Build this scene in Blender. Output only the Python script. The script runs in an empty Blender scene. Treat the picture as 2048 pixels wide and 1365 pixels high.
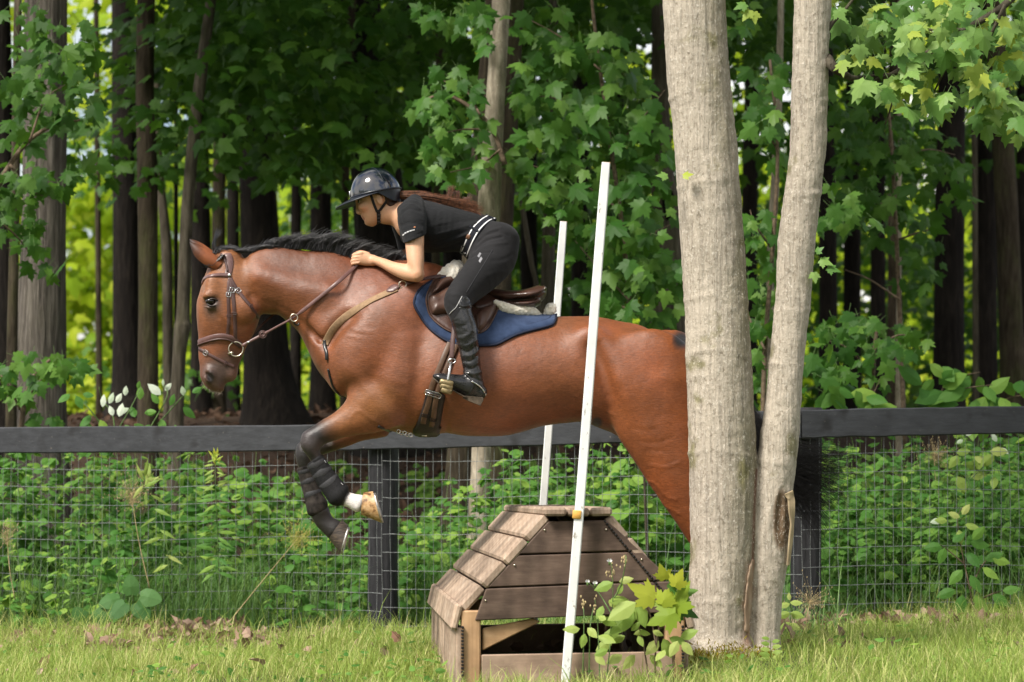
import bpy, bmesh, math, random
import numpy as np
from mathutils import Vector, Matrix
from mathutils.bvhtree import BVHTree
from mathutils.geometry import delaunay_2d_cdt
random.seed(7)
rng = np.random.default_rng(7)
SC = bpy.context.scene
COL = SC.collection
R = math.radians

# ------------------------------------------------------------------ camera, sky, sun, exposure
CAM = np.array([0.0, -13.4, 0.8])
FPX = 5900.0                      # focal length in photo pixels (2048 wide)
PITCH = math.atan((985 - 682.5) / FPX)
cd = bpy.data.cameras.new('camera'); cam = bpy.data.objects.new('camera', cd); COL.objects.link(cam)
cam.location = CAM; cam.rotation_euler = (R(90) + PITCH, 0, 0)
cd.sensor_width = 36; cd.lens = 36 * FPX / 2048
cd.clip_start = 0.1; cd.clip_end = 600
cd.dof.use_dof = True; cd.dof.focus_distance = 13.15; cd.dof.aperture_fstop = 4.4
SC.camera = cam
w = bpy.data.worlds.new('World'); SC.world = w; w.use_nodes = True
SUN_ELEV, SUN_AZ = 50.0, -46.0     # azimuth of the sun seen from the horse: degrees from -Y (camera side), negative = left
_nt = w.node_tree; _bg = _nt.nodes['Background']
_sky = _nt.nodes.new('ShaderNodeTexSky'); _sky.sky_type = 'NISHITA'; _sky.sun_disc = False
_sky.sun_elevation = R(SUN_ELEV)
sdir = Vector((math.sin(R(SUN_AZ)) * math.cos(R(SUN_ELEV)), -math.cos(R(SUN_AZ)) * math.cos(R(SUN_ELEV)), math.sin(R(SUN_ELEV))))
_sky.sun_rotation = math.atan2(sdir.x, sdir.y)
_sky.dust_density = 3.0; _sky.air_density = 1.0; _sky.ozone_density = 1.0
_bg.inputs['Strength'].default_value = 0.095
# thin bright cloud over most of the sky
_tc = _nt.nodes.new('ShaderNodeTexCoord'); _ns = _nt.nodes.new('ShaderNodeTexNoise')
_ns.inputs['Scale'].default_value = 2.6; _ns.inputs['Detail'].default_value = 7; _ns.inputs['Roughness'].default_value = 0.58
_rp = _nt.nodes.new('ShaderNodeValToRGB'); _rp.color_ramp.elements[0].position = 0.40; _rp.color_ramp.elements[1].position = 0.58
_mx = _nt.nodes.new('ShaderNodeMix'); _mx.data_type = 'RGBA'
_L = _nt.links.new
_L(_tc.outputs['Generated'], _ns.inputs['Vector']); _L(_ns.outputs['Fac'], _rp.inputs['Fac'])
_mm = _nt.nodes.new('ShaderNodeMath'); _mm.operation = 'MULTIPLY'; _mm.inputs[1].default_value = 0.85
_L(_rp.outputs['Color'], _mm.inputs[0]); _L(_mm.outputs[0], _mx.inputs['Factor'])
_L(_sky.outputs['Color'], _mx.inputs['A']); _mx.inputs['B'].default_value = (9.4, 8.9, 8.1, 1)
_L(_mx.outputs['Result'], _bg.inputs['Color'])
sd = bpy.data.lights.new('sun', 'SUN'); sun = bpy.data.objects.new('sun', sd); COL.objects.link(sun)
sd.energy = 2.9; sd.angle = R(15); sd.color = (1.0, 0.95, 0.87)
sun.rotation_euler = (-sdir).to_track_quat('-Z', 'Y').to_euler()
vs = SC.view_settings; vs.view_transform = 'Standard'; vs.look = 'None'; vs.gamma = 1.0; vs.use_curve_mapping = False
vs.exposure = 0.96
SC.render.engine = 'CYCLES'
cy = SC.cycles; cy.use_denoising = True; cy.max_bounces = 8; cy.diffuse_bounces = 3; cy.glossy_bounces = 3
cy.transmission_bounces = 5; cy.transparent_max_bounces = 8; cy.caustics_reflective = False; cy.caustics_refractive = False
cy.sample_clamp_indirect = 6.0

# ------------------------------------------------------------------ pixels of the photograph <-> the place
_F = np.array([0, math.cos(PITCH), math.sin(PITCH)]); _U = np.array([0, -math.sin(PITCH), math.cos(PITCH)]); _Rt = np.array([1.0, 0, 0])
def ray(px, py):
    d = _F + _Rt * (px - 1024) / FPX + _U * (682.5 - py) / FPX
    return d / np.linalg.norm(d)
def at(px, py, Y=0.0):
    d = ray(px, py); return CAM + d * ((Y - CAM[1]) / d[1])
def mpp(Y=0.0): return (Y + 13.4) / FPX      # metres per photo pixel at depth Y

# ------------------------------------------------------------------ materials
class NT:
    def __init__(self, name, rough=0.6, spec=0.3, **kw):
        self.m = bpy.data.materials.new(name); self.m.use_nodes = True
        self.nt = self.m.node_tree; self.b = self.nt.nodes['Principled BSDF']; self.out = self.nt.nodes['Material Output']
        self.set('Roughness', rough); self.set('Specular IOR Level', spec)
        for k, v in kw.items(): self.set(k.replace('_', ' '), v)
    def set(self, k, v): self.b.inputs[k].default_value = v
    def n(self, typ, **kw):
        x = self.nt.nodes.new('ShaderNode' + typ)
        for k, v in kw.items(): setattr(x, k, v)
        return x
    def l(self, a, b): self.nt.links.new(a, b)
    def coord(self, kind='Object', scale=(1, 1, 1), rot=(0, 0, 0)):
        t = self.n('TexCoord'); m = self.n('Mapping'); m.inputs['Scale'].default_value = scale; m.inputs['Rotation'].default_value = rot
        self.l(t.outputs[kind], m.inputs['Vector']); return m.outputs['Vector']
    def noise(self, vec, scale, detail=4, rough=0.55, dist=0.0):
        x = self.n('TexNoise'); x.inputs['Scale'].default_value = scale; x.inputs['Detail'].default_value = detail
        x.inputs['Roughness'].default_value = rough; x.inputs['Distortion'].default_value = dist
        if vec is not None: self.l(vec, x.inputs['Vector'])
        return x.outputs['Fac']
    def vor(self, vec, scale, feature='F1'):
        x = self.n('TexVoronoi'); x.feature = feature; x.inputs['Scale'].default_value = scale
        if vec is not None: self.l(vec, x.inputs['Vector'])
        return x.outputs['Distance']
    def ramp(self, fac, stops):
        x = self.n('ValToRGB'); e = x.color_ramp.elements
        while len(e) < len(stops): e.new(0.5)
        for i, (p, c) in enumerate(stops):
            e[i].position = p; e[i].color = (c, c, c, 1) if not hasattr(c, '__len__') else (*c[:3], 1)
        self.l(fac, x.inputs['Fac']); return x.outputs['Color']
    def mix(self, fac, a, b, mode='MIX'):
        x = self.n('Mix'); x.data_type = 'RGBA'; x.blend_type = mode
        for s, v in (('Factor', fac), ('A', a), ('B', b)):
            i = [q for q in x.inputs if q.name == s and (q.type == 'RGBA' or s == 'Factor') and q.enabled][0] if s != 'Factor' else x.inputs[0]
            if s == 'A': i = x.inputs[6]
            if s == 'B': i = x.inputs[7]
            if hasattr(v, 'is_linked') or hasattr(v, 'links'): self.l(v, i)
            elif s == 'Factor': i.default_value = v
            else: i.default_value = (*v[:3], 1)
        return x.outputs[2]
    def math(self, op, a, b=0.5, c=None):
        x = self.n('Math'); x.operation = op
        for i, v in enumerate((a, b) if c is None else (a, b, c)):
            if hasattr(v, 'links'): self.l(v, x.inputs[i])
            else: x.inputs[i].default_value = v
        return x.outputs[0]
    def attr(self, name, out='Color'):
        x = self.n('Attribute'); x.attribute_name = name; return x.outputs[out]
    def col(self, v):
        if hasattr(v, 'links'): self.l(v, self.b.inputs['Base Color'])
        else: self.b.inputs['Base Color'].default_value = (*v[:3], 1)
    def bump(self, h, strength=0.3, dist=0.01, prev=None):
        x = self.n('Bump'); x.inputs['Strength'].default_value = strength; x.inputs['Distance'].default_value = dist
        self.l(h, x.inputs['Height'])
        if prev is not None: self.l(prev, x.inputs['Normal'])
        self.l(x.outputs['Normal'], self.b.inputs['Normal']); return x.outputs['Normal']

def simple(name, c, rough=0.6, spec=0.3, var=0.12, scale=30, bump=0.15, bdist=0.002, **kw):
    """One colour with fine grain in tone and relief."""
    m = NT(name, rough, spec, **kw); v = m.coord()
    f = m.noise(v, scale, 5)
    lo = tuple(x * (1 - var * 2) for x in c); hi = tuple(min(1, x * (1 + var * 2)) for x in c)
    m.col(m.ramp(f, [(0.3, lo), (0.7, hi)]))
    if bump: m.bump(m.noise(v, scale * 4, 3), bump, bdist)
    return m.m

def leafmat(name, cols, rough=0.5, trans=0.35, tcol=None, spec=0.2):
    m = NT(name, rough + .05, spec)
    oi = m.n('ObjectInfo'); a = m.attr('tint', 'Fac')
    f = m.math('FRACT', m.math('ADD', a, oi.outputs['Random']))
    stops = [(i / max(1, len(cols) - 1), c) for i, c in enumerate(cols)]
    c = m.ramp(f, stops); m.col(c)
    t = m.n('BsdfTranslucent')
    tc = m.mix(0.6, c, tcol if tcol else tuple(min(1, x * y) for x, y in zip(cols[-1], (2.6, 2.3, 1.2))))
    m.l(tc, t.inputs['Color'])
    s = m.n('MixShader'); s.inputs[0].default_value = trans
    m.l(m.b.outputs[0], s.inputs[1]); m.l(t.outputs[0], s.inputs[2]); m.l(s.outputs[0], m.out.inputs['Surface'])
    return m.m

# ------------------------------------------------------------------ meshes and objects
def mesh_np(name, V, F, mat=None, smooth=True, tint=None, col=None):
    """F: array (n,3) or (n,4), or list of such arrays."""
    Fs = [np.asarray(f, dtype=np.int32) for f in (F if isinstance(F, list) else [F])]
    V = np.asarray(V, dtype=np.float32)
    me = bpy.data.meshes.new(name)
    me.vertices.add(len(V)); me.vertices.foreach_set('co', V.ravel())
    nl = sum(f.size for f in Fs); npoly = sum(len(f) for f in Fs)
    me.loops.add(nl); me.polygons.add(npoly)
    me.loops.foreach_set('vertex_index', np.concatenate([f.ravel() for f in Fs]))
    st, o = [], 0
    for f in Fs:
        st.append(o + np.arange(len(f), dtype=np.int32) * f.shape[1]); o += f.size
    me.polygons.foreach_set('loop_start', np.concatenate(st).astype(np.int32))
    me.update(calc_edges=True); me.validate()
    me.polygons.foreach_set('use_smooth', np.full(len(me.polygons), smooth))
    if tint is not None and len(me.vertices) == len(V):
        me.attributes.new('tint', 'FLOAT', 'POINT').data.foreach_set('value', np.asarray(tint, dtype=np.float32))
    if col is not None and len(me.vertices) == len(V):
        c4 = np.ones((len(V), 4), dtype=np.float32); c4[:, :3] = col
        me.color_attributes.new('Coat', 'FLOAT_COLOR', 'POINT').data.foreach_set('color', c4.ravel())
    if mat is not None: me.materials.append(mat)
    return me

def link(name, me, parent=None, loc=None):
    o = bpy.data.objects.new(name, me); COL.objects.link(o)
    if loc is not None: o.location = loc
    if parent is not None:
        o.parent = parent
        o.matrix_parent_inverse = Matrix.Translation(-Vector(parent.location))   # parents are only ever translated
    return o

def empty(name, loc, label=None, cat=None, group=None):
    o = bpy.data.objects.new(name, None); COL.objects.link(o); o.location = loc; o.empty_display_size = 0.1
    tag(o, label, cat, group); return o

def tag(o, label=None, cat=None, group=None, kind=None):
    for k, v in (('label', label), ('category', cat), ('group', group), ('kind', kind)):
        if v: o[k] = v
    return o

class MB:
    """Collects vertices and faces (quads/tris) of one mesh."""
    def __init__(self): self.v = []; self.f = []; self.c = 0
    def add(self, V, F):
        self.v.append(np.asarray(V, dtype=float).reshape(-1, 3)); 
        for f in F: self.f.append(tuple(int(i) + self.c for i in f))
        self.c += len(self.v[-1]); return self
    def grid(self, P, closeu=False, capends=False):
        """P: (n, m, 3); rows are rings; closed around m when closeu."""
        n, m = P.shape[:2]; F = []
        mm = m if closeu else m - 1
        for i in range(n - 1):
            for j in range(mm):
                F.append((i * m + j, i * m + (j + 1) % m, (i + 1) * m + (j + 1) % m, (i + 1) * m + j))
        if capends:
            F.append(tuple(range(m))[::-1]); F.append(tuple((n - 1) * m + j for j in range(m)))
        return self.add(P.reshape(-1, 3), F)
    def box(self, c, s, rot=None, bev=0.0):
        """Box with chamfered edges, centre c, full size s."""
        hx, hy, hz = (x / 2 for x in s); b = min(bev, hx * .9, hy * .9, hz * .9)
        if b <= 0:
            V = np.array([(x, y, z) for x in (-hx, hx) for y in (-hy, hy) for z in (-hz, hz)])
            F = [(0, 1, 3, 2), (4, 6, 7, 5), (0, 4, 5, 1), (2, 3, 7, 6), (0, 2, 6, 4), (1, 5, 7, 3)]
        else:
            bm = bmesh.new(); bmesh.ops.create_cube(bm, size=1)
            for v in bm.verts: v.co = Vector((v.co.x * s[0], v.co.y * s[1], v.co.z * s[2]))
            bmesh.ops.bevel(bm, geom=bm.edges[:], offset=b, segments=1, affect='EDGES')
            bm.verts.index_update(); V = np.array([v.co[:] for v in bm.verts]); F = [[v.index for v in f.verts] for f in bm.faces]; bm.free()
        if rot is not None: V = V @ np.array(rot).T
        return self.add(V + np.array(c), F)
    def tube(self, pts, rad, n=8, cap=True, flat=None):
        pts = np.asarray(pts, float); rad = np.broadcast_to(np.asarray(rad, float), (len(pts),))
        T = np.gradient(pts, axis=0); T /= np.linalg.norm(T, axis=1, keepdims=True) + 1e-12
        ref = np.array([0.0, 1, 0]) if abs(T[0][1]) < 0.9 else np.array([1.0, 0, 0])
        a = np.linspace(0, 2 * math.pi, n, endpoint=False); P = np.zeros((len(pts), n, 3))
        for i in range(len(pts)):
            u = np.cross(T[i], ref); u /= np.linalg.norm(u) + 1e-12; v = np.cross(T[i], u); ref = np.cross(u, T[i])
            P[i] = pts[i] + rad[i] * (np.cos(a)[:, None] * u + np.sin(a)[:, None] * v)
        return self.grid(P, True, cap)
    def mesh(self, name, mat, smooth=True):
        me = bpy.data.meshes.new(name)
        me.from_pydata(np.concatenate(self.v).tolist(), [], self.f); me.validate(); me.update()
        me.polygons.foreach_set('use_smooth', [smooth] * len(me.polygons))
        if mat is not None: me.materials.append(mat)
        return me
    def build(self, name, mat, parent=None, smooth=True):
        return link(name, self.mesh(name, mat, smooth), parent)
    def build2(self, name, mat, parent=None, smooth=True):
        """the piece and its twin on the other side of the horse"""
        o = self.build(name, mat, parent, smooth); t = MB(); t.v = [v * np.array([1, -1, 1]) for v in self.v]; t.f = [f[::-1] for f in self.f]; t.c = self.c
        t.build(name, mat, parent, smooth); return o

def catmull(P, n):
    P = np.asarray(P, float)
    if len(P) < 3: 
        t = np.linspace(0, 1, n)[:, None]; return P[0] * (1 - t) + P[-1] * t
    Q = np.vstack([2 * P[0] - P[1], P, 2 * P[-1] - P[-2]])
    t = np.linspace(0, len(P) - 1 - 1e-9, n); i = t.astype(int); f = (t - i)[:, None]
    a, b, c, d = Q[i], Q[i + 1], Q[i + 2], Q[i + 3]
    return 0.5 * (2 * b + (c - a) * f + (2 * a - 5 * b + 4 * c - d) * f * f + (3 * b - a - 3 * c + d) * f ** 3)

# lattice noise, vectorised
_H = rng.random(65536).astype(np.float32)
def vnoise(P):
    P = np.asarray(P, float); I = np.floor(P).astype(np.int64); f = P - I; f = f * f * (3 - 2 * f)
    def h(i, j, k): return _H[((i * 73856093) ^ (j * 19349663) ^ (k * 83492791)) & 65535]
    r = 0
    for a in (0, 1):
        for b in (0, 1):
            for c in (0, 1):
                wgt = (f[:, 0] if a else 1 - f[:, 0]) * (f[:, 1] if b else 1 - f[:, 1]) * (f[:, 2] if c else 1 - f[:, 2])
                r = r + wgt * h(I[:, 0] + a, I[:, 1] + b, I[:, 2] + c)
    return r * 2 - 1
def fbm(P, oct=4, lac=2.1, gain=0.5):
    s, a = 0, 1.0
    for o in range(oct): s = s + a * vnoise(P + o * 17.3); P = P * lac; a *= gain
    return s

# ------------------------------------------------------------------ implicit modelling: smooth unions of lofts, meshed by surface nets
class Field:
    def __init__(s, lo, hi, h):
        s.lo = np.array(lo, float); s.h = h; s.n = np.ceil((np.array(hi) - s.lo) / h).astype(int) + 1
        s.a = np.full(s.n, 1.0, dtype=np.float32)
    def sub(s, lo, hi):
        i0 = np.clip(np.floor((np.array(lo) - s.lo) / s.h).astype(int), 0, s.n - 1); i1 = np.clip(np.ceil((np.array(hi) - s.lo) / s.h).astype(int) + 1, 1, s.n)
        sl = tuple(slice(a, b) for a, b in zip(i0, i1))
        ax = [(s.lo[k] + s.h * np.arange(i0[k], i1[k])).astype(np.float32) for k in range(3)]
        return sl, (ax[0][:, None, None], ax[1][None, :, None], ax[2][None, None, :])
    def uni(s, sl, d, k):
        a = s.a[sl]
        if k > 0:
            hh = np.maximum(k - np.abs(a - d), 0) / k; s.a[sl] = np.minimum(a, d) - hh * hh * k * 0.25
        else: s.a[sl] = np.minimum(a, d)
    def cut(s, sl, d, k):
        a = s.a[sl]; d = -d
        hh = np.maximum(k - np.abs(a - d), 0) / k if k > 0 else 0
        s.a[sl] = np.maximum(a, d) + hh * hh * k * 0.25
    def seg(s, c0, c1, u0, u1, a0, a1, b0, b1, e0, e1, dst, sl, XYZ, off=0.0):
        S = c1 - c0; L = max(np.linalg.norm(S), 1e-6); sh = S / L
        qx, qy, qz = XYZ[0] - c0[0], XYZ[1] - c0[1], XYZ[2] - c0[2]
        pr = qx * sh[0] + qy * sh[1] + qz * sh[2]; t = np.clip(pr / L, 0, 1)
        wv = pr - t * L
        um = u0 + u1; n = um - um.dot(sh) * sh; n /= np.linalg.norm(n) + 1e-9; v = np.cross(sh, n)
        ca0 = abs(u0.dot(n)); ca1 = abs(u1.dot(n))
        a = (a0 * ca0 * (1 - t) + a1 * ca1 * t) + off; b = (b0 * (1 - t) + b1 * t) + off; e = e0 * (1 - t) + e1 * t
        uu = (qx * n[0] + qy * n[1] + qz * n[2]) / a; vv = qx * v[0] + qy * v[1] + qz * v[2]
        b = b * (1 - e * np.clip(uu, -1, 1)); vb = vv / b
        cap = np.minimum(a, b) * 0.8; wb = wv / cap
        k0 = np.sqrt(uu * uu + vb * vb + wb * wb); k1 = np.sqrt((uu / a) ** 2 + (vb / b) ** 2 + (wb / cap) ** 2)
        d = (k0 * (k0 - 1) / np.maximum(k1, 1e-6)).astype(np.float32)
        np.minimum(dst, d, out=dst)
    def loft(s, st, k=0.03, up=3, off=0.0, cut=False):
        """st: list of (centre3, u3, a, b, egg); smooth chain, unioned with blend k."""
        arr = np.array([[*c, *(u * a), a, b, e] for c, u, a, b, e in st])
        D = catmull(arr, (len(st) - 1) * up + 1) if len(st) > 2 else arr
        m = max(D[:, 6].max(), D[:, 7].max()) + k + 3 * s.h + off
        sl, XYZ = s.sub(D[:, :3].min(0) - m, D[:, :3].max(0) + m)
        if any(q.start >= q.stop for q in sl): return
        dst = np.full(s.a[sl].shape, 1.0, np.float32)
        for i in range(len(D) - 1):
            p, q = D[i], D[i + 1]
            u0 = p[3:6] / (np.linalg.norm(p[3:6]) + 1e-9); u1 = q[3:6] / (np.linalg.norm(q[3:6]) + 1e-9)
            r = max(p[6], p[7], q[6], q[7]) + k + 3 * s.h + off
            l2 = np.minimum(p[:3], q[:3]) - r; h2 = np.maximum(p[:3], q[:3]) + r
            sl2, X2 = s.sub(l2, h2)
            rel = tuple(slice(max(z.start - y.start, 0), z.stop - y.start) for z, y in zip(sl2, sl))
            if any(z.stop <= z.start for z in sl2): continue
            s.seg(p[:3], q[:3], u0, u1, max(p[6], .002), max(q[6], .002), max(p[7], .002), max(q[7], .002), p[8], q[8], dst[rel], sl2, X2, off)
        (s.cut if cut else s.uni)(sl, dst, k)
    def capsule(s, pts, rad, k=0.01, up=3, cut=False, off=0.0):
        pts = [np.array(p, float) for p in pts]; rad = np.broadcast_to(np.array(rad, float), (len(pts),))
        st = []
        for i, p in enumerate(pts):
            t = pts[min(i + 1, len(pts) - 1)] - pts[max(i - 1, 0)]
            u = np.cross([0, 1.0, 0], t); 
            if np.linalg.norm(u) < 1e-3 * np.linalg.norm(t) + 1e-9: u = np.array([1.0, 0, 0])
            st.append((p, u / np.linalg.norm(u), rad[i], rad[i], 0.0))
        s.loft(st, k, up, off, cut)
    def ell(s, c, r, k=0.02, cut=False, rot=None):
        c = np.array(c, float); r = np.array(r, float); m = r.max() + k + 3 * s.h
        sl, (X, Y, Z) = s.sub(c - m, c + m)
        if any(q.start >= q.stop for q in sl): return
        p = [X - c[0], Y - c[1], Z - c[2]]
        if rot is not None:
            M = np.array(rot); p = [M[0, i] * p[0] + M[1, i] * p[1] + M[2, i] * p[2] for i in range(3)]
        k0 = np.sqrt(sum((p[i] / r[i]) ** 2 for i in range(3))); k1 = np.sqrt(sum((p[i] / r[i] ** 2) ** 2 for i in range(3)))
        d = (k0 * (k0 - 1) / np.maximum(k1, 1e-6)).astype(np.float32)
        (s.cut if cut else s.uni)(sl, d, k)
    def plane_cut(s, p, n, k=0.0):
        """keep the side n points away from: removes where (x-p).n > 0"""
        n = np.array(n, float); n /= np.linalg.norm(n)
        sl, (X, Y, Z) = s.sub(s.lo, s.lo + s.n * s.h)
        d = ((X - p[0]) * n[0] + (Y - p[1]) * n[1] + (Z - p[2]) * n[2]).astype(np.float32)
        s.a = np.maximum(s.a, d)
    def net(s, relax=1):
        a = s.a; nx, ny, nz = a.shape; ins = a < 0
        cnt = np.zeros((nx - 1, ny - 1, nz - 1), np.int8)
        for i in (0, 1):
            for j in (0, 1):
                for kk in (0, 1): cnt += ins[i:nx - 1 + i, j:ny - 1 + j, kk:nz - 1 + kk]
        act = np.argwhere((cnt > 0) & (cnt < 8)); idx = np.full(cnt.shape, -1, np.int32)
        idx[act[:, 0], act[:, 1], act[:, 2]] = np.arange(len(act))
        offs = [(i, j, kk) for i in (0, 1) for j in (0, 1) for kk in (0, 1)]
        val = {o: a[act[:, 0] + o[0], act[:, 1] + o[1], act[:, 2] + o[2]] for o in offs}
        acc = np.zeros((len(act), 3)); n = np.zeros(len(act))
        for o in offs:
            for ax in range(3):
                if o[ax] == 0:
                    o2 = list(o); o2[ax] = 1; o2 = tuple(o2); A, B = val[o], val[o2]
                    m = (A < 0) != (B < 0); t = np.where(m, A / np.where(A - B == 0, 1, A - B), 0)
                    p = np.tile(np.array(o, float), (len(act), 1)); p[:, ax] = t
                    acc[m] += p[m]; n += m
        V = (act + acc / n[:, None]) * s.h + s.lo
        Q = []
        for ax in range(3):
            sl0 = [slice(None)] * 3; sl1 = [slice(None)] * 3; sl0[ax] = slice(0, -1); sl1[ax] = slice(1, None)
            A = ins[tuple(sl0)]; B = ins[tuple(sl1)]
            e = np.argwhere(A != B); o1, o2 = [q for q in range(3) if q != ax]
            e = e[(e[:, o1] > 0) & (e[:, o2] > 0) & (e[:, o1] < a.shape[o1] - 1) & (e[:, o2] < a.shape[o2] - 1)]
            def g(d1, d2):
                p = e.copy(); p[:, o1] += d1; p[:, o2] += d2; return idx[p[:, 0], p[:, 1], p[:, 2]]
            q = np.stack([g(-1, -1), g(0, -1), g(0, 0), g(-1, 0)], 1)
            fl = A[e[:, 0], e[:, 1], e[:, 2]]
            if ax == 1: fl = ~fl
            q[~fl] = q[~fl][:, ::-1]; Q.append(q)
        Q = np.concatenate(Q); Q = Q[(Q >= 0).all(1)]
        for _ in range(relax):
            acc = np.zeros_like(V); c = np.zeros(len(V))
            for i in range(4):
                for j in (1, 3):
                    np.add.at(acc, Q[:, i], V[Q[:, (i + j) % 4]]); np.add.at(c, Q[:, i], 1)
            V = V * 0.5 + 0.5 * acc / np.maximum(c, 1)[:, None]
        return V, Q

def pair(p0, p1, b, Y=0.0, e=0.0):
    """A station from two opposite outline points (photo pixels) in the plane Y and a half width b."""
    A, B = at(*p0, Y), at(*p1, Y); u = A - B; L = np.linalg.norm(u)
    return ((A + B) / 2, u / L, L / 2, b, e)

def vnormals(V, Q):
    n = np.zeros_like(V); f = np.cross(V[Q[:, 2]] - V[Q[:, 0]], V[Q[:, 3] if Q.shape[1] > 3 else Q[:, 1]] - V[Q[:, 1] if Q.shape[1] > 3 else Q[:, 0]])
    for i in range(Q.shape[1]): np.add.at(n, Q[:, i], f)
    return n / (np.linalg.norm(n, axis=1, keepdims=True) + 1e-12)

# ------------------------------------------------------------------ things laid onto a surface
def tree_of(V, Q):
    T = np.concatenate([Q[:, [0, 1, 2]], Q[:, [0, 2, 3]]]) if Q.shape[1] == 4 else Q
    return BVHTree.FromPolygons([Vector(v) for v in V], T.tolist())
def hit(tree, px, py, Ydef=-0.2):
    o = Vector(CAM); d = Vector(ray(px, py)); p, n, i, dist = tree.ray_cast(o, d)
    if p is None:
        best = None          # beside the outline: the surface point nearest to the line of sight
        for Y in np.linspace(min(Ydef, -.3), .06, 10):
            c = tree.find_nearest(Vector(at(px, py, Y)))
            if best is None or c[3] < best[3]: best = c
        p, n, i, dist = best
    if n.dot(d) > 0: n = -n
    return np.array(p), np.array(n)
def smooth1(A, it=2):
    A = A.copy()
    for _ in range(it): A[1:-1] = A[1:-1] * .5 + (A[:-2] + A[2:]) * .25
    return A
def path_on(tree, pts, step=4.0, lift=0.0, Ydef=-0.2):
    P = np.asarray(pts, float); L = np.linalg.norm(np.diff(P, axis=0), axis=1).sum()
    D = catmull(P, max(3, int(L / step)))
    H = [hit(tree, x, y, Ydef) for x, y in D]
    p = smooth1(np.array([h[0] for h in H]), 3); n = smooth1(np.array([h[1] for h in H]), 6)
    n /= np.linalg.norm(n, axis=1, keepdims=True)
    return p + n * lift, n
def ribbon(mb, P, N, width, thick, round_=0.35):
    """A strap: rounded-rectangle section swept along P with outward normals N."""
    P = np.asarray(P, float); N = np.asarray(N, float); T = np.gradient(P, axis=0); T /= np.linalg.norm(T, axis=1, keepdims=True) + 1e-12
    S = np.cross(N, T); S /= np.linalg.norm(S, axis=1, keepdims=True) + 1e-12
    w = np.broadcast_to(np.asarray(width, float), (len(P),))[:, None] / 2; t = thick; r = round_
    sec = [(-1, 0), (-1, t * .6), (-1 + r * .5, t), (0, t * 1.12), (1 - r * .5, t), (1, t * .6), (1, 0)]
    G = np.stack([P + S * w * a + N * b for a, b in sec], 1)
    return mb.grid(G, True, True)
def in_poly(x, y, poly):
    n = len(poly); c = np.zeros(len(x), bool); j = n - 1
    for i in range(n):
        xi, yi = poly[i]; xj, yj = poly[j]
        c ^= ((yi > y) != (yj > y)) & (x < (xj - xi) * (y - yi) / (yj - yi + 1e-12) + xi); j = i
    return c
def patch(mb, tree, outline, lift, thick, step=5.0, bulge=0.0, edge=12.0, smooth_pts=True, Ydef=-0.3, mirror=False, flatten=0, dz=None):
    """A sheet of some thickness laid over the surface inside an outline given in photo pixels."""
    O = np.asarray(outline, float)
    if smooth_pts:
        C = catmull(np.vstack([O, O[:1]]), len(O) * 6 + 1)[:-1]
    else: C = O
    seg = np.linalg.norm(np.diff(np.vstack([C, C[:1]]), axis=0), axis=1); cum = np.concatenate([[0], np.cumsum(seg)])
    m = max(8, int(cum[-1] / step)); tt = np.linspace(0, cum[-1], m, endpoint=False); Cc = np.vstack([C, C[:1]])
    B = np.stack([np.interp(tt, cum, Cc[:, 0]), np.interp(tt, cum, Cc[:, 1])], 1)
    gx, gy = np.meshgrid(np.arange(B[:, 0].min(), B[:, 0].max(), step), np.arange(B[:, 1].min(), B[:, 1].max(), step * .87))
    gx = gx + (np.arange(gx.shape[0]) % 2)[:, None] * step / 2
    g = np.stack([gx.ravel(), gy.ravel()], 1); g = g[in_poly(g[:, 0], g[:, 1], B)]
    dist = np.min(np.linalg.norm(g[:, None] - B[None], axis=2), axis=1) if len(g) else np.zeros(0)
    g = g[dist > step * .6]; dist = dist[dist > step * .6]
    A = np.vstack([B, g]); dd = np.concatenate([np.zeros(m), dist])
    res = delaunay_2d_cdt([Vector(a) for a in A], [(i, (i + 1) % m) for i in range(m)], [list(range(m))], 1, 1e-4)
    vs_, fs = np.array([v[:] for v in res[0]]), [tuple(f) for f in res[2]]
    cen = np.array([vs_[list(f)].mean(0) for f in fs]); kp = in_poly(cen[:, 0], cen[:, 1], B); fs = [f for f, k_ in zip(fs, kp) if k_]
    org = [o[0] if o else 0 for o in res[3]]; dd = dd[org]
    H = [hit(tree, x, y, Ydef) for x, y in vs_]; P = np.array([h[0] for h in H]); N = np.array([h[1] for h in H])
    nb = [[] for _ in vs_]
    for f in fs:
        for i in range(len(f)): nb[f[i]].append(f[i - 1]); nb[f[i - 1]].append(f[i])
    for _ in range(4 + flatten):
        N = np.array([N[i] + sum((N[j] for j in nb[i]), np.zeros(3)) for i in range(len(N))]); N /= np.linalg.norm(N, axis=1, keepdims=True)
    for _ in range(flatten):
        P = np.array([P[i] * .4 + .6 * np.mean([P[j] for j in nb[i]], axis=0) if nb[i] and dd[i] > 0 else P[i] for i in range(len(P))])
    prof = np.clip(dd / edge, 0, 1); prof = np.sqrt(1 - (1 - prof) ** 2)
    if callable(lift): lift = np.array([lift(x, y) for x, y in vs_])[:, None]
    top = P + N * lift + N * (thick * (0.35 + 0.65 * np.clip(dd / 3.0, 0, 1)) + bulge * prof)[:, None]
    if dz is not None: top = top + N * np.array([dz(x, y) for x, y in vs_])[:, None]
    bot = P + N * (lift - 0.004)
    n = len(vs_); F = [f for f in fs] + [tuple(i + n for i in f[::-1]) for f in fs]
    ed = {}
    for f in fs:
        for i in range(len(f)):
            a, b = f[i - 1], f[i]; ed[(a, b)] = 1
    for (a, b) in ed:
        if (b, a) not in ed: F.append((b, a, a + n, b + n))
    V = np.vstack([top, bot]); mb.add(V, F)
    if mirror: mb.add(V * np.array([1, -1, 1]), [f[::-1] for f in F])
    return mb
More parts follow.
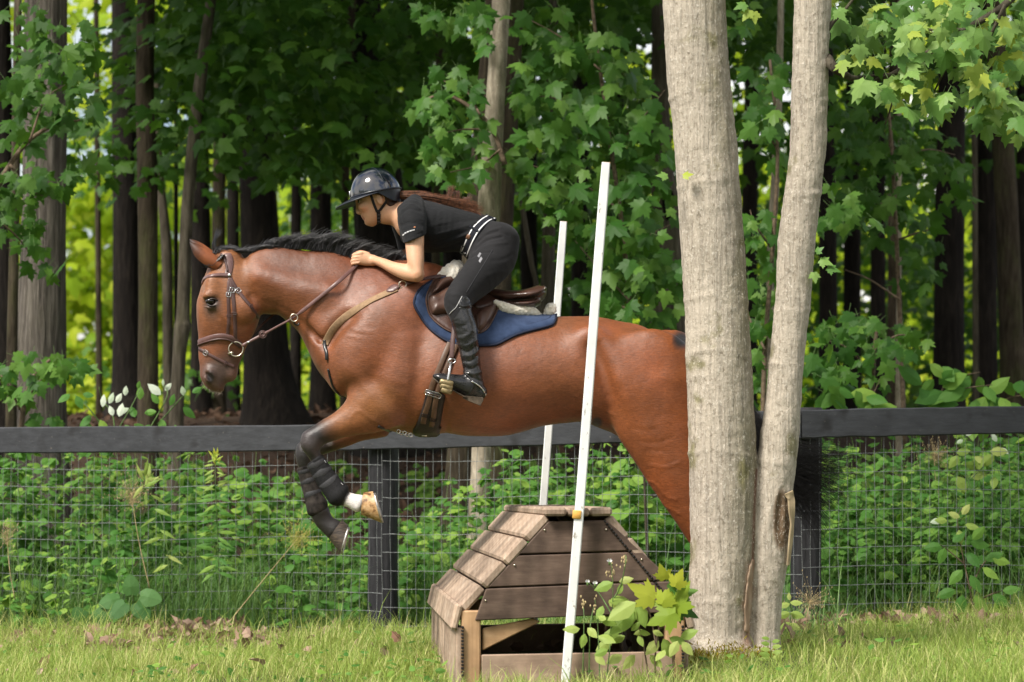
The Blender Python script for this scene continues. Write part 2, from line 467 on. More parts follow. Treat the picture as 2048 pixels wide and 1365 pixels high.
# ------------------------------------------------------------------ horse
FH = Field((-1.62, -0.42, -0.02), (1.35, 0.42, 1.98), 0.0085)
P_ = pair
FH.loft([P_((668, 676), (657, 750), .10), P_((690, 636), (664, 772), .155), P_((724, 590), (684, 800), .19), P_((772, 540), (735, 836), .212),
         P_((820, 526), (792, 864), .228, 0, .22), P_((862, 530), (838, 872), .245, 0, .34), P_((905, 548), (880, 876), .266, 0, .30), P_((955, 588), (930, 877), .284, 0, .18),
         P_((1010, 618), (990, 873), .292, 0, .1), P_((1070, 631), (1060, 856), .286, 0, .05), P_((1130, 633), (1124, 846), .272, 0, .05), P_((1190, 634), (1186, 846), .262, 0, .12),
         P_((1245, 640), (1232, 868), .262, 0, .2), P_((1296, 657), (1284, 890), .255, 0, .2), P_((1340, 668), (1336, 900), .235, 0, .15), P_((1378, 694), (1382, 890), .19), P_((1402, 730), (1410, 850), .13)], .03, 6)
# neck
FH.loft([P_((448, 512), (506, 592), .066), P_((478, 503), (523, 620), .072), P_((515, 497), (544, 629), .08, 0, .25), P_((562, 494), (570, 632), .09, 0, .3), P_((612, 496), (604, 655), .105, 0, .35),
         P_((664, 497), (634, 686), .125, 0, .34), P_((720, 504), (664, 735), .152, 0, .36), P_((782, 514), (706, 790), .19, 0, .38), P_((842, 526), (780, 830), .215, 0, .4)], .05, 8)
# head
FH.loft([P_((428, 517), (486, 516), .055), P_((407.5, 540), (505, 570), .082), P_((400, 560), (516, 600), .096), P_((396, 588), (521, 628), .1), P_((394, 618), (517, 648), .092),
         P_((394.5, 648), (506, 670), .076), P_((396, 676), (494, 690), .06), P_((395, 706), (484, 714), .051), P_((395.5, 730), (474, 732), .047), P_((398.5, 748), (459, 752), .046), P_((409, 766), (455, 769), .041), P_((428, 779), (453, 778), .028)], .02)
FH.ell(at(462, 748), (.028, .03, .036), .03)                                   # chin
for s in (-1, 1):
    FH.ell(at(492, 618) + [0, s * .066, 0], (.064, .040, .070), .022)             # jowl
    FH.loft([(at(434, 612) + [0, s * .078, 0], np.array([0, 0, 1.]), .016, .026, 0), (at(462, 652) + [0, s * .070, 0], np.array([0, 0, 1.]), .01, .016, 0), (at(470, 676) + [0, s * .054, 0], np.array([0, 0, 1.]), .006, .01, 0)], .022)   # facial crest
    FH.ell(at(424, 595) + [0, s * .086, 0], (.036, .02, .018), .02)               # brow above the eye
    FH.ell(at(424.5, 606) + [0, s * .094, 0], (.026, .017, .017), .008, cut=True)
    FH.capsule([at(412, 615) + [0, s * .092, 0], at(425, 619) + [0, s * .095, 0], at(438, 611) + [0, s * .09, 0]], [.006, .008, .006], .014)
    FH.ell(at(428, 572) + [0, s * .07, 0], (.03, .03, .05), .04)
    FH.ell(at(421, 752) + [0, s * .045, 0], (.026, .02, .036), .02)              # nostril flare
    FH.loft([(at(414, 748) + [0, s * .058, 0], np.array([.5, 0, .86]), .010, .018, 0), (at(422, 757) + [0, s * .062, 0], np.array([.5, 0, .86]), .013, .018, 0), (at(428, 766) + [0, s * .058, 0], np.array([.5, 0, .86]), .008, .014, 0)], .008, cut=True)
    FH.capsule([at(455, 708) + [0, s * .055, 0], at(452, 730) + [0, s * .05, 0], at(455, 752) + [0, s * .046, 0], at(458, 778) + [0, s * .03, 0]], [.004, .006, .006, .008], .01, cut=True)   # mouth
    FH.capsule([at(505, 596) + [0, s * .085, 0], at(528, 626) + [0, s * .085, 0]], [.012, .02], .03, cut=True)   # behind the jaw
    # muscles of shoulder, arm and hindquarter
    FH.loft([(at(830, 590) + [0, s * .165, 0], np.array([1., 0, 0]), .08, .04, 0), (at(780, 650) + [0, s * .185, 0], np.array([1., 0, 0]), .11, .045, 0), (at(715, 742) + [0, s * .152, 0], np.array([1., 0, .3]), .095, .062, 0)], .10)
    FH.loft([(at(812, 690) + [0, s * .19, 0], np.array([1., 0, 0]), .05, .05, 0), (at(800, 765) + [0, s * .195, 0], np.array([1., 0, 0]), .085, .06, 0), (at(782, 812) + [0, s * .165, 0], np.array([1., 0, .3]), .085, .055, 0)], .045)
    FH.ell(at(684, 752) + [0, s * .085, 0], (.05, .07, .085), .05)                # breast
    FH.ell(at(1180, 690) + [0, s * .205, 0], (.06, .035, .065), .10)             # point of hip
    FH.ell(at(1300, 750) + [0, s * .19, 0], (.2, .075, .2), .08)                 # croup
    FH.loft([(at(1185, 700) + [0, s * .25, 0], np.array([.8, 0, .6]), .012, .02, 0), (at(1215, 790) + [0, s * .255, 0], np.array([1., 0, .2]), .014, .02, 0), (at(1228, 850) + [0, s * .22, 0], np.array([1., 0, .2]), .010, .018, 0)], .08, cut=True)   # flank hollow
    FH.capsule([at(700, 640) + [0, s * .19, 0], at(660, 690) + [0, s * .15, 0]], [.010, .012], .07, cut=True)
    FH.capsule([at(845, 690) + [0, s * .265, 0], at(838, 760) + [0, s * .272, 0], at(832, 830) + [0, s * .25, 0]], [.006, .014, .016], .04, cut=True)      # behind the elbow
    FH.capsule([at(536, 612) + [0, s * .085, 0], at(590, 640) + [0, s * .1, 0], at(645, 682) + [0, s * .115, 0]], [.008, .01, .012], .03, cut=True)   # jugular groove
    FH.capsule([at(525, 555) + [0, s * .07, 0], at(590, 578) + [0, s * .085, 0], at(660, 592) + [0, s * .11, 0]], [.012, .022, .02], .09)
# forelegs: near one folded to the right, far one beside and below it
def foreleg(Y, fore, knee, cannon, fet, past):
    FH.loft([P_(a, b, w_, Y + dy) for a, b, w_, dy in fore], .035)
    FH.loft([P_(a, b, w_, Y) for a, b, w_ in knee], .018)
    FH.loft([P_(a, b, w_, Y) for a, b, w_ in cannon], .012)
    FH.ell(at(*fet, Y), (.036, .033, .036), .02)
    FH.loft([P_(a, b, w_, Y) for a, b, w_ in past], .016)
foreleg(-.14, [((700, 770), (812, 838), .085, -.01), ((684, 799), (772, 852), .078, 0), ((658, 828), (724, 862), .06, 0), ((634, 845), (684, 875), .048, 0), ((612, 861), (652, 886), .042, 0)],
        [((603, 868), (644, 882), .042), ((601, 884), (643, 897), .046), ((610, 902), (640, 908), .038)],
        [((617, 915), (642, 909), .028), ((630, 945), (655, 928), .023), ((655, 980), (679, 962), .024), ((664, 997), (692, 978), .028)], (680, 994),
        [((670, 1008), (697, 983), .027), ((694, 1015), (704, 986), .026), ((714, 1027), (722, 988), .032)])
foreleg(.13, [((712, 800), (786, 866), .075, 0), ((690, 830), (735, 878), .06, 0), ((655, 858), (694, 892), .05, 0), ((620, 876), (650, 908), .043, 0)],
        [((594, 890), (632, 906), .042), ((591, 908), (629, 914), .044), ((594, 928), (626, 924), .036)],
        [((598, 938), (622, 932), .027), ((608, 966), (631, 958), .023), ((618, 996), (643, 986), .024), ((622, 1012), (652, 1002), .027)], (640, 1020),
        [((621, 1030), (661, 1024), .028), ((634, 1054), (666, 1036), .026), ((655, 1076), (684, 1044), .033)])
for Y in (-.16, .16):     # hind legs trail behind the trunk of the tree
    dx = 0 if Y < 0 else 14
    H_ = lambda a, b, w_, yy=0: P_((a[0] + dx, a[1]), (b[0] + dx, b[1]), w_, Y + yy)
    FH.loft([H_((1216, 800), (1408, 740), .11), H_((1226, 852), (1418, 800), .115), H_((1256, 900), (1432, 850), .11), H_((1283, 942), (1440, 905), .1), H_((1308, 978), (1446, 955), .088), H_((1334, 1014), (1452, 1005), .072),
             H_((1362, 1056), (1458, 1050), .056), H_((1385, 1092), (1466, 1085), .045), H_((1412, 1130), (1482, 1112), .04)], .03)
    FH.loft([H_((1422, 1140), (1487, 1120), .042), H_((1438, 1170), (1484, 1158), .036), H_((1448, 1200), (1480, 1194), .03), H_((1456, 1240), (1484, 1236), .028)], .02)
    FH.ell(at(1472 + dx, 1262, Y), (.038, .034, .038), .02)
    FH.loft([H_((1456, 1275), (1484, 1270), .03), H_((1450, 1298), (1476, 1296), .035)], .015)
FH.loft([P_((1332, 662), (1336, 712), .05), P_((1362, 664), (1352, 706), .038), P_((1392, 690), (1374, 716), .03), P_((1410, 730), (1392, 740), .026), P_((1420, 775), (1402, 778), .018)], .03)   # dock
FH.ell(at(1194, 838), (.035, .03, .025), .02)
HV, HQ = FH.net(2); del FH
# slight relief of the skin: veins and soft folds
HN = vnormals(HV, HQ)
HT = tree_of(HV, HQ)
if HN[np.argmin(HV[:, 1])][1] > 0: HN = -HN
HV = HV + HN * (0.0016 * fbm(HV * np.array([9, 9, 9.]), 3))[:, None]
def px_of(V):
    d = V - CAM; yy = d @ _F; return 1024 + FPX * (d @ _Rt) / yy, 682.5 - FPX * (d @ _U) / yy
hx, hy = px_of(HV)
def seg_d(x, y, a, b):
    a = np.array(a, float); b = np.array(b, float); ab = b - a; t = np.clip(((x - a[0]) * ab[0] + (y - a[1]) * ab[1]) / ab.dot(ab), 0, 1)
    return np.hypot(x - a[0] - t * ab[0], y - a[1] - t * ab[1]), t
def vein(pts, wpx, amp, side=-1):
    global HV
    C = catmull(pts, len(pts) * 5); d = np.full(len(hx), 1e3)
    for i in range(len(C) - 1): d = np.minimum(d, seg_d(hx, hy, C[i], C[i + 1])[0])
    HV = HV + HN * (amp * np.exp(-(d / wpx) ** 2) * (HN[:, 1] * side > 0.05))[:, None]
for pts in ([(700, 836), (716, 822), (742, 838), (756, 846)], [(1290, 960), (1310, 968), (1330, 992), (1352, 1000)], [(1300, 985), (1330, 1012), (1362, 1030)], [(1300, 930), (1330, 935), (1360, 925)],
            [(1150, 852 - 60), (1190, 812), (1230, 832)], [(440, 640), (452, 662), (462, 690)], [(700, 655), (716, 662), (744, 664)], [(690, 672), (720, 676)]):
    vein(pts, 2.4, .0024)
for pts in ([(1270, 858), (1290, 862), (1312, 858)], [(1280, 884), (1310, 886), (1345, 876)], [(1295, 900), (1330, 904)]): vein(pts, 3.5, -.0016)
for i in range(7): vein([(528 + i * 5, 612 + i * 2.5), (532 + i * 5.6, 630 + i * 1.6)], 1.6, -.0022)
# coat colours: bay, black points, dark muzzle and eye ring, white near fore pastern
bay = np.array([.192, .063, .025]); red = np.array([.205, .058, .015]); tan = np.array([.29, .115, .038]); blk = np.array([.018, .015, .015]); gry = np.array([.055, .040, .034])
def sm(e0, e1, x): t = np.clip((x - e0) / (e1 - e0), 0, 1); return t * t * (3 - 2 * t)
nz = fbm(HV * 5.0, 3); nf = fbm(HV * 26.0, 3)
C = bay[None] + (red - bay)[None] * sm(1080, 1330, hx)[:, None]
C = C + (tan - C) * (.55 * sm(520, 470, hx) * sm(690, 560, hy) * (hx < 520) + .0)[:, None]
d, t = seg_d(hx, hy, (760, 800), (655, 850)); C = C + (tan - C) * (.55 * sm(55, 12, d))[:, None]
C = C + (np.array([.120, .040, .021]) - C) * (.7 * sm(640, 540, hy) * sm(500, 560, hx) * sm(880, 780, hx))[:, None]
nm = fbm(HV * np.array([11., 11, 15]), 3); C = C * (1 + .15 * nz + .09 * nf + .10 * nm)[:, None]; C[:, 1:] *= (1 - .06 * nz)[:, None]
def paint(f, c):
    global C
    C = C + (np.array(c) - C) * np.clip(f, 0, 1)[:, None]
d = np.hypot((hx - 432), (hy - 752) * .9); paint(.85 * sm(46, 14, d + 5 * nz) * (hx < 500), gry)
d = np.hypot((hx - 462), (hy - 722)); paint(.6 * sm(34, 10, d) * (hx < 500), gry)
d = np.hypot(hx - 470, hy - 756); paint(.5 * sm(24, 6, d) * (hx < 500), (.2, .12, .1))
d = np.hypot(hx - 421, (hy - 755) * .7); paint(.95 * sm(11, 4, d), blk * .8)
d = np.hypot(hx - 425, (hy - 606)); paint(.85 * sm(24, 8, d) * (hx < 500), (.035, .022, .018))
d = np.hypot(hx - 424, (hy - 622) * .9); paint(.6 * sm(26, 6, d) * (hx < 500), (.06, .04, .03))
leg = sm(705, 640, hx + (880 - hy) * .55) * (hy > 815) * (hx < 800); paint(leg, blk)
paint(sm(930, 945, hy) * (hx < 800), blk)
d, t = seg_d(hx, hy, (606, 872), (640, 900)); paint(.35 * sm(24, 8, d), (.08, .06, .06))
near = HV[:, 1] < -.06
u = (hx - 690) * .86 + (hy - 995) * .5
paint(sm(3, 8, u + 1.5 * nf) * near * (hx > 680) * (hx < 800) * (hy > 960), (.72, .68, .66))
d = np.hypot(hx - 660, hy - 887); paint(sm(8, 4, d) * (HV[:, 1] > .0) * (hx < 800), (.16, .14, .14))
paint(sm(1150, 1260, hy) * (hx > 1300), blk)
d = np.hypot(hx - 1362, hy - 680); paint(sm(26, 8, d) * (hx > 1345), blk)
paint(sm(14, 6, np.hypot(hx - 1194, hy - 845)), blk * 1.3)
m = NT('bay_coat', .42, .5)
v = m.coord(); c = m.attr('Coat'); hair = m.noise(m.coord(scale=(60, 60, 260), rot=(0, R(38), 0)), 3.2, 5, .6)
m.col(m.mix(1.0, c, m.ramp(hair, [(.25, .62), (.75, 1.32)]), 'MULTIPLY')); clump = m.noise(m.coord(scale=(16, 16, 62), rot=(0, R(38), 0)), 3.0, 4, .65); m.col(m.mix(1.0, m.b.inputs['Base Color'].links[0].from_socket, m.ramp(clump, [(.28, .74), (.72, 1.24)]), 'MULTIPLY'))
b1 = m.bump(m.noise(v, 16, 4, .6), .30, .010); b2 = m.bump(clump, .30, .004, b1); m.bump(hair, .28, .003, b2)
m.set('Sheen Weight', .05); m.set('Sheen Roughness', .4); m.set('Sheen Tint', (1, .8, .65, 1)); m.l(m.ramp(m.noise(v, 7, 3), [(.3, .37), (.7, .55)]), m.b.inputs['Roughness'])
M_coat = m.m
HORSE = empty('horse', at(880, 870, 0), 'bay horse in brown bridle leaping leftwards over the wooden jump', 'horse')
link('body', mesh_np('horse_body', HV, HQ, M_coat, True, col=np.clip(C, 0.004, 1)), HORSE)
HT = tree_of(HV, HQ)

# eye: dark ball, lids are in the body
M_eye = NT('horse_eye', .05, .6); M_eye.col((.008, .005, .004)); M_eye = M_eye.m
for s in (-1, 1):
    mb = MB(); c = at(425, 605.5) + [0, s * .0865, 0]
    th = np.linspace(0, math.pi, 10); ph = np.linspace(0, 2 * math.pi, 16, endpoint=False)
    G = np.stack([np.stack([c[0] + .0235 * np.sin(t_) * np.cos(ph), c[1] + .0215 * np.sin(t_) * np.sin(ph), np.full(16, c[2]) + .0185 * np.cos(t_)], 1) for t_ in th]); mb.grid(G, True)
    mb.build('eye', M_eye, HORSE)
    if s < 0:
        for dy_, r_, lw in ((-1, .0275, .0042), (1, .026, .0036)):   # lids
            pts = [at(425 + r_ * 440 * math.cos(a_) * .98, 605.3 + dy_ * (.0165 * 440 * math.sin(a_)), -.0865 - .0195 * (1 - (math.cos(a_)) ** 2 * .75)) for a_ in np.linspace(.0, math.pi, 11)]
            mm = MB().tube(pts, [lw * .6] + [lw] * 9 + [lw * .6], 6); mm.build('eyelid', simple('lid%d' % dy_, (.022, .014, .012), .45, .4, .1, 60), HORSE)

# ears
def ear(base, tip, wpx, Y, yb, mat, inner):
    mb = MB(); B, T = at(*base, Y), at(*tip, Y + yb); n = 12
    ax = T - B; L = np.linalg.norm(ax); ax /= L; side = np.cross(ax, [0, 1, 0]); side /= np.linalg.norm(side)     # in-plane perpendicular
    if side[0] > 0: side = -side
    for shell, mt in ((1.0, mat), (0.82, inner)):
        G = []
        for i in range(n):
            t_ = i / (n - 1); r_ = wpx * mpp() * .5 * (math.sin(min(1, .22 + t_ * .62) * math.pi * .98) ** .8) * (1 - t_ ** 6) * shell + .0006
            ctr = B + ax * L * t_ + side * .012 * math.sin(t_ * 3.1)
            a_ = np.linspace(-2.35, 2.35, 13)
            G.append(ctr + r_ * (np.cos(a_)[:, None] * np.array([0.55 * side[0] * -1, .84 if shell else 0, 0.55 * side[2] * -1])[None] * 0 + np.cos(a_)[:, None] * (-side) * 1.0 + np.sin(a_)[:, None] * np.array([0, 1.0, 0])[None]))
        m2 = MB(); m2.grid(np.array(G), False); o = m2.build('ear' if shell == 1.0 else 'ear_lining', mt, HORSE)
m = NT('ear_outside', .55, .3); sx = m.n('SeparateXYZ'); m.l(m.coord('Generated'), sx.inputs[0]); e_ = m.math('ADD', sx.outputs[0], m.math('MULTIPLY', m.noise(m.coord(), 60, 3), .25)); m.col(m.ramp(e_, [(.12, (.012, .009, .008)), (.42, (.10, .035, .016)), (.62, (.24, .078, .032))])); M_earo = m.m; M_eari = simple('ear_inside', (.05, .022, .014), .8, .1, .2, 60)
ear((440, 534), (379, 484), 34, -.048, -.012, M_earo, M_eari)
ear((434, 522), (379, 478), 30, .045, .01, M_earo, M_eari)

# hooves
def hoof(coronet, toe, heel, Y, mat, shoe, wd=.056):
    """coronet: (heel side, toe side); sole from heel to toe; a truncated oval cone with its iron shoe."""
    c0, c1 = at(*coronet[0], Y), at(*coronet[1], Y); s0, s1 = at(*heel, Y), at(*toe, Y); mb = MB(); G = []
    for t_ in np.linspace(0, 1, 7):
        a_, b_ = c0 * (1 - t_) + s0 * t_, c1 * (1 - t_) + s1 * t_; ce = (a_ + b_) / 2; u_ = (b_ - a_) / 2; wv_ = wd * (.76 + .24 * t_)
        ph = np.linspace(0, 2 * math.pi, 24, endpoint=False)
        G.append(ce + np.cos(ph)[:, None] * u_ + (np.sin(ph) * (1 + .12 * np.cos(ph)))[:, None] * np.array([0, wv_, 0]))
    G = np.array(G); mb.grid(G, True); n_ = len(mb.v[0])
    o = mb.build('hoof', mat, HORSE)
    sole = MB(); nrm = (s1 - s0); nrm = np.cross(nrm, [0, 1, 0]); nrm /= np.linalg.norm(nrm)
    if nrm.dot((s0 + s1) / 2 - (c0 + c1) / 2) < 0: nrm = -nrm
    ring = G[-1]; ce = ring.mean(0)
    S_ = np.array([ce + (ring - ce) * k_ + nrm * h_ for k_, h_ in ((.98, 0), (.80, -.004), (.45, -.010), (.05, -.012))]); sole.grid(S_, True)
    sole.build('sole', M_sole, o)
    idx = [i for i in range(24) if 2 <= i <= 22] if False else list(range(24)); sh = MB()
    keep = [i for i in range(24) if abs((ring[i] - ce).dot((s0 - ce) / np.linalg.norm(s0 - ce))) < np.linalg.norm(s0 - ce) * .93 or (ring[i] - ce).dot(s0 - ce) < 0]
    k0 = max(range(len(keep)), key=lambda q: (keep[(q + 1) % len(keep)] - keep[q]) % 24); keep = keep[k0 + 1:] + keep[:k0 + 1]
    for (ra, rb, ha, hb) in ((1.01, .84, .0, .009),):
        R_ = np.array([[ce + (ring[i] - ce) * ra + nrm * ha, ce + (ring[i] - ce) * ra + nrm * hb, ce + (ring[i] - ce) * rb + nrm * hb, ce + (ring[i] - ce) * rb + nrm * ha] for i in keep]); sh.grid(R_, True, True)
    sh.build('horseshoe', shoe, o); return o
m = NT('dark_hoof', .5, .3); v = m.coord(); f = m.noise(m.coord(scale=(14, 14, 60), rot=(0, R(-30), 0)), 3, 4); m.col(m.ramp(f, [(.3, (.03, .025, .022)), (.6, (.085, .065, .05)), (.8, (.17, .13, .09))])); m.bump(f, .3, .003); M_hoofd = m.m
m = NT('striped_hoof', .45, .35); f = m.noise(m.coord(scale=(20, 20, 20)), 1.6, 4, .6); m.col(m.ramp(f, [(.35, (.10, .045, .018)), (.52, (.45, .27, .12)), (.7, (.62, .45, .28))])); m.bump(f, .2, .002); M_hoofl = m.m
M_sole = simple('hoof_sole', (.05, .032, .022), .9, .1, .3, 40, .5, .006)
M_shoe = simple('shoe_iron', (.45, .44, .42), .38, .5, .2, 60, .2, .001, Metallic=.8)
hoof(((727, 985), (722, 1030)), (763, 1046), (746, 983), -.14, M_hoofl, M_shoe)
hoof(((684, 1040), (658, 1078)), (681, 1108), (697, 1051), .13, M_hoofd, M_shoe)
hoof(((1482, 1296), (1446, 1294)), (1436, 1338), (1486, 1336), -.16, M_hoofd, M_shoe)
hoof(((1496, 1296), (1460, 1294)), (1450, 1338), (1500, 1336), .16, M_hoofd, M_shoe)

# hair: tapered strands
def strands(curves, w0, w1=None, n=7):
    """curves: list of (k,3) control points; each becomes a thin three-sided tapering tube."""
    Vs, Fs, o = [], [], 0
    for c in curves:
        P = catmull(c, n); T = np.gradient(P, axis=0); T /= np.linalg.norm(T, axis=1, keepdims=True) + 1e-12
        u = np.cross(T, [0.3, 1, .1]); u /= np.linalg.norm(u, axis=1, keepdims=True) + 1e-12; v2 = np.cross(T, u)
        r_ = (w0 * (1 - np.linspace(0, 1, n) ** 2.2 * .85) / 2)[:, None]
        G = np.stack([P + u * r_, P - u * r_ * .5 + v2 * r_ * .87, P - u * r_ * .5 - v2 * r_ * .87], 1).reshape(-1, 3); Vs.append(G)
        i = np.arange(n - 1)[:, None] * 3; j = np.arange(3)[None]; j2 = (j + 1) % 3
        Fs.append(np.stack([i + j, i + j2, i + 3 + j2, i + 3 + j], 2).reshape(-1, 4) + o); o += len(G)
    return np.concatenate(Vs), np.concatenate(Fs)
def hairmat(name, c0, c1, rough=.35, spec=.5):
    m = NT(name, rough, spec); oi = m.noise(m.coord(scale=(1, 1, 1)), 90, 2); m.col(m.ramp(oi, [(.3, c0), (.7, c1)])); return m.m
M_mane = hairmat('mane_hair', (.008, .008, .010), (.030, .028, .030), .30, .7)
crest = [(448, 510), (470, 504), (500, 499), (526, 496), (560, 494), (602, 494.5), (640, 498), (666, 502), (710, 513), (740, 519), (780, 524), (815, 528), (845, 532)]
hgt = [8, 8, 10, 13, 19, 24, 26, 26, 23, 20, 17, 12, 5]
cr = catmull(crest, 400); hh = np.interp(np.linspace(0, 12, 400), np.arange(13), hgt)
cur = []
for g_ in range(170):     # locks of the mane: roots along the crest, tips swept up and back
    j = g_ / 169 * .985 + .012 * rng.random(); q = int(j * 399); bx, by = cr[q]; L_ = hh[q] * (.86 + .34 * rng.random()); Y = rng.normal(0, .010); ln = 1.05 + .35 * rng.normal() + .5 * j; sw = L_ * ln if j > .26 else L_ * 2.4; L_ = L_ if j > .26 else L_ * .5
    fall = rng.normal(0, .012); wob = rng.normal(0, 1.2, 3)
    for i in range(24):
        dx, dy, k_ = rng.normal(0, 4.5), 2.5 + 2.5 * rng.random(), .62 + .46 * rng.random(); y2 = Y + rng.normal(0, .006)
        cur.append(np.array([at(bx + dx, by + dy, y2), at(bx + dx + sw * .22 * k_, by - L_ * .52 * k_, y2 + fall * .3), at(bx + dx + sw * .62 * k_ + wob[0], by - L_ * .90 * k_, y2 + fall * .7), at(bx + dx + sw * 1.05 * k_ + wob[1], by - L_ * (1.04 + .02 * wob[2]) * k_ + .5 * dx, y2 + fall + rng.normal(0, .004))]))
for i in range(110):      # flyaway wisps
    j = rng.integers(110, 360); bx, by = cr[j]; L_ = hh[j] * (1.05 + .35 * rng.random()); Y = rng.normal(0, .02); e = rng.normal(0, 1, 3)
    cur.append(np.array([at(bx, by, Y), at(bx + 5, by - L_ * .55, Y), at(bx + 16 + 3 * e[0], by - L_ * .98, Y + .01 * e[1]), at(bx + 30 + 7 * e[0], by - L_ * (1.16 + .08 * e[2]), Y + .02 * e[1])]))
V, Q = strands(cur, .0027, n=8); link('mane', mesh_np('mane', V, Q, M_mane), HORSE)
cur = []
for i in range(420):     # forelock and poll hair, one lock blown upright
    Y = rng.normal(0, .018); a_ = rng.random()
    if i < 90: pts = [(427 + a_ * 8, 506 + 2 * rng.normal()), (424 + a_ * 8, 494), (427 + a_ * 6, 480), (437 + 4 * rng.normal(), 463 + 5 * rng.normal())]
    elif i < 260: pts = [(424 + a_ * 26, 507 + rng.normal()), (432 + a_ * 26, 498 + 2 * rng.normal()), (442 + a_ * 30, 497 + 3 * rng.normal()), (454 + a_ * 34, 502 + 4 * rng.normal())]
    else: pts = [(442 + a_ * 8, 510), (430 + a_ * 6, 522), (420 + 3 * rng.normal(), 532 + 2 * rng.normal()), (412 + 3 * rng.normal(), 529 + 3 * rng.normal())]; Y = -.055 + rng.normal(0, .01)
    cur.append(np.array([at(x, y, Y + rng.normal(0, .005)) for x, y in pts]))
V, Q = strands(cur, .0032); link('forelock', mesh_np('forelock', V, Q, M_mane), HORSE)
cur = []
for i in range(1050):    # tail streaming out behind the tree
    a_ = rng.random() ** .8; Y = rng.normal(0, .03); s_ = rng.normal()
    root = (1352 + 26 * rng.random(), 672 + 12 * rng.random())
    k_ = rng.random()
    end = (1630 + 95 * (1 - a_ ** 1.5) * (.3 + .8 * rng.random()) + 14 * s_, 905 + 215 * a_ ** 1.1 * (.4 + .6 * rng.random()) + 18 * rng.normal())
    mid1 = (1412 + 10 * s_, 700 + 40 * rng.random()); mid2 = (1478 + 16 * rng.random() - 22 * a_, 800 + 60 * a_ + 10 * s_); mid3 = (1572 + 14 * s_ + 4 * a_, 880 + 110 * a_ + 8 * rng.normal())
    cur.append(np.array([at(*p, Y * q) for p, q in ((root, .3), (mid1, .7), (mid2, 1), (mid3, 1.4), (end, 2.0))]))
V, Q = strands(cur, .0032, n=10); link('tail', mesh_np('tail', V, Q, hairmat('tail_hair', (.008, .007, .007), (.022, .018, .016), .45, .35)), HORSE)
cur = []
for i in range(26):
    x, y = 405 + 45 * rng.random(), 0; y = np.interp(x, [400, 412, 425, 440, 452], [757, 769, 778, 783, 781]) - 2
    cur.append(np.array([at(x, y, rng.normal(0, .02)), at(x - 2, y + 4, -.02), at(x - 4 + 3 * rng.normal(), y + 9 + 3 * rng.random(), -.03)]))
V, Q = strands(cur, .0011, n=4); link('whiskers', mesh_np('whiskers', V, Q, hairmat('whisker_hair', (.25, .2, .16), (.4, .33, .27), .4)), HORSE)
# ------------------------------------------------------------------ rider
def grooves(V, N, lines, side=-1):
    """lines: (points in photo pixels, width px, depth m); relief on the side turned to the camera."""
    x, y = px_of(V); D = np.zeros(len(V))
    for pts, wpx, amp in lines:
        C = catmull(pts, max(3, len(pts) * 5)); d = np.full(len(x), 1e3)
        for i in range(len(C) - 1): d = np.minimum(d, seg_d(x, y, C[i], C[i + 1])[0])
        D += amp * np.exp(-(d / wpx) ** 2)
    return V + N * (D * (N[:, 1] * side > 0.05))[:, None]
def outward(V, Q):
    N = vnormals(V, Q)
    if N[np.argmin(V[:, 1])][1] > 0: N = -N
    return N
HY = hit(HT, 724, 524)[0][1] - .045          # hand beside the crest
RB = Field((-.80, -.52, 1.12), (.07, .52, 2.32), .0048)
TORSO = [P_((812, 408), (798, 452), .10), P_((836, 403), (806, 478), .155), P_((862, 406), (838, 500), .165), P_((896, 414), (876, 502), .15), P_((932, 422), (906, 501), .132), P_((962, 430), (925, 505), .132), P_((992, 446), (938, 520), .155), P_((1016, 474), (952, 545), .165), P_((1022, 506), (970, 552), .15)]
def legs(s, Yk=0):
    return [P_((962, 462), (1037, 496), .095, s * .085), P_((944, 502), (1030, 530), .098, s * .12), P_((924, 536), (1000, 562), .094, s * .19), P_((903, 566), (966, 588), .082, s * .265), P_((889, 592), (944, 606), .07, s * .325), P_((890, 610), (938, 620), .062, s * .345), P_((899, 632), (940, 634), .055, s * .35)]
def shins(s): return [P_((897, 622), (942, 622), .056, s * .35), P_((908, 660), (953, 655), .056, s * .358), P_((918, 695), (957, 690), .05, s * .36), P_((926, 730), (959, 726), .042, s * .362), P_((931, 752), (963, 752), .038, s * .362), P_((934, 765), (966, 770), .036, s * .362)]
def foot(s): return [P_((966, 772), (958, 804), .030, s * .362), P_((950, 756), (942, 799), .036, s * .364), P_((926, 750), (920, 787), .038, s * .368), P_((898, 748), (892, 775), .04, s * .372), P_((879, 746), (875, 764), .035, s * .374), P_((869, 748), (868, 757), .02, s * .374)]
for i, (st, k) in enumerate(((TORSO, .02),)): RB.loft([(c, u, a - .006, b - .006, e) for c, u, a, b, e in st], k)
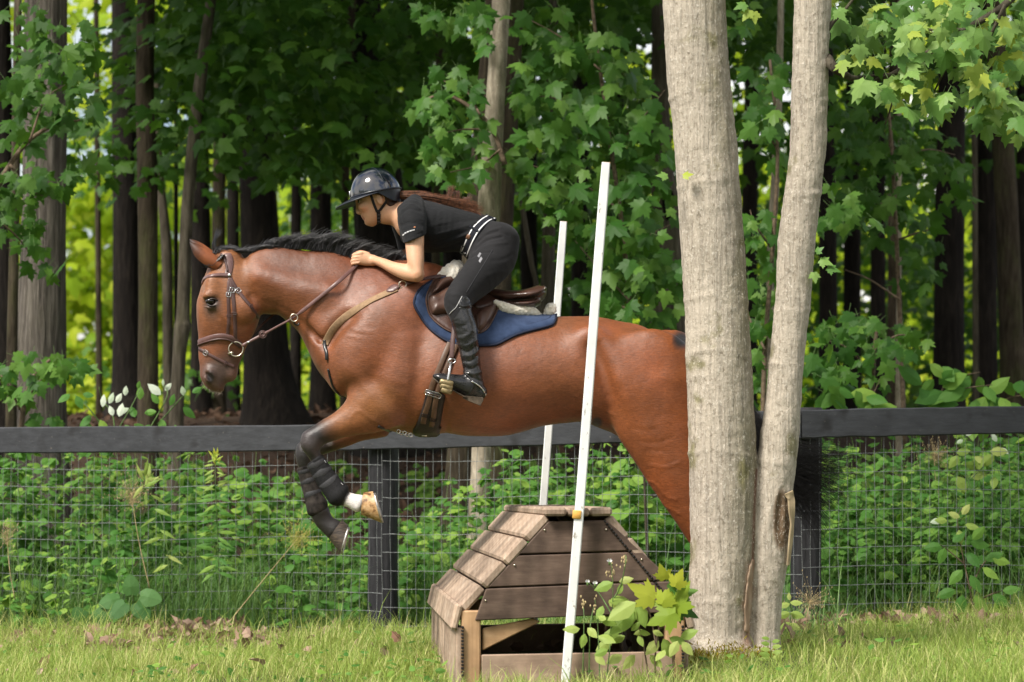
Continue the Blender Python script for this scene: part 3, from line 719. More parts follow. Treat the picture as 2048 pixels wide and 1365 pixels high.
def arm(s, sh=(0, 0), hy=HY):
    q = lambda a, b, w_, Y: P_((a[0] + sh[0], a[1] + sh[1]), (b[0] + sh[0], b[1] + sh[1]), w_, Y)
    RB.loft([q((806, 424), (848, 418), .05, s * .15), q((806, 448), (849, 446), .05, s * .19), q((809, 472), (848.5, 470), .044, s * .212), q((811.5, 500), (848, 500), .041, s * .232), q((815, 524), (848.5, 528), .04, s * .25), q((824, 546), (847, 552), .036, s * .262)], .02)
    w0 = at(752 + sh[0], 522 + sh[1], 0); e = at(836 + sh[0], 550 + sh[1], 0)
    Ys = lambda t: s * .262 * (1 - t) + hy * t
    RB.loft([q((836, 538), (836, 566), .034, Ys(.0)), q((818, 529), (813, 562), .038, Ys(.16)), q((796, 526), (788, 551), .037, Ys(.38)), q((775, 519.5), (766, 538), .031, Ys(.68)), q((758, 514), (752, 531), .026, Ys(.9)), q((748, 511), (745, 532), .023, Ys(1))], .014)
    # hand: palm, four curled fingers of different lengths, thumb leaving the side of the palm
    o = 1 if s < 0 else -1
    RB.loft([q((748, 511), (745, 532), .020, hy), q((736, 507), (733, 532.5), .019, hy), q((722, 504), (718, 530.5), .020, hy), q((714, 506), (711.5, 528), .019, hy)], .008)
    for i, (kx, ky, L_) in enumerate(((714.5, 508, 1.0), (711.5, 514, 1.08), (709.5, 520.5, 1.0), (709.5, 526.5, .82))):
        kx += sh[0]; ky += sh[1]
        K = at(kx, ky, hy - o * .010); p1 = at(kx - 5.5 * L_, ky + 2.0, hy - o * .002); p2 = at(kx - 4.0 * L_, ky + 5.5, hy + o * .022); p3 = at(kx + 5, ky + 7.0, hy + o * .032)
        RB.capsule([at(kx + 9, ky - 1, hy - o * .012), K, p1, p2, p3], [.0080, .0084, .0080, .0075, .0066], .0015)
    RB.capsule([at(736 + sh[0], 510 + sh[1], hy + o * .012), at(724 + sh[0], 506 + sh[1], hy + o * .030), at(713 + sh[0], 507 + sh[1], hy + o * .034), at(706 + sh[0], 512 + sh[1], hy + o * .028)], [.013, .0115, .010, .008], .006)
arm(-1)
HYF = -HY
arm(1, (-14, -10), HYF)
# neck and head
RB.loft([P_((757, 446), (790, 398), .052), P_((776, 449), (801, 404), .054), P_((794, 456), (820, 408), .066), P_((806, 466), (838, 412), .09)], .018)
RB.ell(at(755, 389), (.091, .073, .083), .01)
RB.loft([P_((709.5, 394), (786, 378), .068), P_((711.5, 404), (784, 394), .068), P_((715.5, 414), (778, 408), .064), P_((720, 424), (770, 420), .058), P_((724, 433), (764, 430), .051), P_((729.5, 441), (758, 440), .041), P_((736, 448), (753, 446.5), .026)], .012)
RB.loft([(at(714.5, 404), np.array([1., 0, 0]), .008, .0075, 0), (at(716, 412), np.array([1., 0, 0]), .011, .009, 0), (at(717.5, 419), np.array([1., 0, 0]), .015, .0115, 0), (at(718.5, 424), np.array([1., 0, 0]), .0155, .014, 0), (at(720.5, 427), np.array([1., 0, 0]), .009, .013, 0)], .008)
RB.ell(at(715.6, 424.3), (.0075, .0085, .0068), .006)
RB.capsule([at(727.5, 433.6, -.021), at(724.6, 432.8, 0), at(727.5, 433.6, .021)], [.004, .0066, .004], .005)
RB.capsule([at(730, 438.0, -.019), at(727.6, 438.2, 0), at(730, 438.0, .019)], [.004, .0068, .004], .005)
RB.capsule([at(731, 436, -.026), at(725.5, 435.6, 0), at(731, 436, .026)], [.0014, .0022, .0014], .003, cut=True)
RB.ell(at(735.5, 445.5), (.014, .02, .012), .012)
RB.ell(at(726.5, 443.0), (.004, .018, .004), .008, cut=True)
for s in (-1, 1):
    RB.ell(at(719, 405.2) + [0, s * .043, 0], (.015, .013, .009), .008, cut=True)
    RB.capsule([at(711.5, 400) + [0, s * .012, 0], at(713.5, 399) + [0, s * .034, 0], at(722, 401) + [0, s * .055, 0]], [.005, .006, .005], .012)
    RB.ell(at(726, 415) + [0, s * .045, 0], (.022, .018, .018), .02)
    RB.ell(at(718.5, 426) + [0, s * .013, 0], (.009, .007, .006), .006)
    # ear
    er = np.array(Matrix.Rotation(R(-22), 3, 'Y'))
    RB.ell(at(760, 401.5) + [0, s * .074, 0], (.0155, .010, .030), .004, rot=er)
    RB.ell(at(757.5, 401) + [0, s * .084, 0], (.0085, .006, .019), .004, cut=True, rot=er)
    RB.loft([(c, u, a - .008, b - .008, e) for c, u, a, b, e in legs(s)], .02)
    RB.loft([(c, u, a - .008, b - .008, e) for c, u, a, b, e in shins(s)], .015)
    RB.loft([(c, u, a - .008, b - .008, e) for c, u, a, b, e in foot(s)], .012)
BV, BQ = RB.net(1); del RB
BN = outward(BV, BQ)
BV = grooves(BV, BN, [([(719, 511), (712, 511), (704, 513)], .9, -.0032), ([(717, 517.5), (710, 517.5), (703, 519)], .9, -.0032), ([(716, 523.5), (709, 523.5), (703, 525)], .9, -.0032), ([(763, 528), (756, 519), (748, 516)], 1.2, .0015), ([(730, 513), (720, 510)], 1.2, .001), ([(842, 552), (834, 556)], 3, .003)])
bx, by = px_of(BV)
skin = np.array([.60, .345, .215]); C = np.tile(skin, (len(BV), 1)) * (1 + .05 * fbm(BV * 18, 3))[:, None]
def bp(f, c):
    global C
    C = C + (np.array(c) - C) * np.clip(f, 0, 1)[:, None]
hd = (by < 452) & (bx < 800)
bp(.45 * sm(12, 3, np.hypot(bx - 730, by - 420)) * hd, (.66, .27, .17))
bp(.9 * sm(3.2, 1.6, np.hypot((bx - 726.5) * .75, by - 433.2)) * (np.abs(BV[:, 1]) < .024) * hd, (.42, .15, .12))
bp(.9 * sm(3.4, 1.6, np.hypot((bx - 729) * .75, by - 438.2)) * (np.abs(BV[:, 1]) < .023) * hd, (.46, .17, .13))
bp(.85 * sm(1.7, .8, seg_d(bx, by, (713, 399.4), (724, 399.2))[0]) * (np.abs(BV[:, 1]) > .012) * hd, (.06, .035, .025))
bp(.35 * sm(6, 2, np.hypot(bx - 722, by - 405)) * hd, (.34, .16, .1))
bp(.35 * sm(26, 8, np.hypot(bx - 837, by - 560)), (.55, .25, .13))
bp(.3 * sm(7, 2, np.hypot(bx - 708, by - 518)) * (bx < 730) * (by > 480), (.66, .3, .2))
m = NT('skin', .46, .35); c = m.attr('Coat'); v = m.coord(); m.col(m.mix(1.0, c, m.ramp(m.noise(v, 120, 3), [(.3, .94), (.7, 1.05)]), 'MULTIPLY'))
m.set('Subsurface Weight', .12); m.set('Subsurface Radius', (.9, .35, .2)); m.set('Subsurface Scale', .008); m.bump(m.noise(v, 380, 2), .05, .001)
RIDER = empty('person', at(930, 610, 0), 'rider in black shirt and glossy navy helmet folded forward over the horse', 'person')
link('body', mesh_np('rider_body', BV, BQ, m.m, True, col=np.clip(C, .01, 1)), RIDER)
BT = tree_of(BV, BQ)
M_white = simple('eye_white', (.75, .72, .68), .2, .5, .03, 50, 0); M_iris = simple('iris', (.03, .016, .01), .1, .6, .1, 200, 0)
for s in (-1, 1):
    c = at(721.6, 405.4) + [0, s * .0385, 0]; mb = MB(); th = np.linspace(0, math.pi, 9); ph = np.linspace(0, 2 * math.pi, 14, endpoint=False)
    mb.grid(np.array([[c + .0125 * np.array([-math.cos(t_), math.sin(t_) * math.cos(p_), math.sin(t_) * math.sin(p_)]) for p_ in ph] for t_ in th]), True); o = mb.build('eye', M_white, RIDER)
    mb = MB(); th = np.linspace(0, .56, 5); f_ = np.array([-.80, s * .60, 0.]); g2 = np.array([.60 * s, .80, 0.])
    mb.grid(np.array([[c + .0129 * (f_ * math.cos(t_) + math.sin(t_) * (g2 * math.cos(p_) + np.array([0, 0, 1.]) * math.sin(p_))) for p_ in ph] for t_ in th]), True); mb.build('iris', M_iris, o)
    pts = [at(716.2, 403.6) + [0, s * .036, 0], at(717.6, 402.4) + [0, s * .045, 0], at(722, 402.6) + [0, s * .0525, 0], at(726.5, 404.8) + [0, s * .052, 0]]
    MB().tube(catmull(pts, 9), [.0012, .0018, .0022, .0025, .0026, .0026, .0024, .002, .0012], 5).build('eyelash', simple('lash%d' % s, (.02, .012, .01), .6, .2, .1, 50, 0), RIDER)

# shirt
SH = Field((-.70, -.34, 1.80), (.02, .34, 2.24), .0048)
SH.loft([(c, u, a + .006, b + .008, e) for c, u, a, b, e in TORSO[:7]], .02)
SH.plane_cut(at(796, 430), at(780, 432.5) - at(800, 430))                    # neckline
SH.ell(at(785, 425), (.085, .07, .11), .006, cut=True)
q0, q1 = at(962, 428), at(923, 508); nrm = np.cross(q1 - q0, [0, 1, 0]); nrm = nrm if nrm[0] > 0 else -nrm
SH.plane_cut((q0 + q1) / 2 + nrm / np.linalg.norm(nrm) * .012, nrm)          # tucked in at the waist
for s, sh in ((-1, (0, 0)), (1, (-14, -2))):
    F2 = Field(SH.lo, SH.lo + (SH.n - 1) * SH.h, SH.h)
    q = lambda a, b, w_, Y: P_((a[0] + sh[0], a[1] + sh[1]), (b[0] + sh[0], b[1] + sh[1]), w_, Y)
    F2.loft([q((812, 412), (850, 408), .052, s * .10), q((797, 424), (851, 424), .062, s * .15), q((795, 442), (853, 443), .067, s * .188), q((800, 462), (853, 458), .065, s * .206), q((806, 484), (851, 474), .060, s * .222), q((812, 510), (851, 500), .058, s * .236)], 0)
    a_, b_ = at(809 + sh[0], 487 + sh[1], s * .22), at(851 + sh[0], 470 + sh[1], s * .22)
    if s > 0: a_, b_ = at(798, 505, .22), at(840, 488, .22)
    nn = np.cross(b_ - a_, [0, 1, 0]); nn = nn if nn[2] < 0 else -nn; nn = nn / np.linalg.norm(nn) + np.array([0, -s * .12, 0])
    F2.plane_cut((a_ + b_) / 2, nn); n_ = np.minimum(SH.n, F2.n); sl = tuple(slice(0, k_) for k_ in n_); SH.uni(sl, F2.a[sl], .016)
SV, SQ = SH.net(1); del SH, F2
SN = outward(SV, SQ)
SV = grooves(SV, SN, [([(854, 446), (850, 462), (854, 485)], 3, -.002), ([(955, 446), (915, 458), (872, 470)], 3.5, .0032), ([(952, 456), (915, 470), (868, 486)], 3.2, -.003), ([(948, 462), (912, 478), (872, 494)], 3, .003), ([(944, 474), (915, 488), (885, 498)], 3, -.003), ([(958, 438), (920, 444), (880, 452)], 3, -.002),
    ([(806, 420), (822, 410), (838, 416)], 3, .002), ([(802, 430), (818, 418), (840, 424)], 2.2, -.0018), ([(800, 452), (822, 446), (846, 452)], 4, -.002), ([(806, 468), (828, 460), (849, 464)], 3, .0018), ([(808, 480), (830, 472), (850, 463)], 1.2, -.0014), ([(797, 415), (800, 432), (806, 452)], 2, -.002), ([(938, 490), (915, 497), (890, 502)], 3, .002), ([(858, 455), (880, 448), (905, 446)], 4, .002)])
m = NT('black_jersey', .82, .2); v = m.coord(); f = m.noise(v, 9, 4); m.col(m.ramp(f, [(.3, (.007, .0075, .0085)), (.7, (.013, .0135, .0155))])); b1 = m.bump(m.noise(m.coord(scale=(1, 1, 2.4), rot=(0, R(-20), 0)), 26, 3, .5, .6), .28, .012); m.bump(m.noise(v, 900, 2), .12, .0008, b1); m.set('Sheen Weight', .06); m.set('Sheen Roughness', .5)
SHIRT = link('shirt', mesh_np('shirt', SV, SQ, m.m), RIDER)
STR = tree_of(SV, SQ)
# breeches
BR = Field((-.34, -.46, 1.46), (.09, .46, 2.14), .0055)
BR.loft([(c, u, a + .004, b + .006, e) for c, u, a, b, e in TORSO[4:]], .02)
for s in (-1, 1):
    BR.loft(legs(s), .035)
    BR.loft(shins(s)[:2], .015)
q0, q1 = at(966, 428), at(925, 506)
BR.plane_cut((q0 + q1) / 2, -nrm)
RV, RQ = BR.net(1); del BR
RN = outward(RV, RQ)
RV = grooves(RV, RN, [([(950, 500), (972, 482), (1004, 474)], 2.6, -.005), ([(948, 508), (975, 492), (1012, 486)], 3.2, .003), ([(955, 486), (972, 470), (996, 462)], 2.4, -.0035), ([(960, 478), (978, 464), (1002, 456)], 3, .0025), ([(942, 516), (962, 506), (985, 505)], 2, -.003), ([(975, 470), (1000, 466), (1018, 472)], 2, -.002),
    ([(894, 604), (906, 612), (918, 610)], 3, -.002), ([(900, 588), (915, 590), (930, 596)], 4, .002), ([(1025, 510), (1005, 520), (985, 522)], 4, -.002), ([(1010, 545), (995, 545), (975, 552)], 4, .002)])
m = NT('charcoal_stretch', .8, .16); v = m.coord(); f = m.noise(v, 7, 3); m.col(m.ramp(f, [(.3, (.011, .011, .012)), (.7, (.019, .0185, .0205))])); b1 = m.bump(m.noise(m.coord(scale=(1, 1, 2.0), rot=(0, R(35), 0)), 22, 3, .5, .8), .16, .010); m.bump(m.noise(v, 420, 2), .2, .001, b1); m.set('Sheen Weight', .05)
BREECH = link('breeches', mesh_np('breeches', RV, RQ, m.m), RIDER)
RT = tree_of(RV, RQ)
M_seam = simple('seam_thread', (.05, .05, .055), .7, .2, .1, 80, 0)
mb = MB(); P, N = path_on(RT, [(985, 500), (968, 528), (948, 560), (932, 586)], 4, .0005); ribbon(mb, P, N, .0022, .0012); mb.build('seam', M_seam, BREECH)
M_greyprint = simple('grey_print', (.22, .22, .235), .5, .4, .08, 60, 0)
for quad in ([(959, 505.5), (963, 507), (958.5, 516), (954.5, 513)], [(962, 513.5), (965.5, 517.5), (960.5, 526.5), (957, 522.5)]):
    mb = MB(); patch(mb, RT, quad, .0004, .0008, 1.5, 0, 2, False); mb.build('logo_bar', M_greyprint, BREECH)
# white print on the sleeve: four short words, too small to read
M_print = simple('white_print', (.80, .80, .82), .5, .3, .03, 60, 0); M_oprint = simple('rust_print', (.42, .17, .08), .5, .3, .1, 60, 0)
bl = [((804.5, 468.5), (807.3, 465.3)), ((808.5, 464.5), (811.8, 462.4)), ((813, 462), (817.6, 459.9)), ((818.6, 459.4), (829, 456.6))]
mb = MB()
for (a, b) in bl:
    n_ = max(2, int(math.hypot(b[0] - a[0], b[1] - a[1]) / 1.25)); dx, dy = (b[0] - a[0]) / n_, (b[1] - a[1]) / n_
    for i in range(n_):
        x0, y0 = a[0] + dx * i, a[1] + dy * i; L_ = math.hypot(dx, dy); ux, uy = dx / L_, dy / L_; vx, vy = uy * 2.3, -ux * 2.3; w_ = .86
        k_ = i % 3
        cells = [(0, 0, w_, .3), (0, .7, w_, 1), (0, 0, .36, 1)] if k_ == 0 else [(0, 0, .36, 1), (.5, 0, w_, 1), (0, .4, w_, .65)] if k_ == 1 else [(0, 0, w_, .3), (.25, 0, .65, 1), (0, .72, w_, 1)]
        for (ca, cb, cc, cd_) in cells:
            patch(mb, STR, [(x0 + dx * p + vx * q - vx, y0 + dy * p + vy * q - vy + 2.3) for p, q in ((ca, cb), (cc, cb), (cc, cd_), (ca, cd_))], .0005, .0006, 1.2, 0, 2, False)
tag(mb.build('sleeve_lettering', M_print, SHIRT), kind='stuff')
mb = MB(); patch(mb, STR, [(826.5, 455.2), (829.2, 453.2), (831.6, 453.8), (830.6, 457), (829.8, 456)], .0005, .0006, 1.2, 0, 2, False); mb.build('sleeve_emblem', M_oprint, SHIRT)
# belt: dark elastic with two white edges, tan keeper, metal clasp
M_belt = simple('navy_elastic', (.012, .013, .019), .8, .2, .15, 90, .3); M_bwhite = simple('white_elastic', (.78, .78, .78), .6, .3, .04, 90, .2)
both = MB()
SVQ = np.vstack([SV, RV]); BTT = tree_of(SVQ, np.vstack([SQ, RQ + len(SV)]))
ctr = [(983.5, 434), (972, 441), (961, 450), (952, 460), (944.5, 473), (938, 487), (932, 502), (929.5, 507)]
P, N = path_on(BTT, ctr, 3, .002)
P0 = np.vstack([at(984, 431.5)[None] + [0, 0, .002], P]); N0 = np.vstack([[0.45, 0, .9], N]); N0 = smooth1(N0, 2)
Pm = np.vstack([P0[::-1] * [1, -1, 1], P0[1:]]) ; Nm = np.vstack([N0[::-1] * [1, -1, 1], N0[1:]]); Pm, Nm = smooth1(Pm, 2), smooth1(Nm, 4)
mb = MB(); ribbon(mb, Pm, Nm, .052, .0035); BELT = mb.build('belt', M_belt, RIDER)
T_ = np.gradient(Pm, axis=0); S_ = np.cross(Nm, T_); S_ /= np.linalg.norm(S_, axis=1, keepdims=True)
for o_ in (-.0165, .0165):
    mb = MB(); ribbon(mb, Pm + S_ * o_ + Nm * .0032, Nm, .0062, .0012); mb.build('white_edge', M_bwhite, BELT)
M_tanl = simple('tan_leather', (.17, .085, .05), .5, .4, .15, 60); M_blackl = simple('black_leather', (.012, .012, .013), .32, .5, .15, 60)
M_steel = simple('polished_steel', (.62, .62, .62), .22, .5, .05, 60, .03, .001, Metallic=1.0)
mb = MB(); patch(mb, BTT, [(935.5, 468), (942.5, 471.5), (940, 479.5), (932, 476)], .0065, .002, 2, .001, 3, False); mb.build('keeper', M_tanl, BELT)
for pts in ([(951.5, 459), (945, 456.5)], [(953, 463.5), (958.5, 461)]): pass
for a in ((948, 458.5), (980, 437)):
    mb = MB(); P, N = path_on(BTT, [(a[0] - 9, a[1] - 6), a, (a[0] + 9, a[1] + 6)], 3, .0065); ribbon(mb, P, N, .011, .002); mb.build('loop', M_belt, BELT)
mb = MB(); P, N = path_on(BTT, [(926, 490), (921.5, 500), (924, 506), (934, 507)], 2, .006); mb.tube(P, .0016, 6); P, N = path_on(BTT, [(930, 503), (934, 506)], 1, .007); mb.tube(P, .004, 6); mb.build('clasp', M_steel, BELT)

# boots
m = NT('boot_leather', .3, .55); v = m.coord(); m.col(m.ramp(m.noise(v, 12, 4), [(.3, (.008, .008, .009)), (.7, (.022, .022, .023))])); f = m.noise(m.coord(scale=(1, 1, 2.2), rot=(0, R(28), 0)), 15, 2, .4, 1.0); b1 = m.bump(f, .22, .012); m.bump(m.noise(v, 220, 3), .12, .001, b1); m.l(m.ramp(m.noise(v, 14, 3), [(.3, .16), (.7, .34)]), m.b.inputs['Roughness']); M_boot = m.m
M_bsole = simple('boot_sole', (.075, .058, .042), .75, .2, .25, 50, .4)
for s in (-1, 1):
    FB = Field((-.40, min(.27 * s, .45 * s), 1.12), (-.08, max(.27 * s, .45 * s), 1.74), .0046)
    FB.loft([P_((894.5, 612), (945, 612), .060, s * .35)] + [(c, u, a + .003, b + .003, e) for c, u, a, b, e in shins(s)], .015)
    FB.loft(foot(s), .018)
    a_, b_ = at(892, 628, s * .35), at(942, 606, s * .35); nn = np.cross(b_ - a_, [0, 1, 0]); nn = nn if nn[2] > 0 else -nn; FB.plane_cut(b_, nn)
    V, Q = FB.net(1); N = outward(V, Q) if s < 0 else -outward(V * [1, -1, 1], Q) * [1, -1, 1]
    if s < 0:
        V = grooves(V, N, [([(922, 700), (936, 704), (952, 694)], 3.2, -.003), ([(920, 690), (935, 692), (952, 680)], 3.5, .0025), ([(925, 722), (942, 722), (958, 710)], 3, -.0035), ([(926, 712), (942, 712), (956, 702)], 3.2, .003), ([(928, 735), (944, 738), (960, 730)], 2.6, -.0035), ([(928, 744), (945, 748), (962, 744)], 3, .004), ([(932, 756), (948, 757), (964, 764)], 2, -.004), ([(916, 676), (928, 676), (944, 662)], 4, .003), ([(908, 655), (922, 655), (940, 645)], 5, -.002),
            ([(890, 762), (910, 776), (930, 786), (950, 792)], 1.4, -.003)])
    bo = link('boot', mesh_np('riding_boot', V, Q, M_boot), RIDER)
    mb = MB(); so = [(867, 757), (876, 765), (890, 774.5), (908, 783), (926, 793), (934, 797)]
    for side in (0,):
        G = []
        for i, (x, y) in enumerate(catmull(so, 16)):
            t_ = i / 15; hw = .012 + .027 * math.sin(min(1, t_ * 3.2) * math.pi / 2) - .006 * t_
            c0 = at(x, y - 1.5, s * (.374 - .01 * t_)); d_ = at(x - 1.2, y + 1.6, s * (.374 - .01 * t_)) - at(x, y, s * (.374 - .01 * t_))
            G.append([c0 + [0, -hw, 0], c0 + [0, hw, 0], c0 + [0, hw, 0] + d_, c0 + [0, -hw, 0] + d_])
        mb.grid(np.array(G), True, True)
    mb.build('sole', M_bsole, bo)
    mb = MB(); pl = [(929, 792), (966, 795), (967, 800), (961, 812), (943, 805), (925, 797)]
    for k_, hw in ((0, .029),):
        y0 = s * .364; A_ = [at(x, y, y0) for x, y in pl]; n_ = len(pl)
        V_ = [p + [0, -hw * (.9 if i in (3, 4, 5) else 1), 0] for i, p in enumerate(A_)] + [p + [0, hw * (.9 if i in (3, 4, 5) else 1), 0] for i, p in enumerate(A_)]
        mb.add(V_, [tuple(range(n_)), tuple(range(n_, 2 * n_))[::-1]] + [(i, (i + 1) % n_, (i + 1) % n_ + n_, i + n_) for i in range(n_)])
    mb.build('heel', M_bsole, bo, False)
    if s < 0:
        tb = tree_of(V, Q); KT = tree_of(np.vstack([V, RV]), np.vstack([Q, RQ + len(V)]))
        mb = MB(); patch(mb, KT, [(925, 592), (933, 593.5), (939, 600), (941, 608), (938.5, 614), (930, 616), (921, 614), (915, 611), (918, 603)], .001, .0018, 2.5, .0008, 4); kp = mb.build('knee_patch', M_blackl, bo)
        mb = MB()
        for p in ((927, 597), (933, 597.5), (937.5, 602), (923, 603), (920.5, 609.5)):
            c, n = hit(KT, *p); mb.tube([c + n * .002, c + n * .0045], [.0022, .001], 6)
        mb.build('stud', M_steel, kp)
        mb = MB(); P, N = path_on(KT, [(899, 629), (905, 622), (912, 616), (918, 604), (924, 593)], 2, .001); ribbon(mb, P, N, .003, .002); mb.build('piping', simple('pale_piping', (.4, .4, .4), .4, .4, .05, 50, 0), bo)
        # spur: strap, button and curved steel shank
        mb = MB(); P, N = path_on(tb, [(930, 748), (936, 752), (943, 760), (947, 768), (944, 780), (938, 790)], 2, .001); ribbon(mb, P, N, .009, .0025); sp = mb.build('spur_strap', M_blackl, bo)
        mb = MB(); P, N = path_on(tb, [(928, 747), (934, 744), (938, 747)], 2, .001); mb.tube(P, .0022, 6); mb.build('zip_pull', M_steel, sp)
        mb = MB(); P, N = path_on(tb, [(944, 763), (952, 768), (960, 774), (966, 782), (969, 787)], 2, .004); P[-2:, 1] += .012; mb.tube(np.vstack([P, at(972, 791, P[-1][1])]), [.0034] * len(P) + [.005], 7); c, n = hit(tb, 945, 764); mb.tube([c, c + n * .007], [.006, .004], 10); mb.build('spur', M_steel, sp)

# helmet
HC = at(751.5, 388.5); TL = R(12)      # tilt of the rim: lower at the front
ex, ez = np.array([math.cos(TL), 0, math.sin(TL)]), np.array([-math.sin(TL), 0, math.cos(TL)]); ey = np.array([0, 1., 0])
def sph(fu, n=40, k=56, t0=0, t1=math.pi / 2):
    return np.array([[HC + fu(t_, p_) for p_ in np.linspace(0, 2 * math.pi, k, endpoint=False)] for t_ in np.linspace(t0, t1, n)])
RX, RY, RZ = .1155, .104, .121
def shell(t_, p_, s=1.0):
    c_, z_ = math.sin(t_), math.cos(t_); bx_ = RX * (1.0 + .0 * math.cos(p_))
    return (ex * (c_ * math.cos(p_) * bx_) + ey * (c_ * math.sin(p_) * RY) + ez * (z_ * RZ)) * s
m = NT('gloss_navy_shell', .02, .5); m.col((.004, .006, .013)); m.set('IOR', 1.85); m.set('Coat Weight', .3); m.set('Coat Roughness', .01); m.set('Metallic', .0); M_hshell = m.m
m = NT('matte_navy', .38, .5); m.col((.008, .011, .019)); m.bump(m.noise(m.coord(), 300, 2), .05, .001); M_hrim = m.m
mb = MB(); mb.grid(sph(shell), True); HELM = mb.build('helmet', M_hshell, RIDER)
# matte lower band, deeper at the nape
def band(t_, p_):
    bk = max(0, math.cos(p_)); q = (t_ - 1.45) / .35
    dep = .006 + .058 * sm(-.1, .85, np.array(math.cos(p_))).item(); s_ = 1.012 - .10 * q * bk
    return (ex * math.cos(p_) * RX + ey * math.sin(p_) * RY) * s_ - ez * (dep * q - .006)
mb = MB(); G = sph(band, 8, 56, 1.45, 1.80); mb.grid(G, True); mb.build('rear_shell', M_hrim, HELM)
mb = MB(); P = [HC + shell(math.pi / 2 - .02, p_) * 1.012 for p_ in np.linspace(0, 2 * math.pi, 57)]; mb.tube(P, .0045, 8, False); mb.build('rim', M_hrim, HELM)
# centre strip and front badge
mb = MB(); A_ = np.array([HC + shell(t_, math.pi) * 1.004 for t_ in np.linspace(math.pi / 2, .05, 20)] + [HC + shell(t_, 0) * 1.004 for t_ in np.linspace(.05, math.pi / 2, 20)])
for s in (-1, 1):
    B_ = np.array([HC + shell(t_, s * 1.12) * 1.002 for t_ in np.linspace(math.pi / 2, .12, 18)]); mb.tube(B_, .0011, 5)
mb.build('shell_seam', M_hrim, HELM)
mb = MB(); c = HC + shell(math.pi / 2 - .18, math.pi); mb.box(c + [-.002, 0, 0], (.006, .022, .030), None, .002); mb.build('badge', M_steel, HELM)
# wide visor
mb = MB(); top, bot = [], []
for p_ in np.linspace(-1.75, 1.75, 41):
    d_ = -ex * math.cos(p_) * RX + ey * math.sin(p_) * RY; inn = HC + d_ * 1.0 - ez * .003
    e_ = .066 * max(0, math.cos(p_ * .93)) ** 1.7 + .005; dr = np.array([-math.cos(p_ * .8) * ex[0], math.sin(p_) * .75, 0]); dr = dr / np.linalg.norm(dr)
    row = [inn + ez * .006, inn + dr * e_ * .25 - [0, 0, e_ * .10], inn + dr * e_ * .6 - [0, 0, e_ * .28], inn + dr * e_ * .93 - [0, 0, e_ * .50], inn + dr * e_ - [0, 0, e_ * .56]]
    low = [r_ - np.array([0, 0, .005]) for r_ in row[::-1]]
    top.append(row + low)
mb.grid(np.array(top), True, True); mb.build('visor', M_hrim, HELM)
mb = MB()
for pts, w_ in (([(741, 386), (745, 400), (749, 412), (754, 424)], .012), ([(780, 388), (774, 400), (767, 411), (759, 421)], .012), ([(756, 420), (757, 432), (757, 443), (756, 446.5)], .017)):
    P, N = path_on(BT, pts, 2.5, .002, -.06); ribbon(mb, P, N, w_, .003)
HST = mb.build('chin_strap', simple('strap_webbing', (.012, .012, .014), .6, .3, .1, 120, .3), HELM)
mb = MB()
for y_ in (429.5, 436, 442):
    c, n = hit(BT, 757, y_, -.06); mb.box(c + n * .005, (.018, .004, .006), None, .0012)
mb.build('buckle', simple('buckle_plastic', (.02, .02, .022), .3, .5, .05, 60, 0), HST)
# hair: under the helmet and a long tail blown back along the spine
M_hair = hairmat('brown_hair', (.035, .013, .007), (.20, .080, .038), .36, .45)
mb = MB(); patch(mb, BT, [(740, 387), (760, 384), (784, 388), (794, 402), (790, 409), (780, 413), (772, 407), (768, 393), (756, 390)], .001, .003, 3, .003, 6, Ydef=-.06, mirror=True); mb.build('hair_under_helmet', simple('dark_hair', (.03, .014, .009), .5, .4, .3, 120, .4), RIDER)
cur = []
def backtop(x): return np.interp(x, [780, 800, 820, 845, 880, 920, 960, 980], [402, 400, 400, 399, 408, 416, 426, 432])
for g_ in range(64):      # locks of the tail, streaming along the back and spreading towards their tips
    e = rng.normal(0, 1, 6); end = 972 - 92 * rng.random() ** 1.5; Y0 = rng.normal(0, .016); up = 4.5 + 2.5 * e[0]; ph = 6.28 * rng.random(); amp = 1.2 + 3.2 * rng.random(); sp = 7.5 * e[1]; ts = np.linspace(0, 1, 7)
    for i in range(20):
        k_ = .9 + .12 * rng.random(); jit = rng.normal(0, 1, 3); pts = []
        for t_ in ts:
            x = 789 + (end - 789) * t_ * k_; y = backtop(x) - up * (1 - .2 * t_) - (4 if t_ < .2 else 2) + sp * t_ ** 1.6 + amp * t_ ** 1.5 * math.sin(ph + t_ * 5.5) + jit[0] * (1.0 + 1.6 * t_)
            pts.append(at(x, y, Y0 * (.7 + 1.6 * t_) + .004 * jit[1] * t_ - .010 * t_))
        cur.append(np.array(pts))
for i in range(150):     # locks that curl up
    b_ = i % 3; u_ = rng.normal(0, 1, 8); Y0 = rng.normal(0, .015)
    pts = [[(850, 404), (880, 412), (893, 405), (898, 390), (900, 378), (903, 372)], [(880, 416), (900, 420), (910, 405), (914, 392), (912, 384), (906, 388)], [(910, 424), (926, 420), (930, 408), (934, 398), (935, 395), (932, 400)]][b_]
    cur.append(np.array([at(x + u_[0] * 2.0 + u_[k_] * .5 + k_ * 1.0 * u_[6], y + u_[1] * 1.6 + u_[k_ + 1] * .5, Y0) for k_, (x, y) in enumerate(pts)]))
for i in range(120):
    u_ = rng.normal(0, 1, 8); pts = [(890, 420), (897, 430), (906, 435), (916, 432), (924, 424)] if i % 2 else [(930, 424), (945, 424), (958, 430), (965, 436)]
    cur.append(np.array([at(x + u_[k_] * 1.5, y + u_[k_ + 1] * 1.2, -.06 - .004 * k_) for k_, (x, y) in enumerate(pts)]))
V, Q = strands(cur, .0021, n=12); link('hair', mesh_np('hair', V, Q, M_hair), RIDER)
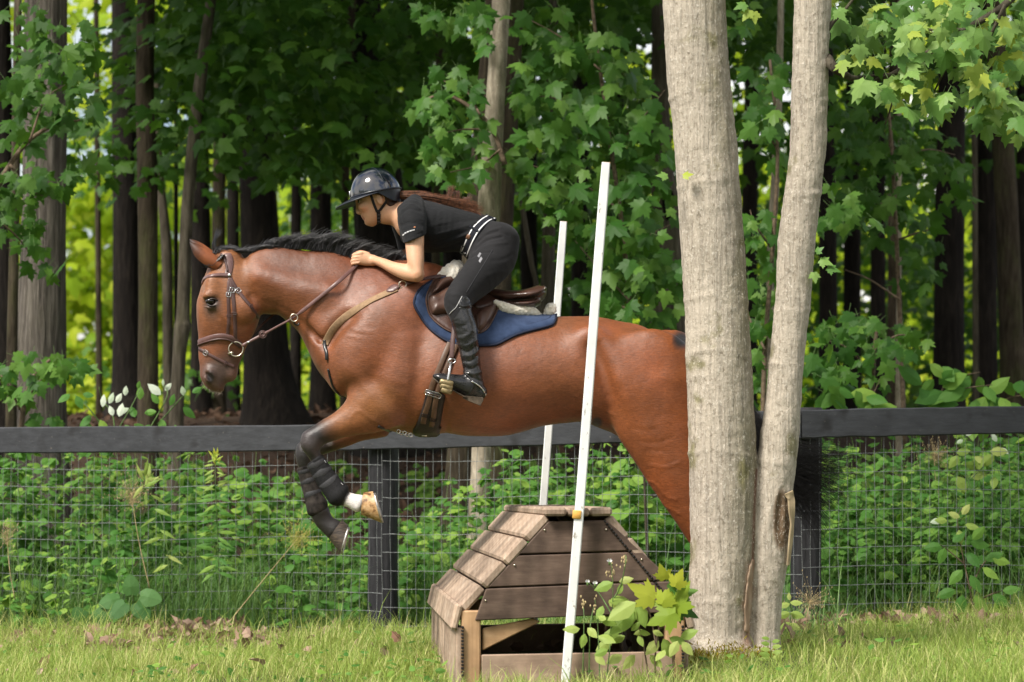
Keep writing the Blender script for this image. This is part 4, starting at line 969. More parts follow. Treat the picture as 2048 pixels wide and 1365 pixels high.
# ------------------------------------------------------------------ tack
def leather(name, c, rough=.38, spec=.45):
    m = NT(name, rough, spec); v = m.coord(); f = m.noise(v, 22, 4, .6); m.col(m.ramp(f, [(.25, tuple(x * .62 for x in c)), (.55, c), (.8, tuple(min(1, x * 1.35) for x in c))]))
    b = m.bump(m.vor(v, 420), .12, .0008); m.bump(m.noise(v, 18, 3), .12, .006, b); m.l(m.ramp(m.noise(v, 16, 3), [(.3, rough * .75), (.7, rough * 1.3)]), m.b.inputs['Roughness']); return m.m
M_brl = leather('bridle_leather', (.085, .043, .038)); M_brl2 = leather('padded_leather', (.13, .068, .062), .34); M_sad = leather('saddle_leather', (.062, .028, .019), .32, .5); M_sad2 = leather('worn_saddle_leather', (.085, .043, .03), .36, .5)
M_web = simple('tan_webbing', (.27, .175, .10), .75, .25, .1, 90, .25); M_grl = leather('girth_leather', (.11, .062, .038), .45, .35); M_girth = leather('black_girth', (.022, .017, .015), .5, .35)
M_brass = simple('warm_nickel', (.66, .60, .48), .28, .5, .06, 60, .03, .001, Metallic=1.0)
def torus(mb, c, r, rt, n=28, rx=None, tilt=0.0):
    a = np.linspace(0, 2 * math.pi, n, endpoint=False); rx = rx or r
    P = np.array([c + np.array([math.cos(t) * rx, math.sin(tilt) * math.cos(t) * r, math.sin(t) * r]) for t in a]); b = np.linspace(0, 2 * math.pi, 8, endpoint=False)
    G = np.array([[p + rt * (math.cos(u) * (p - c) / np.linalg.norm(p - c) + math.sin(u) * np.array([0, 1., 0])) for u in b] for p in P])
    G = np.concatenate([G, G[:1]]); return mb.grid(G, True)
def strap(name, pts, width, thick, parent, mat, lift=.001, loop=None, Ydef=0, step=3.0, mirror=True):
    P, N = path_on(HT, pts, step, lift, Ydef); mb = MB(); w_ = width * mpp()
    if loop == 'start':
        P2 = np.vstack([P[::-1] * [1, -1, 1], P]); N2 = np.vstack([N[::-1] * [1, -1, 1], N]); k = len(P)
        P2, N2 = smooth1(P2, 2), smooth1(N2, 5); ribbon(mb, P2, N2, w_, thick)
    elif loop == 'end':
        P2 = np.vstack([P, P[::-1] * [1, -1, 1]]); N2 = np.vstack([N, N[::-1] * [1, -1, 1]]); P2, N2 = smooth1(P2, 2), smooth1(N2, 5); ribbon(mb, P2, N2, w_, thick)
    else:
        ribbon(mb, P, N, w_, thick)
        if mirror: return mb.build2(name, mat, parent)
    return mb.build(name, mat, parent)
def buckle(px, py, ang, w_, h_, parent, tree=HT, lift=.005, mat=None, Ydef=0):
    c, n = hit(tree, px, py, Ydef); c = c + n * lift; a = math.radians(ang); u = np.array([math.cos(a), 0, math.sin(a)]); u -= n * u.dot(n); u /= np.linalg.norm(u); v = np.cross(n, u)
    k = mpp(); q = [c + u * sx * w_ * k / 2 + v * sy * h_ * k / 2 for sx, sy in ((-1, -1), (-.3, -1.08), (.3, -1.08), (1, -1), (1, 1), (.3, 1.08), (-.3, 1.08), (-1, 1), (-1, -1), (-.3, -1.08))]
    mb = MB().tube(catmull(q, 26), .0016, 6); mb.tube([c - u * w_ * k * .5, c + n * .001, c + u * w_ * k * .5], .0011, 5)
    return mb.build('buckle', mat or M_steel, parent)
BRIDLE = empty('bridle', at(440, 600), 'brown leather bridle with loose ring bit and reins on the horse', 'bridle')
cp = strap('crownpiece', [(455, 552), (458, 540), (460, 526), (458, 514), (452, 505)], 14, .004, BRIDLE, M_brl2, loop='end')
strap('poll_strap', [(455.5, 545), (452.5, 528), (447, 514), (440, 507)], 5, .006, cp, M_brl, loop='end')
bb = strap('browband', [(399, 566), (407, 558.5), (421, 553), (440, 550.5), (459, 552)], 8, .006, BRIDLE, M_brl2, loop='start')
mb = MB(); c, n = hit(HT, 459, 551.5); mb.tube([c + n * .006, c + n * .010], [.009, .007], 12); mb.build('rosette', M_steel, bb)
ck = strap('cheekpiece', [(459, 556), (464, 580), (468, 611), (470, 648), (471, 684)], 7.5, .0035, BRIDLE, M_brl)
buckle(464.2, 581, 75, 9, 9, ck); buckle(469, 627, 88, 4, 9, ck, lift=.0045, mat=M_brl)
nh = strap('noseband_hanger', [(458, 562), (456.5, 590), (457.5, 640), (455, 670)], 6.5, .0035, BRIDLE, M_brl); buckle(457, 590, 85, 8, 8, nh); buckle(458, 632, 88, 4, 8, nh, lift=.0045, mat=M_brl)
nb = strap('noseband', [(396, 687), (402, 684), (415, 679), (433, 674), (452, 673.5), (466, 679), (482, 692)], 12.5, .006, BRIDLE, M_brl2, loop='start')
strap('noseband_edge', [(396, 691.5), (402, 688.5), (415, 683.5), (433, 678.5), (452, 678), (466, 683.5), (480, 695)], 3.2, .0085, nb, M_brl, loop='start')
fs = strap('flash_strap', [(395.5, 697), (402, 700), (412, 706), (436, 719.5), (452, 727), (469, 734.5)], 6.5, .0035, BRIDLE, M_brl, loop='start'); buckle(412, 706, -28, 8, 9, fs); buckle(451, 727, -25, 3.5, 8.5, fs, mat=M_brl)
tl = strap('throatlatch', [(461, 557), (468, 570), (476, 582), (490, 600), (502, 614), (514, 632), (521, 646)], 7, .0035, BRIDLE, M_brl, loop='end'); buckle(476, 582, -52, 8, 9, tl); buckle(501, 613, -50, 4, 8, tl, mat=M_brl)
Yb = min(hit(HT, x, y)[0][1] for x, y in ((470, 700), (480, 690), (482, 700), (478, 708), (462, 705), (472, 712), (470, 686), (461, 692))) - .006
for s in (1, -1):
    mb = MB(); torus(mb, at(471.8, 698.7, Yb * s), .0325, .0030); br = mb.build('bit_ring', M_brass, BRIDLE)
    MB().tube([at(455, 709, Yb * s + .025 * s), at(459, 707.5, Yb * s + .005 * s), at(463.5, 706, Yb * s - .001), at(465, 705, Yb * s - .004 * s)], [.006, .0075, .0065, .005], 8).build('mouthpiece', M_brass, br)
# reins from the bit to the hands, lying along the neck
def rein(s):
    if s < 0: ctl = [(484, 692, Yb - .004), (504, 681, Yb - .010), (526, 669.5, -.075), (556, 653, -.10), (588, 635, -.125), (632, 601, -.15), (676, 565, -.16), (706, 538, HY - .012), (714, 529, HY)]
    else: ctl = [(484, 690, -Yb), (518, 655, .07), (553, 625, .11), (640, 560, .155), (700, 520, -HY)]
    D = catmull([at(x, y, Y) for x, y, Y in ctl], 60)
    for i, p in enumerate(D):
        q, n, _, d = HT.find_nearest(Vector(p)); n = np.array(n); n = n if n[1] * s > -1e-3 or abs(n[1]) < .3 else -n
        if d < .006 or (p - np.array(q)).dot(n) < 0: D[i] = np.array(q) + n * .006
    D = smooth1(D, 2); N = np.tile([0, s * 1., .25], (len(D), 1)); mb = MB(); wd = np.where(np.arange(60) < 18, .013, np.where(np.arange(60) < 32, .010, .017)); ribbon(mb, D, N, wd, .0045); return mb.build('rein', M_brl2 if s < 0 else M_brl, BRIDLE), D
RE, RD = rein(-1); rein(1)
mb = MB(); c = at(525.6, 669.3, -.080); torus(mb, c, .0165, .0022); torus(mb, c, .0095, .0045, 20); mb.build('rein_stop', M_brl, RE)
mb = MB(); P = np.array([at(493, 687, Yb - .014), at(500, 683, Yb - .017)]); mb.tube(P, [.003, .004], 6); mb.build('hook_stud', M_steel, RE)
# breastplate
BP = empty('breastplate', at(700, 640), 'tan and brown breastplate strap crossing the horse shoulder', 'breastplate')
strap('shoulder_strap', [(794, 578), (772, 588), (744, 601), (712, 620), (686, 638), (666, 658), (654, 680), (650, 690)], 14.5, .0035, BP, M_web, .002, Ydef=-.2)
mb = MB(); patch(mb, HT, [(797, 572), (801, 573), (797, 579), (786, 586), (776, 586.5), (773, 584), (778, 577), (788, 571)], .006, .003, 2.5, .001, 3); mb.build2('leather_tab', M_brl2, BP)
for s in (-1, 1):
    c, n = hit(HT, 806, 571); c = c + n * .006; c[1] *= -s
    mb = MB(); torus(mb, c, .0165, .0026, 24, tilt=.12); mb.build('ring', M_brass, BP)
strap('wither_strap', [(813, 571), (835, 566), (858, 560), (882, 556), (905, 554), (918, 552)], 8, .0035, BP, M_brl, .014, Ydef=-.15)
mb = MB(); c, n = hit(HT, 840, 565); mb.tube([c + n * .018, c + n * .021], [.0045, .003], 8); mb.build('stud', M_steel, BP)
mb = MB(); P, N = path_on(HT, [(650, 680), (650, 695), (654, 706), (655, 720)], 2, .003, -.03); ribbon(mb, P, N, .016, .006); mb.build2('chest_strap', M_blackl, BP)
mb = MB(); torus(mb, at(644.5, 689, -.06), .010, .002); mb.build('snap', M_steel, BP); mb = MB(); torus(mb, at(647, 699, -.06), .008, .002); mb.build('snap', M_steel, BP)
mb = MB(); P, N = path_on(HT, [(658, 738), (661, 752), (667, 772), (676, 785), (690, 797)], 3, .004, -.0); ribbon(mb, P, N, .010, .004); mb.build('martingale_strap', M_blackl, BP)
mb = MB()
for x, y in ((598, 640),): pass
torus(mb, at(588, 636, -.133), .0165, .0024); mb.build('martingale_ring', M_brass, BP)
MB().tube(catmull([at(588, 643, -.13), at(590, 649, -.125), at(596, 651, -.12), at(598, 646, -.115)], 10), .004, 6).build('martingale_stop', M_blackl, BP)
mb = MB()
for i, (x, y) in enumerate(((797, 863.5), (803, 866), (809, 866.5), (815, 869), (821, 870.5))): torus(mb, at(x, y, -.13 + .01 * (i % 2)), .0085, .002, 14, tilt=.7 * (i % 2))
mb.build('girth_clip', M_steel, BP)
mb = MB(); P, N = path_on(HT, [(756, 852), (775, 860), (793, 866)], 3, .003, -.1); ribbon(mb, P, N, .014, .004); mb.build('lower_strap', M_blackl, BP)

# saddle pad
PAD = empty('saddle_pad', at(970, 630), 'navy blue saddle pad under the brown saddle', 'saddle pad')
m = NT('navy_suede', .9, .15); v = m.coord(); m.col(m.ramp(m.noise(v, 26, 5, .6), [(.3, (.017, .030, .068)), (.7, (.034, .056, .115))])); b1 = m.bump(m.noise(v, 500, 2), .2, .001); m.bump(m.noise(v, 14, 3), .2, .008, b1); m.set('Sheen Weight', .35); m.set('Sheen Tint', (.5, .6, .9, 1)); M_pad = m.m
padO = [(863, 563), (840, 578), (829, 595), (827, 611), (837, 631), (852, 653), (872, 671), (897, 686), (928, 694), (961, 694), (991, 692.6), (1014, 682), (1034, 673), (1058, 666), (1100, 656), (1110, 647), (1114, 631), (1106, 630), (1082, 632), (1050, 628), (1010, 617), (975, 603), (945, 583), (918, 562), (890, 552)]
mb = MB(); patch(mb, HT, padO, .003, .010, 5, .004, 8, flatten=2); mb.build2('quilt', M_pad, PAD)
M_bind = simple('navy_binding', (.012, .018, .040), .7, .25, .1, 90, .2)
def rim(pts, width, lift, mat, parent, name, thick=.005, step=3.0, tree=None, mirror=True):
    P, N = path_on(tree or HT, pts, step, lift, -.2); mb = MB(); ribbon(mb, P, N, width, thick)
    return mb.build2(name, mat, parent) if mirror else mb.build(name, mat, parent)
rim([(864, 564), (841, 578), (830, 595), (828, 611), (838, 631), (853, 652), (873, 670), (897, 685), (928, 693), (961, 693), (991, 691.6), (1014, 681), (1034, 672), (1058, 665), (1099, 655), (1109, 647), (1112.5, 633)], .010, .005, M_bind, PAD, 'binding', .008)
rim([(868, 574), (850, 586), (841, 599), (841, 611), (849, 627), (862, 645), (880, 661), (900, 674)], .0022, .015, M_bind, PAD, 'stitching', .0015)
rim([(975, 684), (1005, 673), (1028, 662), (1058, 654), (1090, 646), (1101, 640), (1103, 634)], .0022, .015, M_bind, PAD, 'stitching', .0015)
# sheepskin half pad
m = NT('sheepskin', .95, .1); v = m.coord(); m.col(m.ramp(m.noise(v, 60, 4), [(.3, (.70, .63, .50)), (.7, (.90, .86, .76))])); m.bump(m.noise(v, 160, 2), .25, .002); m.set('Sheen Weight', .4); M_fleece = m.m
FLF = Field((-.37, -.30, 1.50), (.20, .30, 1.90), .0045)
def fleece(pts, rads):
    for s in (-1, 1): FLF.capsule([np.array(p) * [1, -s, 1] for p in pts], rads, .012)
Pn = [hit(HT, x, y, -.1)[0] + hit(HT, x, y, -.1)[1] * l_ for x, y, l_ in ((985, 615, .034), (1002, 624, .030), (1030, 632, .028), (1062, 634.5, .026), (1086, 632, .022))]
Pn += [at(1100, 621, -.06), at(1103, 617, 0)]
fleece(Pn, [.013, .021, .0235, .0235, .024, .024, .024])
fleece([at(872, 562, -.10), at(884, 551, -.085), at(897, 542, -.06), at(908, 535, -.03), at(912, 533, 0)], [.010, .020, .026, .026, .026])
fleece([at(900, 560, -.10), at(906, 548, -.07), at(915, 538, -.03), at(917, 536, 0)], [.02, .026, .028, .028])
V, Q = FLF.net(0); del FLF; N = outward(V, Q); V = V + N * (.0035 * fbm(V * 75, 2) + .0015 * vnoise(V * 200))[:, None]
SHP = link('half_pad', mesh_np('half_pad', V, Q, M_fleece)); tag(SHP, 'cream sheepskin half pad between navy pad and saddle', 'half pad')
# saddle
SAD = empty('saddle', at(980, 610), 'dark brown leather jumping saddle with padded flap on the horse', 'saddle')
flapO = [(908, 563), (880, 562), (866, 566), (852, 586), (848, 604), (855, 629), (871, 648), (891, 663), (908, 671), (935, 676), (961, 671), (975, 662), (988, 638), (997, 616), (1010, 601), (995, 594), (960, 585), (935, 572)]
mb = MB(); patch(mb, HT, flapO, .016, .007, 5, .002, 6, flatten=3); FL = mb.build2('flap', M_sad, SAD)
rim([(880, 562), (866, 566), (852, 586), (848, 604), (855, 629), (871, 648), (891, 663), (908, 671)], .006, .0215, M_sad2, FL, 'flap_edge', .004); rim([(961, 671), (975, 662), (988, 638), (997, 616), (1009, 602)], .006, .0215, M_sad2, FL, 'flap_edge', .004)
KB = MB(); patch(KB, HT, [(901, 563), (884, 566), (870, 575), (858, 592), (876, 590), (896, 580), (908, 575)], .023, .004, 3, .030, 13, flatten=3); KB.build2('knee_block', M_sad2, SAD)
KB = MB(); patch(KB, HT, [(853, 594), (852, 606), (857, 624), (866, 635), (885, 634), (906, 630), (915, 608), (910, 588), (896, 584), (876, 591)], .023, .004, 3, .034, 15, flatten=3); KB.build2('knee_block', M_sad2, SAD)
KB = MB(); patch(KB, HT, [(966, 624), (952, 636), (951, 652), (958, 668), (971, 660), (984, 640), (989, 624), (985, 619)], .023, .004, 3, .026, 13, flatten=2); KB.build2('thigh_block', M_sad2, SAD)
mb = MB(); patch(mb, HT, [(948, 588), (972, 592), (1000, 597), (1012, 601), (1000, 612), (985, 618), (962, 625), (945, 620)], .024, .004, 4, .004, 6, flatten=2); SK = mb.build2('skirt', M_sad, SAD)
rim([(950, 590), (972, 594.5), (998, 598.5), (1010, 602)], .003, .033, M_blackl, SK, 'skirt_welt', .002)
SF = Field((-.30, -.24, 1.56), (.18, .24, 1.90), .0045)
SF.loft([P_((922, 556), (916, 588), .045), P_((945, 572), (945, 600), .085), P_((980, 577), (980, 604), .115), P_((1008, 581), (1008, 606), .14), P_((1035, 582), (1036, 606), .158), P_((1060, 577), (1062, 606), .165), P_((1080, 570), (1078, 603), .15), P_((1090, 566.5), (1085, 592), .12)], .012)
SF.loft([P_((1004, 600), (1006, 616), .13), P_((1035, 602), (1038, 620), .15), P_((1060, 600), (1062, 619), .15), P_((1078, 594), (1075, 612), .13)], .010)
V, Q = SF.net(1); del SF; N = outward(V, Q)
V = grooves(V, N, [([(1004, 603), (1040, 599), (1068, 593), (1090, 582)], 1.6, -.006), ([(1008, 606), (1040, 602), (1068, 597), (1086, 588)], 1.3, -.004), ([(1004, 598), (1036, 594), (1066, 588), (1090, 577)], 2.5, .003), ([(1012, 612), (1040, 610), (1070, 604)], 4, .002)])
SEAT = link('seat', mesh_np('seat', V, Q, M_sad), SAD)
SET = tree_of(V, Q); mb = MB(); P, N = path_on(SET, [(1008, 602), (1040, 598.5), (1068, 592.5), (1089, 583)], 3, 0, -.1); mb.tube(P, .0025, 6); mb.build('welt', M_blackl, SEAT)
mb = MB(); c, n = hit(SET, 1089, 577); mb.tube([c, c + n * .004], [.004, .0025], 8); mb.build('stud', M_brass, SEAT)
mb = MB()      # stirrup leather down to the iron
P = catmull([at(910, 648, -.335), at(908, 662, -.345), at(905, 690, -.358), at(903.5, 718, -.365)], 20); ribbon(mb, P, np.tile([-.25, -1., 0], (20, 1)), .021, .005)
mb.build2('stirrup_leather', M_brl, SAD)
for s in (-1, 1):
    mb = MB(); yc = .368 * s
    torus(mb, at(904, 722.5, yc), .010, .0032, 18, rx=.016); top_ = at(903.5, 725, yc)
    for o_ in (-.062, .062):
        mb.tube(catmull([top_, at(902, 728, yc + o_ * .55), at(899, 742, yc + o_ * .92), at(895.5, 766, yc + o_)], 12), [.005] * 4 + [.0062] * 8, 8)
    ST = mb.build('stirrup', M_steel, SAD)
    mb = MB(); a_ = R(31); rot = np.array([[math.cos(a_), 0, math.sin(a_)], [0, 1, 0], [-math.sin(a_), 0, math.cos(a_)]])
    mb.box(at(892.5, 778, yc), (.060, .130, .018), rot, .005)
    for o_ in (-.062, .062):
        for k_ in range(3): mb.box(at(893, 766 + 8 * k_, yc + o_), (.062 - .006 * k_, .014 - .002 * k_, .026), np.array([[math.cos(.22), 0, math.sin(.22)], [0, 1, 0], [-math.sin(.22), 0, math.cos(.22)]]), .006)
    mb.build('tread', simple('stirrup_tread%d' % s, (.26, .20, .10), .42, .45, .3, 40, .3, .002, Metallic=.55), ST)
# girth
GI = empty('girth', at(860, 830), 'dark girth with double buckled straps round the horse belly', 'girth')
mb = MB(); patch(mb, HT, [(853, 780), (872, 782), (890, 792), (887, 812), (881, 845), (874, 872), (850, 874), (826, 866), (833, 848), (842, 824), (849, 800)], .002, .011, 4, .005, 8, flatten=2)
P, N = path_on(HT, [(862, 850), (858, 862), (854, 869)], 3, .004, -.1); P2 = np.vstack([P, P[::-1] * [1, -1, 1]]); N2 = np.vstack([N, N[::-1] * [1, -1, 1]]); ribbon(mb, smooth1(P2, 2), smooth1(N2, 3), .095, .011); GB = mb.build('band', M_girth, GI)
for a, b in (((901, 684), (866, 768)), ((914, 688), (880, 772))):
    ctl = [a, ((a[0] * 2 + b[0]) / 3, (a[1] * 2 + b[1]) / 3), ((a[0] + b[0] * 2) / 3, (a[1] + b[1] * 2) / 3), b, (b[0] - 4, b[1] + 12)]; strap('billet', ctl, 10.5, .004, GI, M_grl, .009, Ydef=-.25)
for a, b in (((862, 786), (847, 842)), ((874, 791), (863, 847))):
    st_ = strap('billet_end', [a, (a[0] - 4, a[1] + 18), (b[0] + 4, b[1] - 18), b], 10.5, .004, GI, M_grl, .017, Ydef=-.25)
bk = buckle(867, 786, -17, 30, 9, GI, HT, .022, M_steel, -.25); buckle(852, 826, -20, 15, 6, GI, HT, .022, M_girth, -.25); buckle(866, 834, -20, 15, 6, GI, HT, .022, M_girth, -.25)
mb = MB(); c, n = hit(HT, 849, 864); mb.box(c + n * .019, (.024, .003, .005), None, .001); mb.build('name_plate', M_brass, GB)

# brushing boots on the forelegs
M_neo = simple('black_neoprene', (.011, .011, .012), .75, .25, .25, 160, .4, .0015); M_strap = simple('black_elastic', (.034, .034, .037), .65, .3, .15, 200, .35, .001); M_worn = simple('worn_neoprene', (.030, .025, .022), .85, .2, .4, 30, .5, .002)
def brushing_boot(name, label, st, Y, straps, mat, fet):
    F_ = Field(at(560, 1040, Y) - [.04, .09, .02], at(720, 890, Y) + [.04, .09, .02], .0042)
    F_.loft([P_(a, b, w_, Y) for a, b, w_ in st], .01)
    for a, b, w_ in (fet,): F_.ell(at(*a, Y), (b, w_, b), .016)
    ea, eb = at(*st[0][0], Y), at(*st[0][1], Y); ax = at(*(np.array(st[-1][0]) * .5 + np.array(st[-1][1]) * .5), Y) - (ea + eb) / 2; F_.plane_cut((ea + eb) / 2, -ax)
    V, Q = F_.net(1); N = vnormals(V, Q); t_ = tree_of(V, Q)
    o = link(name, mesh_np(name, V, Q, mat)); tag(o, label, 'horse boot', 'brushing boots on the forelegs')
    for (pa, pb, w_) in straps:
        c = (at(*pa, Y) + at(*pb, Y)) / 2; u = at(*pb, Y) - at(*pa, Y); L_ = np.linalg.norm(u); u /= L_; n2 = np.array([0, 1., 0]); ring, nn = [], []
        for a_ in np.linspace(0, 2 * math.pi, 33):
            d_ = u * math.cos(a_) + n2 * math.sin(a_); q, nq, _, _ = t_.ray_cast(Vector(c + d_ * .2), Vector(-d_))
            if q is None: q = Vector(c + d_ * .03)
            ring.append(np.array(q) - d_ * .0014); nn.append(d_)
        mb = MB(); ribbon(mb, smooth1(np.array(ring), 2), np.array(nn), w_, .0022, .12); mb.build('strap', M_strap, o)
    return o, t_
o, t_ = brushing_boot('brushing_boot', 'black strapped brushing boot on the foreleg with the white pastern', [((614, 931), (643, 908), .036), ((622, 947), (653, 921), .034), ((636, 971), (668, 943), .034), ((649, 992), (688, 966), .038), ((655, 1001), (699, 976), .040)], -.14,
    [((619, 940), (649, 915), .034), ((630, 959), (661, 931), .034), ((642, 980), (677, 954), .034)], M_neo, ((676, 993), .044, .040))
M_tiny = simple('tiny_white_print', (.75, .75, .78), .5, .3, .03, 50, 0); mb = MB()
for x, y in ((648.5, 923), (650.5, 925.5), (682, 968), (684.5, 970)):
    c, n = hit(t_, x, y, -.17); mb.box(c + n * .0042, (.005, .001, .002), np.array(Matrix.Rotation(R(35), 3, 'Y')), 0)
mb.build('logo', M_tiny, o)
brushing_boot('brushing_boot', 'scuffed black brushing boot on the all dark foreleg', [((593, 936), (625, 930), .036), ((597, 952), (629, 945), .034), ((604, 980), (638, 972), .033), ((611, 1008), (648, 998), .036), ((614, 1025), (654, 1016), .038)], .13,
    [((595, 945), (627, 938), .026), ((600, 966), (633, 959), .026), ((607, 992), (642, 984), .026)], M_worn, ((637, 1010), .042, .036))
# ------------------------------------------------------------------ lie of the land
def gh(x, y):
    """ground height: lawn, a shallow rise at the tree foot, the bank of the wood behind the fence"""
    x = np.asarray(x, float); y = np.asarray(y, float)
    s = np.clip((y - 4.2) / 13.5, 0, 1); s = s * s * (3 - 2 * s)
    f = 1 - .7 * s
    return (.027 * np.clip(x, -7, 7) + .02) * f + 1.62 * s + .006 * np.maximum(y - 18, 0) + .045 * np.exp(-((x - .98) ** 2 + (y + .5) ** 2) / .35) + .012 * np.sin(x * 3.1 + 1) * np.sin(y * 2.3)
# ------------------------------------------------------------------ the coop shaped jump
def wood(name, lo, mid, hi, ax='X', rough=.75, scale=1.0, ring=6.0, bump=.35, knots=0.0):
    m = NT(name, rough, .25); sc = {'X': (1.2, 9, 9), 'Y': (9, 1.2, 9), 'Z': (9, 9, 1.2)}[ax]; oi = m.n('ObjectInfo'); v0 = m.coord(scale=tuple(x * scale for x in sc))
    ad = m.n('VectorMath'); ad.operation = 'ADD'; m.l(v0, ad.inputs[0]); cb = m.n('CombineXYZ'); q = m.math('MULTIPLY', oi.outputs['Random'], 40.0)
    for i in range(3): m.l(q, cb.inputs[i])
    m.l(cb.outputs[0], ad.inputs[1]); v = ad.outputs[0]
    g = m.noise(v, 1.6, 3, .5, .2); wv = m.n('TexWave'); wv.inputs['Scale'].default_value = ring * .35; wv.inputs['Distortion'].default_value = 4; wv.inputs['Detail'].default_value = 3; wv.inputs['Detail Scale'].default_value = .8; m.l(v, wv.inputs['Vector'])
    fine = m.noise(v, 16, 5, .65); v2 = m.n('VectorMath'); v2.operation = 'MULTIPLY'; m.l(v, v2.inputs[0]); v2.inputs[1].default_value = {'X': (.35, 1, 1), 'Y': (1, .35, 1), 'Z': (1, 1, .35)}[ax]; fib = m.noise(v2.outputs[0], 7, 5, .7); f = m.math('ADD', m.math('MULTIPLY', wv.outputs['Fac'], .07), m.math('MULTIPLY', g, .43)); f = m.math('ADD', f, m.math('ADD', m.math('MULTIPLY', fib, .36), m.math('MULTIPLY', fine, .14)))
    c = m.ramp(f, [(.28, lo), (.5, mid), (.72, hi)]); c = m.mix(.22, c, m.ramp(oi.outputs['Random'], [(0, tuple(x * .6 for x in mid)), (1, tuple(min(1, x * 1.5) for x in mid))]))
    st = m.noise(m.coord(), 5, 4, .6); c = m.mix(1.0, c, m.ramp(st, [(.32, .55), (.6, 1.1)]), 'MULTIPLY')
    if knots:
        kv = m.vor(m.coord(scale=(1, 1, .45)), knots); c = m.mix(m.ramp(kv, [(.05, 1.0), (.13, 0.0)]), c, tuple(x * .35 for x in lo))
    m.col(c); m.bump(f, bump, .006); return m.m
M_roof = wood('weathered_roof_board', (.17, .115, .082), (.36, .265, .195), (.52, .42, .33), 'Y', .8); M_face = wood('dark_stained_board', (.040, .026, .019), (.105, .070, .052), (.19, .135, .10), 'X', .7, 1.3, 8); M_post = wood('yellow_pine', (.26, .15, .075), (.42, .26, .14), (.50, .34, .20), 'Z', .65, 1.2, 5, .2, 2.2)
M_rail = wood('pale_board', (.20, .135, .095), (.33, .235, .17), (.40, .30, .22), 'X', .75, 1.1, 5, .25); M_brace = wood('pine_brace', (.24, .14, .07), (.40, .25, .13), (.48, .33, .19), 'X', .65, 1.2, 5, .2)
M_rubber = simple('black_rubber', (.018, .017, .016), .8, .2, .3, 60, .3)
JV = np.array([(650 - 1024) / FPX, 1.0, 0]); JV /= np.linalg.norm(JV); JU = np.array([JV[1], -JV[0], 0]); J0 = at(1155, 985, -1.6); J0[2] = 0
def J(u, v, z): return J0 + JU * u + JV * v + np.array([0, 0, z])
JR = np.stack([JU, JV, np.array([0, 0, 1.])], 1)
JUMP = empty('coop_jump', (J0[0], J0[1] + 1.2, 0), 'weathered wooden coop shaped jump beside the pale forked tree', 'jump')
LEN = 2.62
def plank(name, u, v, z, su, sv, sz, ang, mat, bev=.006):
    """a board: centre in jump coordinates, its size, turned by ang about the long axis of the jump"""
    a = math.radians(ang); Ry = np.array([[math.cos(a), 0, math.sin(a)], [0, 1, 0], [-math.sin(a), 0, math.cos(a)]])
    mb = MB(); mb.box(J(u, v, z), (su, sv, sz), JR @ Ry, bev); return mb.build(name, mat, JUMP, False)
rj = lambda k: float(rng.normal(0, k))
ridge = (.136, .716)
for s in (-1, 1):
    eave = (.478, .345) if s < 0 else (.440, .350); we = eave[0]
    dx, dz = eave[0] - ridge[0], eave[1] - ridge[1]; L_ = math.hypot(dx, dz); ang = math.degrees(math.atan2(-dz, dx)) * s; n_ = 4; wdt = L_ / n_
    nx, nz_ = -dz / L_, dx / L_
    for i in range(n_):
        t = (i + .5) / n_; u = ridge[0] + dx * t - nx * .020; z = ridge[1] + dz * t - nz_ * .020
        plank('roof_board', s * u, LEN / 2 + rj(.006), z + rj(.0015), wdt - .007, LEN + rj(.01), .040, ang, M_roof, .009)
    plank('eave_board', s * (we + .006), LEN / 2, .305, .030, LEN + .01, .105, -14 * s, M_roof, .009)
    if s > 0:
        mb = MB()           # scalloped rubber edge under the boards of the right slope
        for i in range(34):
            t = (i + .5) / 34; u = ridge[0] + dx * t - nx * .041; z = ridge[1] + dz * t - nz_ * .041; mb.box(J(s * u, .004, z), (.0085, .03, .007 + .003 * (i % 2)), JR @ np.array([[math.cos(R(ang)), 0, math.sin(R(ang))], [0, 1, 0], [-math.sin(R(ang)), 0, math.cos(R(ang))]]), .002)
        tag(mb.build('liner', M_rubber, JUMP), kind='stuff')
    for i in range(17): plank('wall_board', s * (we - .004 + rj(.003)), .075 + i * LEN / 17.0, .11 + rj(.004), .026, LEN / 17 - .022, .30, rj(.6), M_roof, .006)
    mb = MB()
    for i in range(22): mb.box(J(s * (we - .019), .006, -.02 + i * .0135), (.009, .04, .0085 + .002 * (i % 2)), JR, .002)
    tag(mb.build('liner', M_rubber, JUMP), kind='stuff')
for i, u in enumerate((-.091, .002, .094)): plank('top_board', u, LEN / 2 + rj(.008), .722 + rj(.002), .088, LEN + .04 + rj(.01), .034, rj(1.0), M_roof, .009)
def face_board(name, poly, v, th, mat, bev=.004):
    mb = MB(); bm = bmesh.new(); A_ = [bm.verts.new(Vector(J(u, v, z))) for u, z in poly]; f = bm.faces.new(A_); r_ = bmesh.ops.extrude_face_region(bm, geom=[f]); 
    for e in r_['geom']:
        if isinstance(e, bmesh.types.BMVert): e.co += Vector(JV * th)
    bmesh.ops.recalc_face_normals(bm, faces=bm.faces[:]); bmesh.ops.bevel(bm, geom=bm.edges[:], offset=bev, segments=1, affect='EDGES'); bm.verts.index_update()
    mb.add([v_.co[:] for v_ in bm.verts], [[v_.index for v_ in f_.verts] for f_ in bm.faces]); bm.free(); return mb.build(name, mat, JUMP, False)
def uz(px, py): return ((px - 1155) / 500, .8 + (985 - py) / 500)
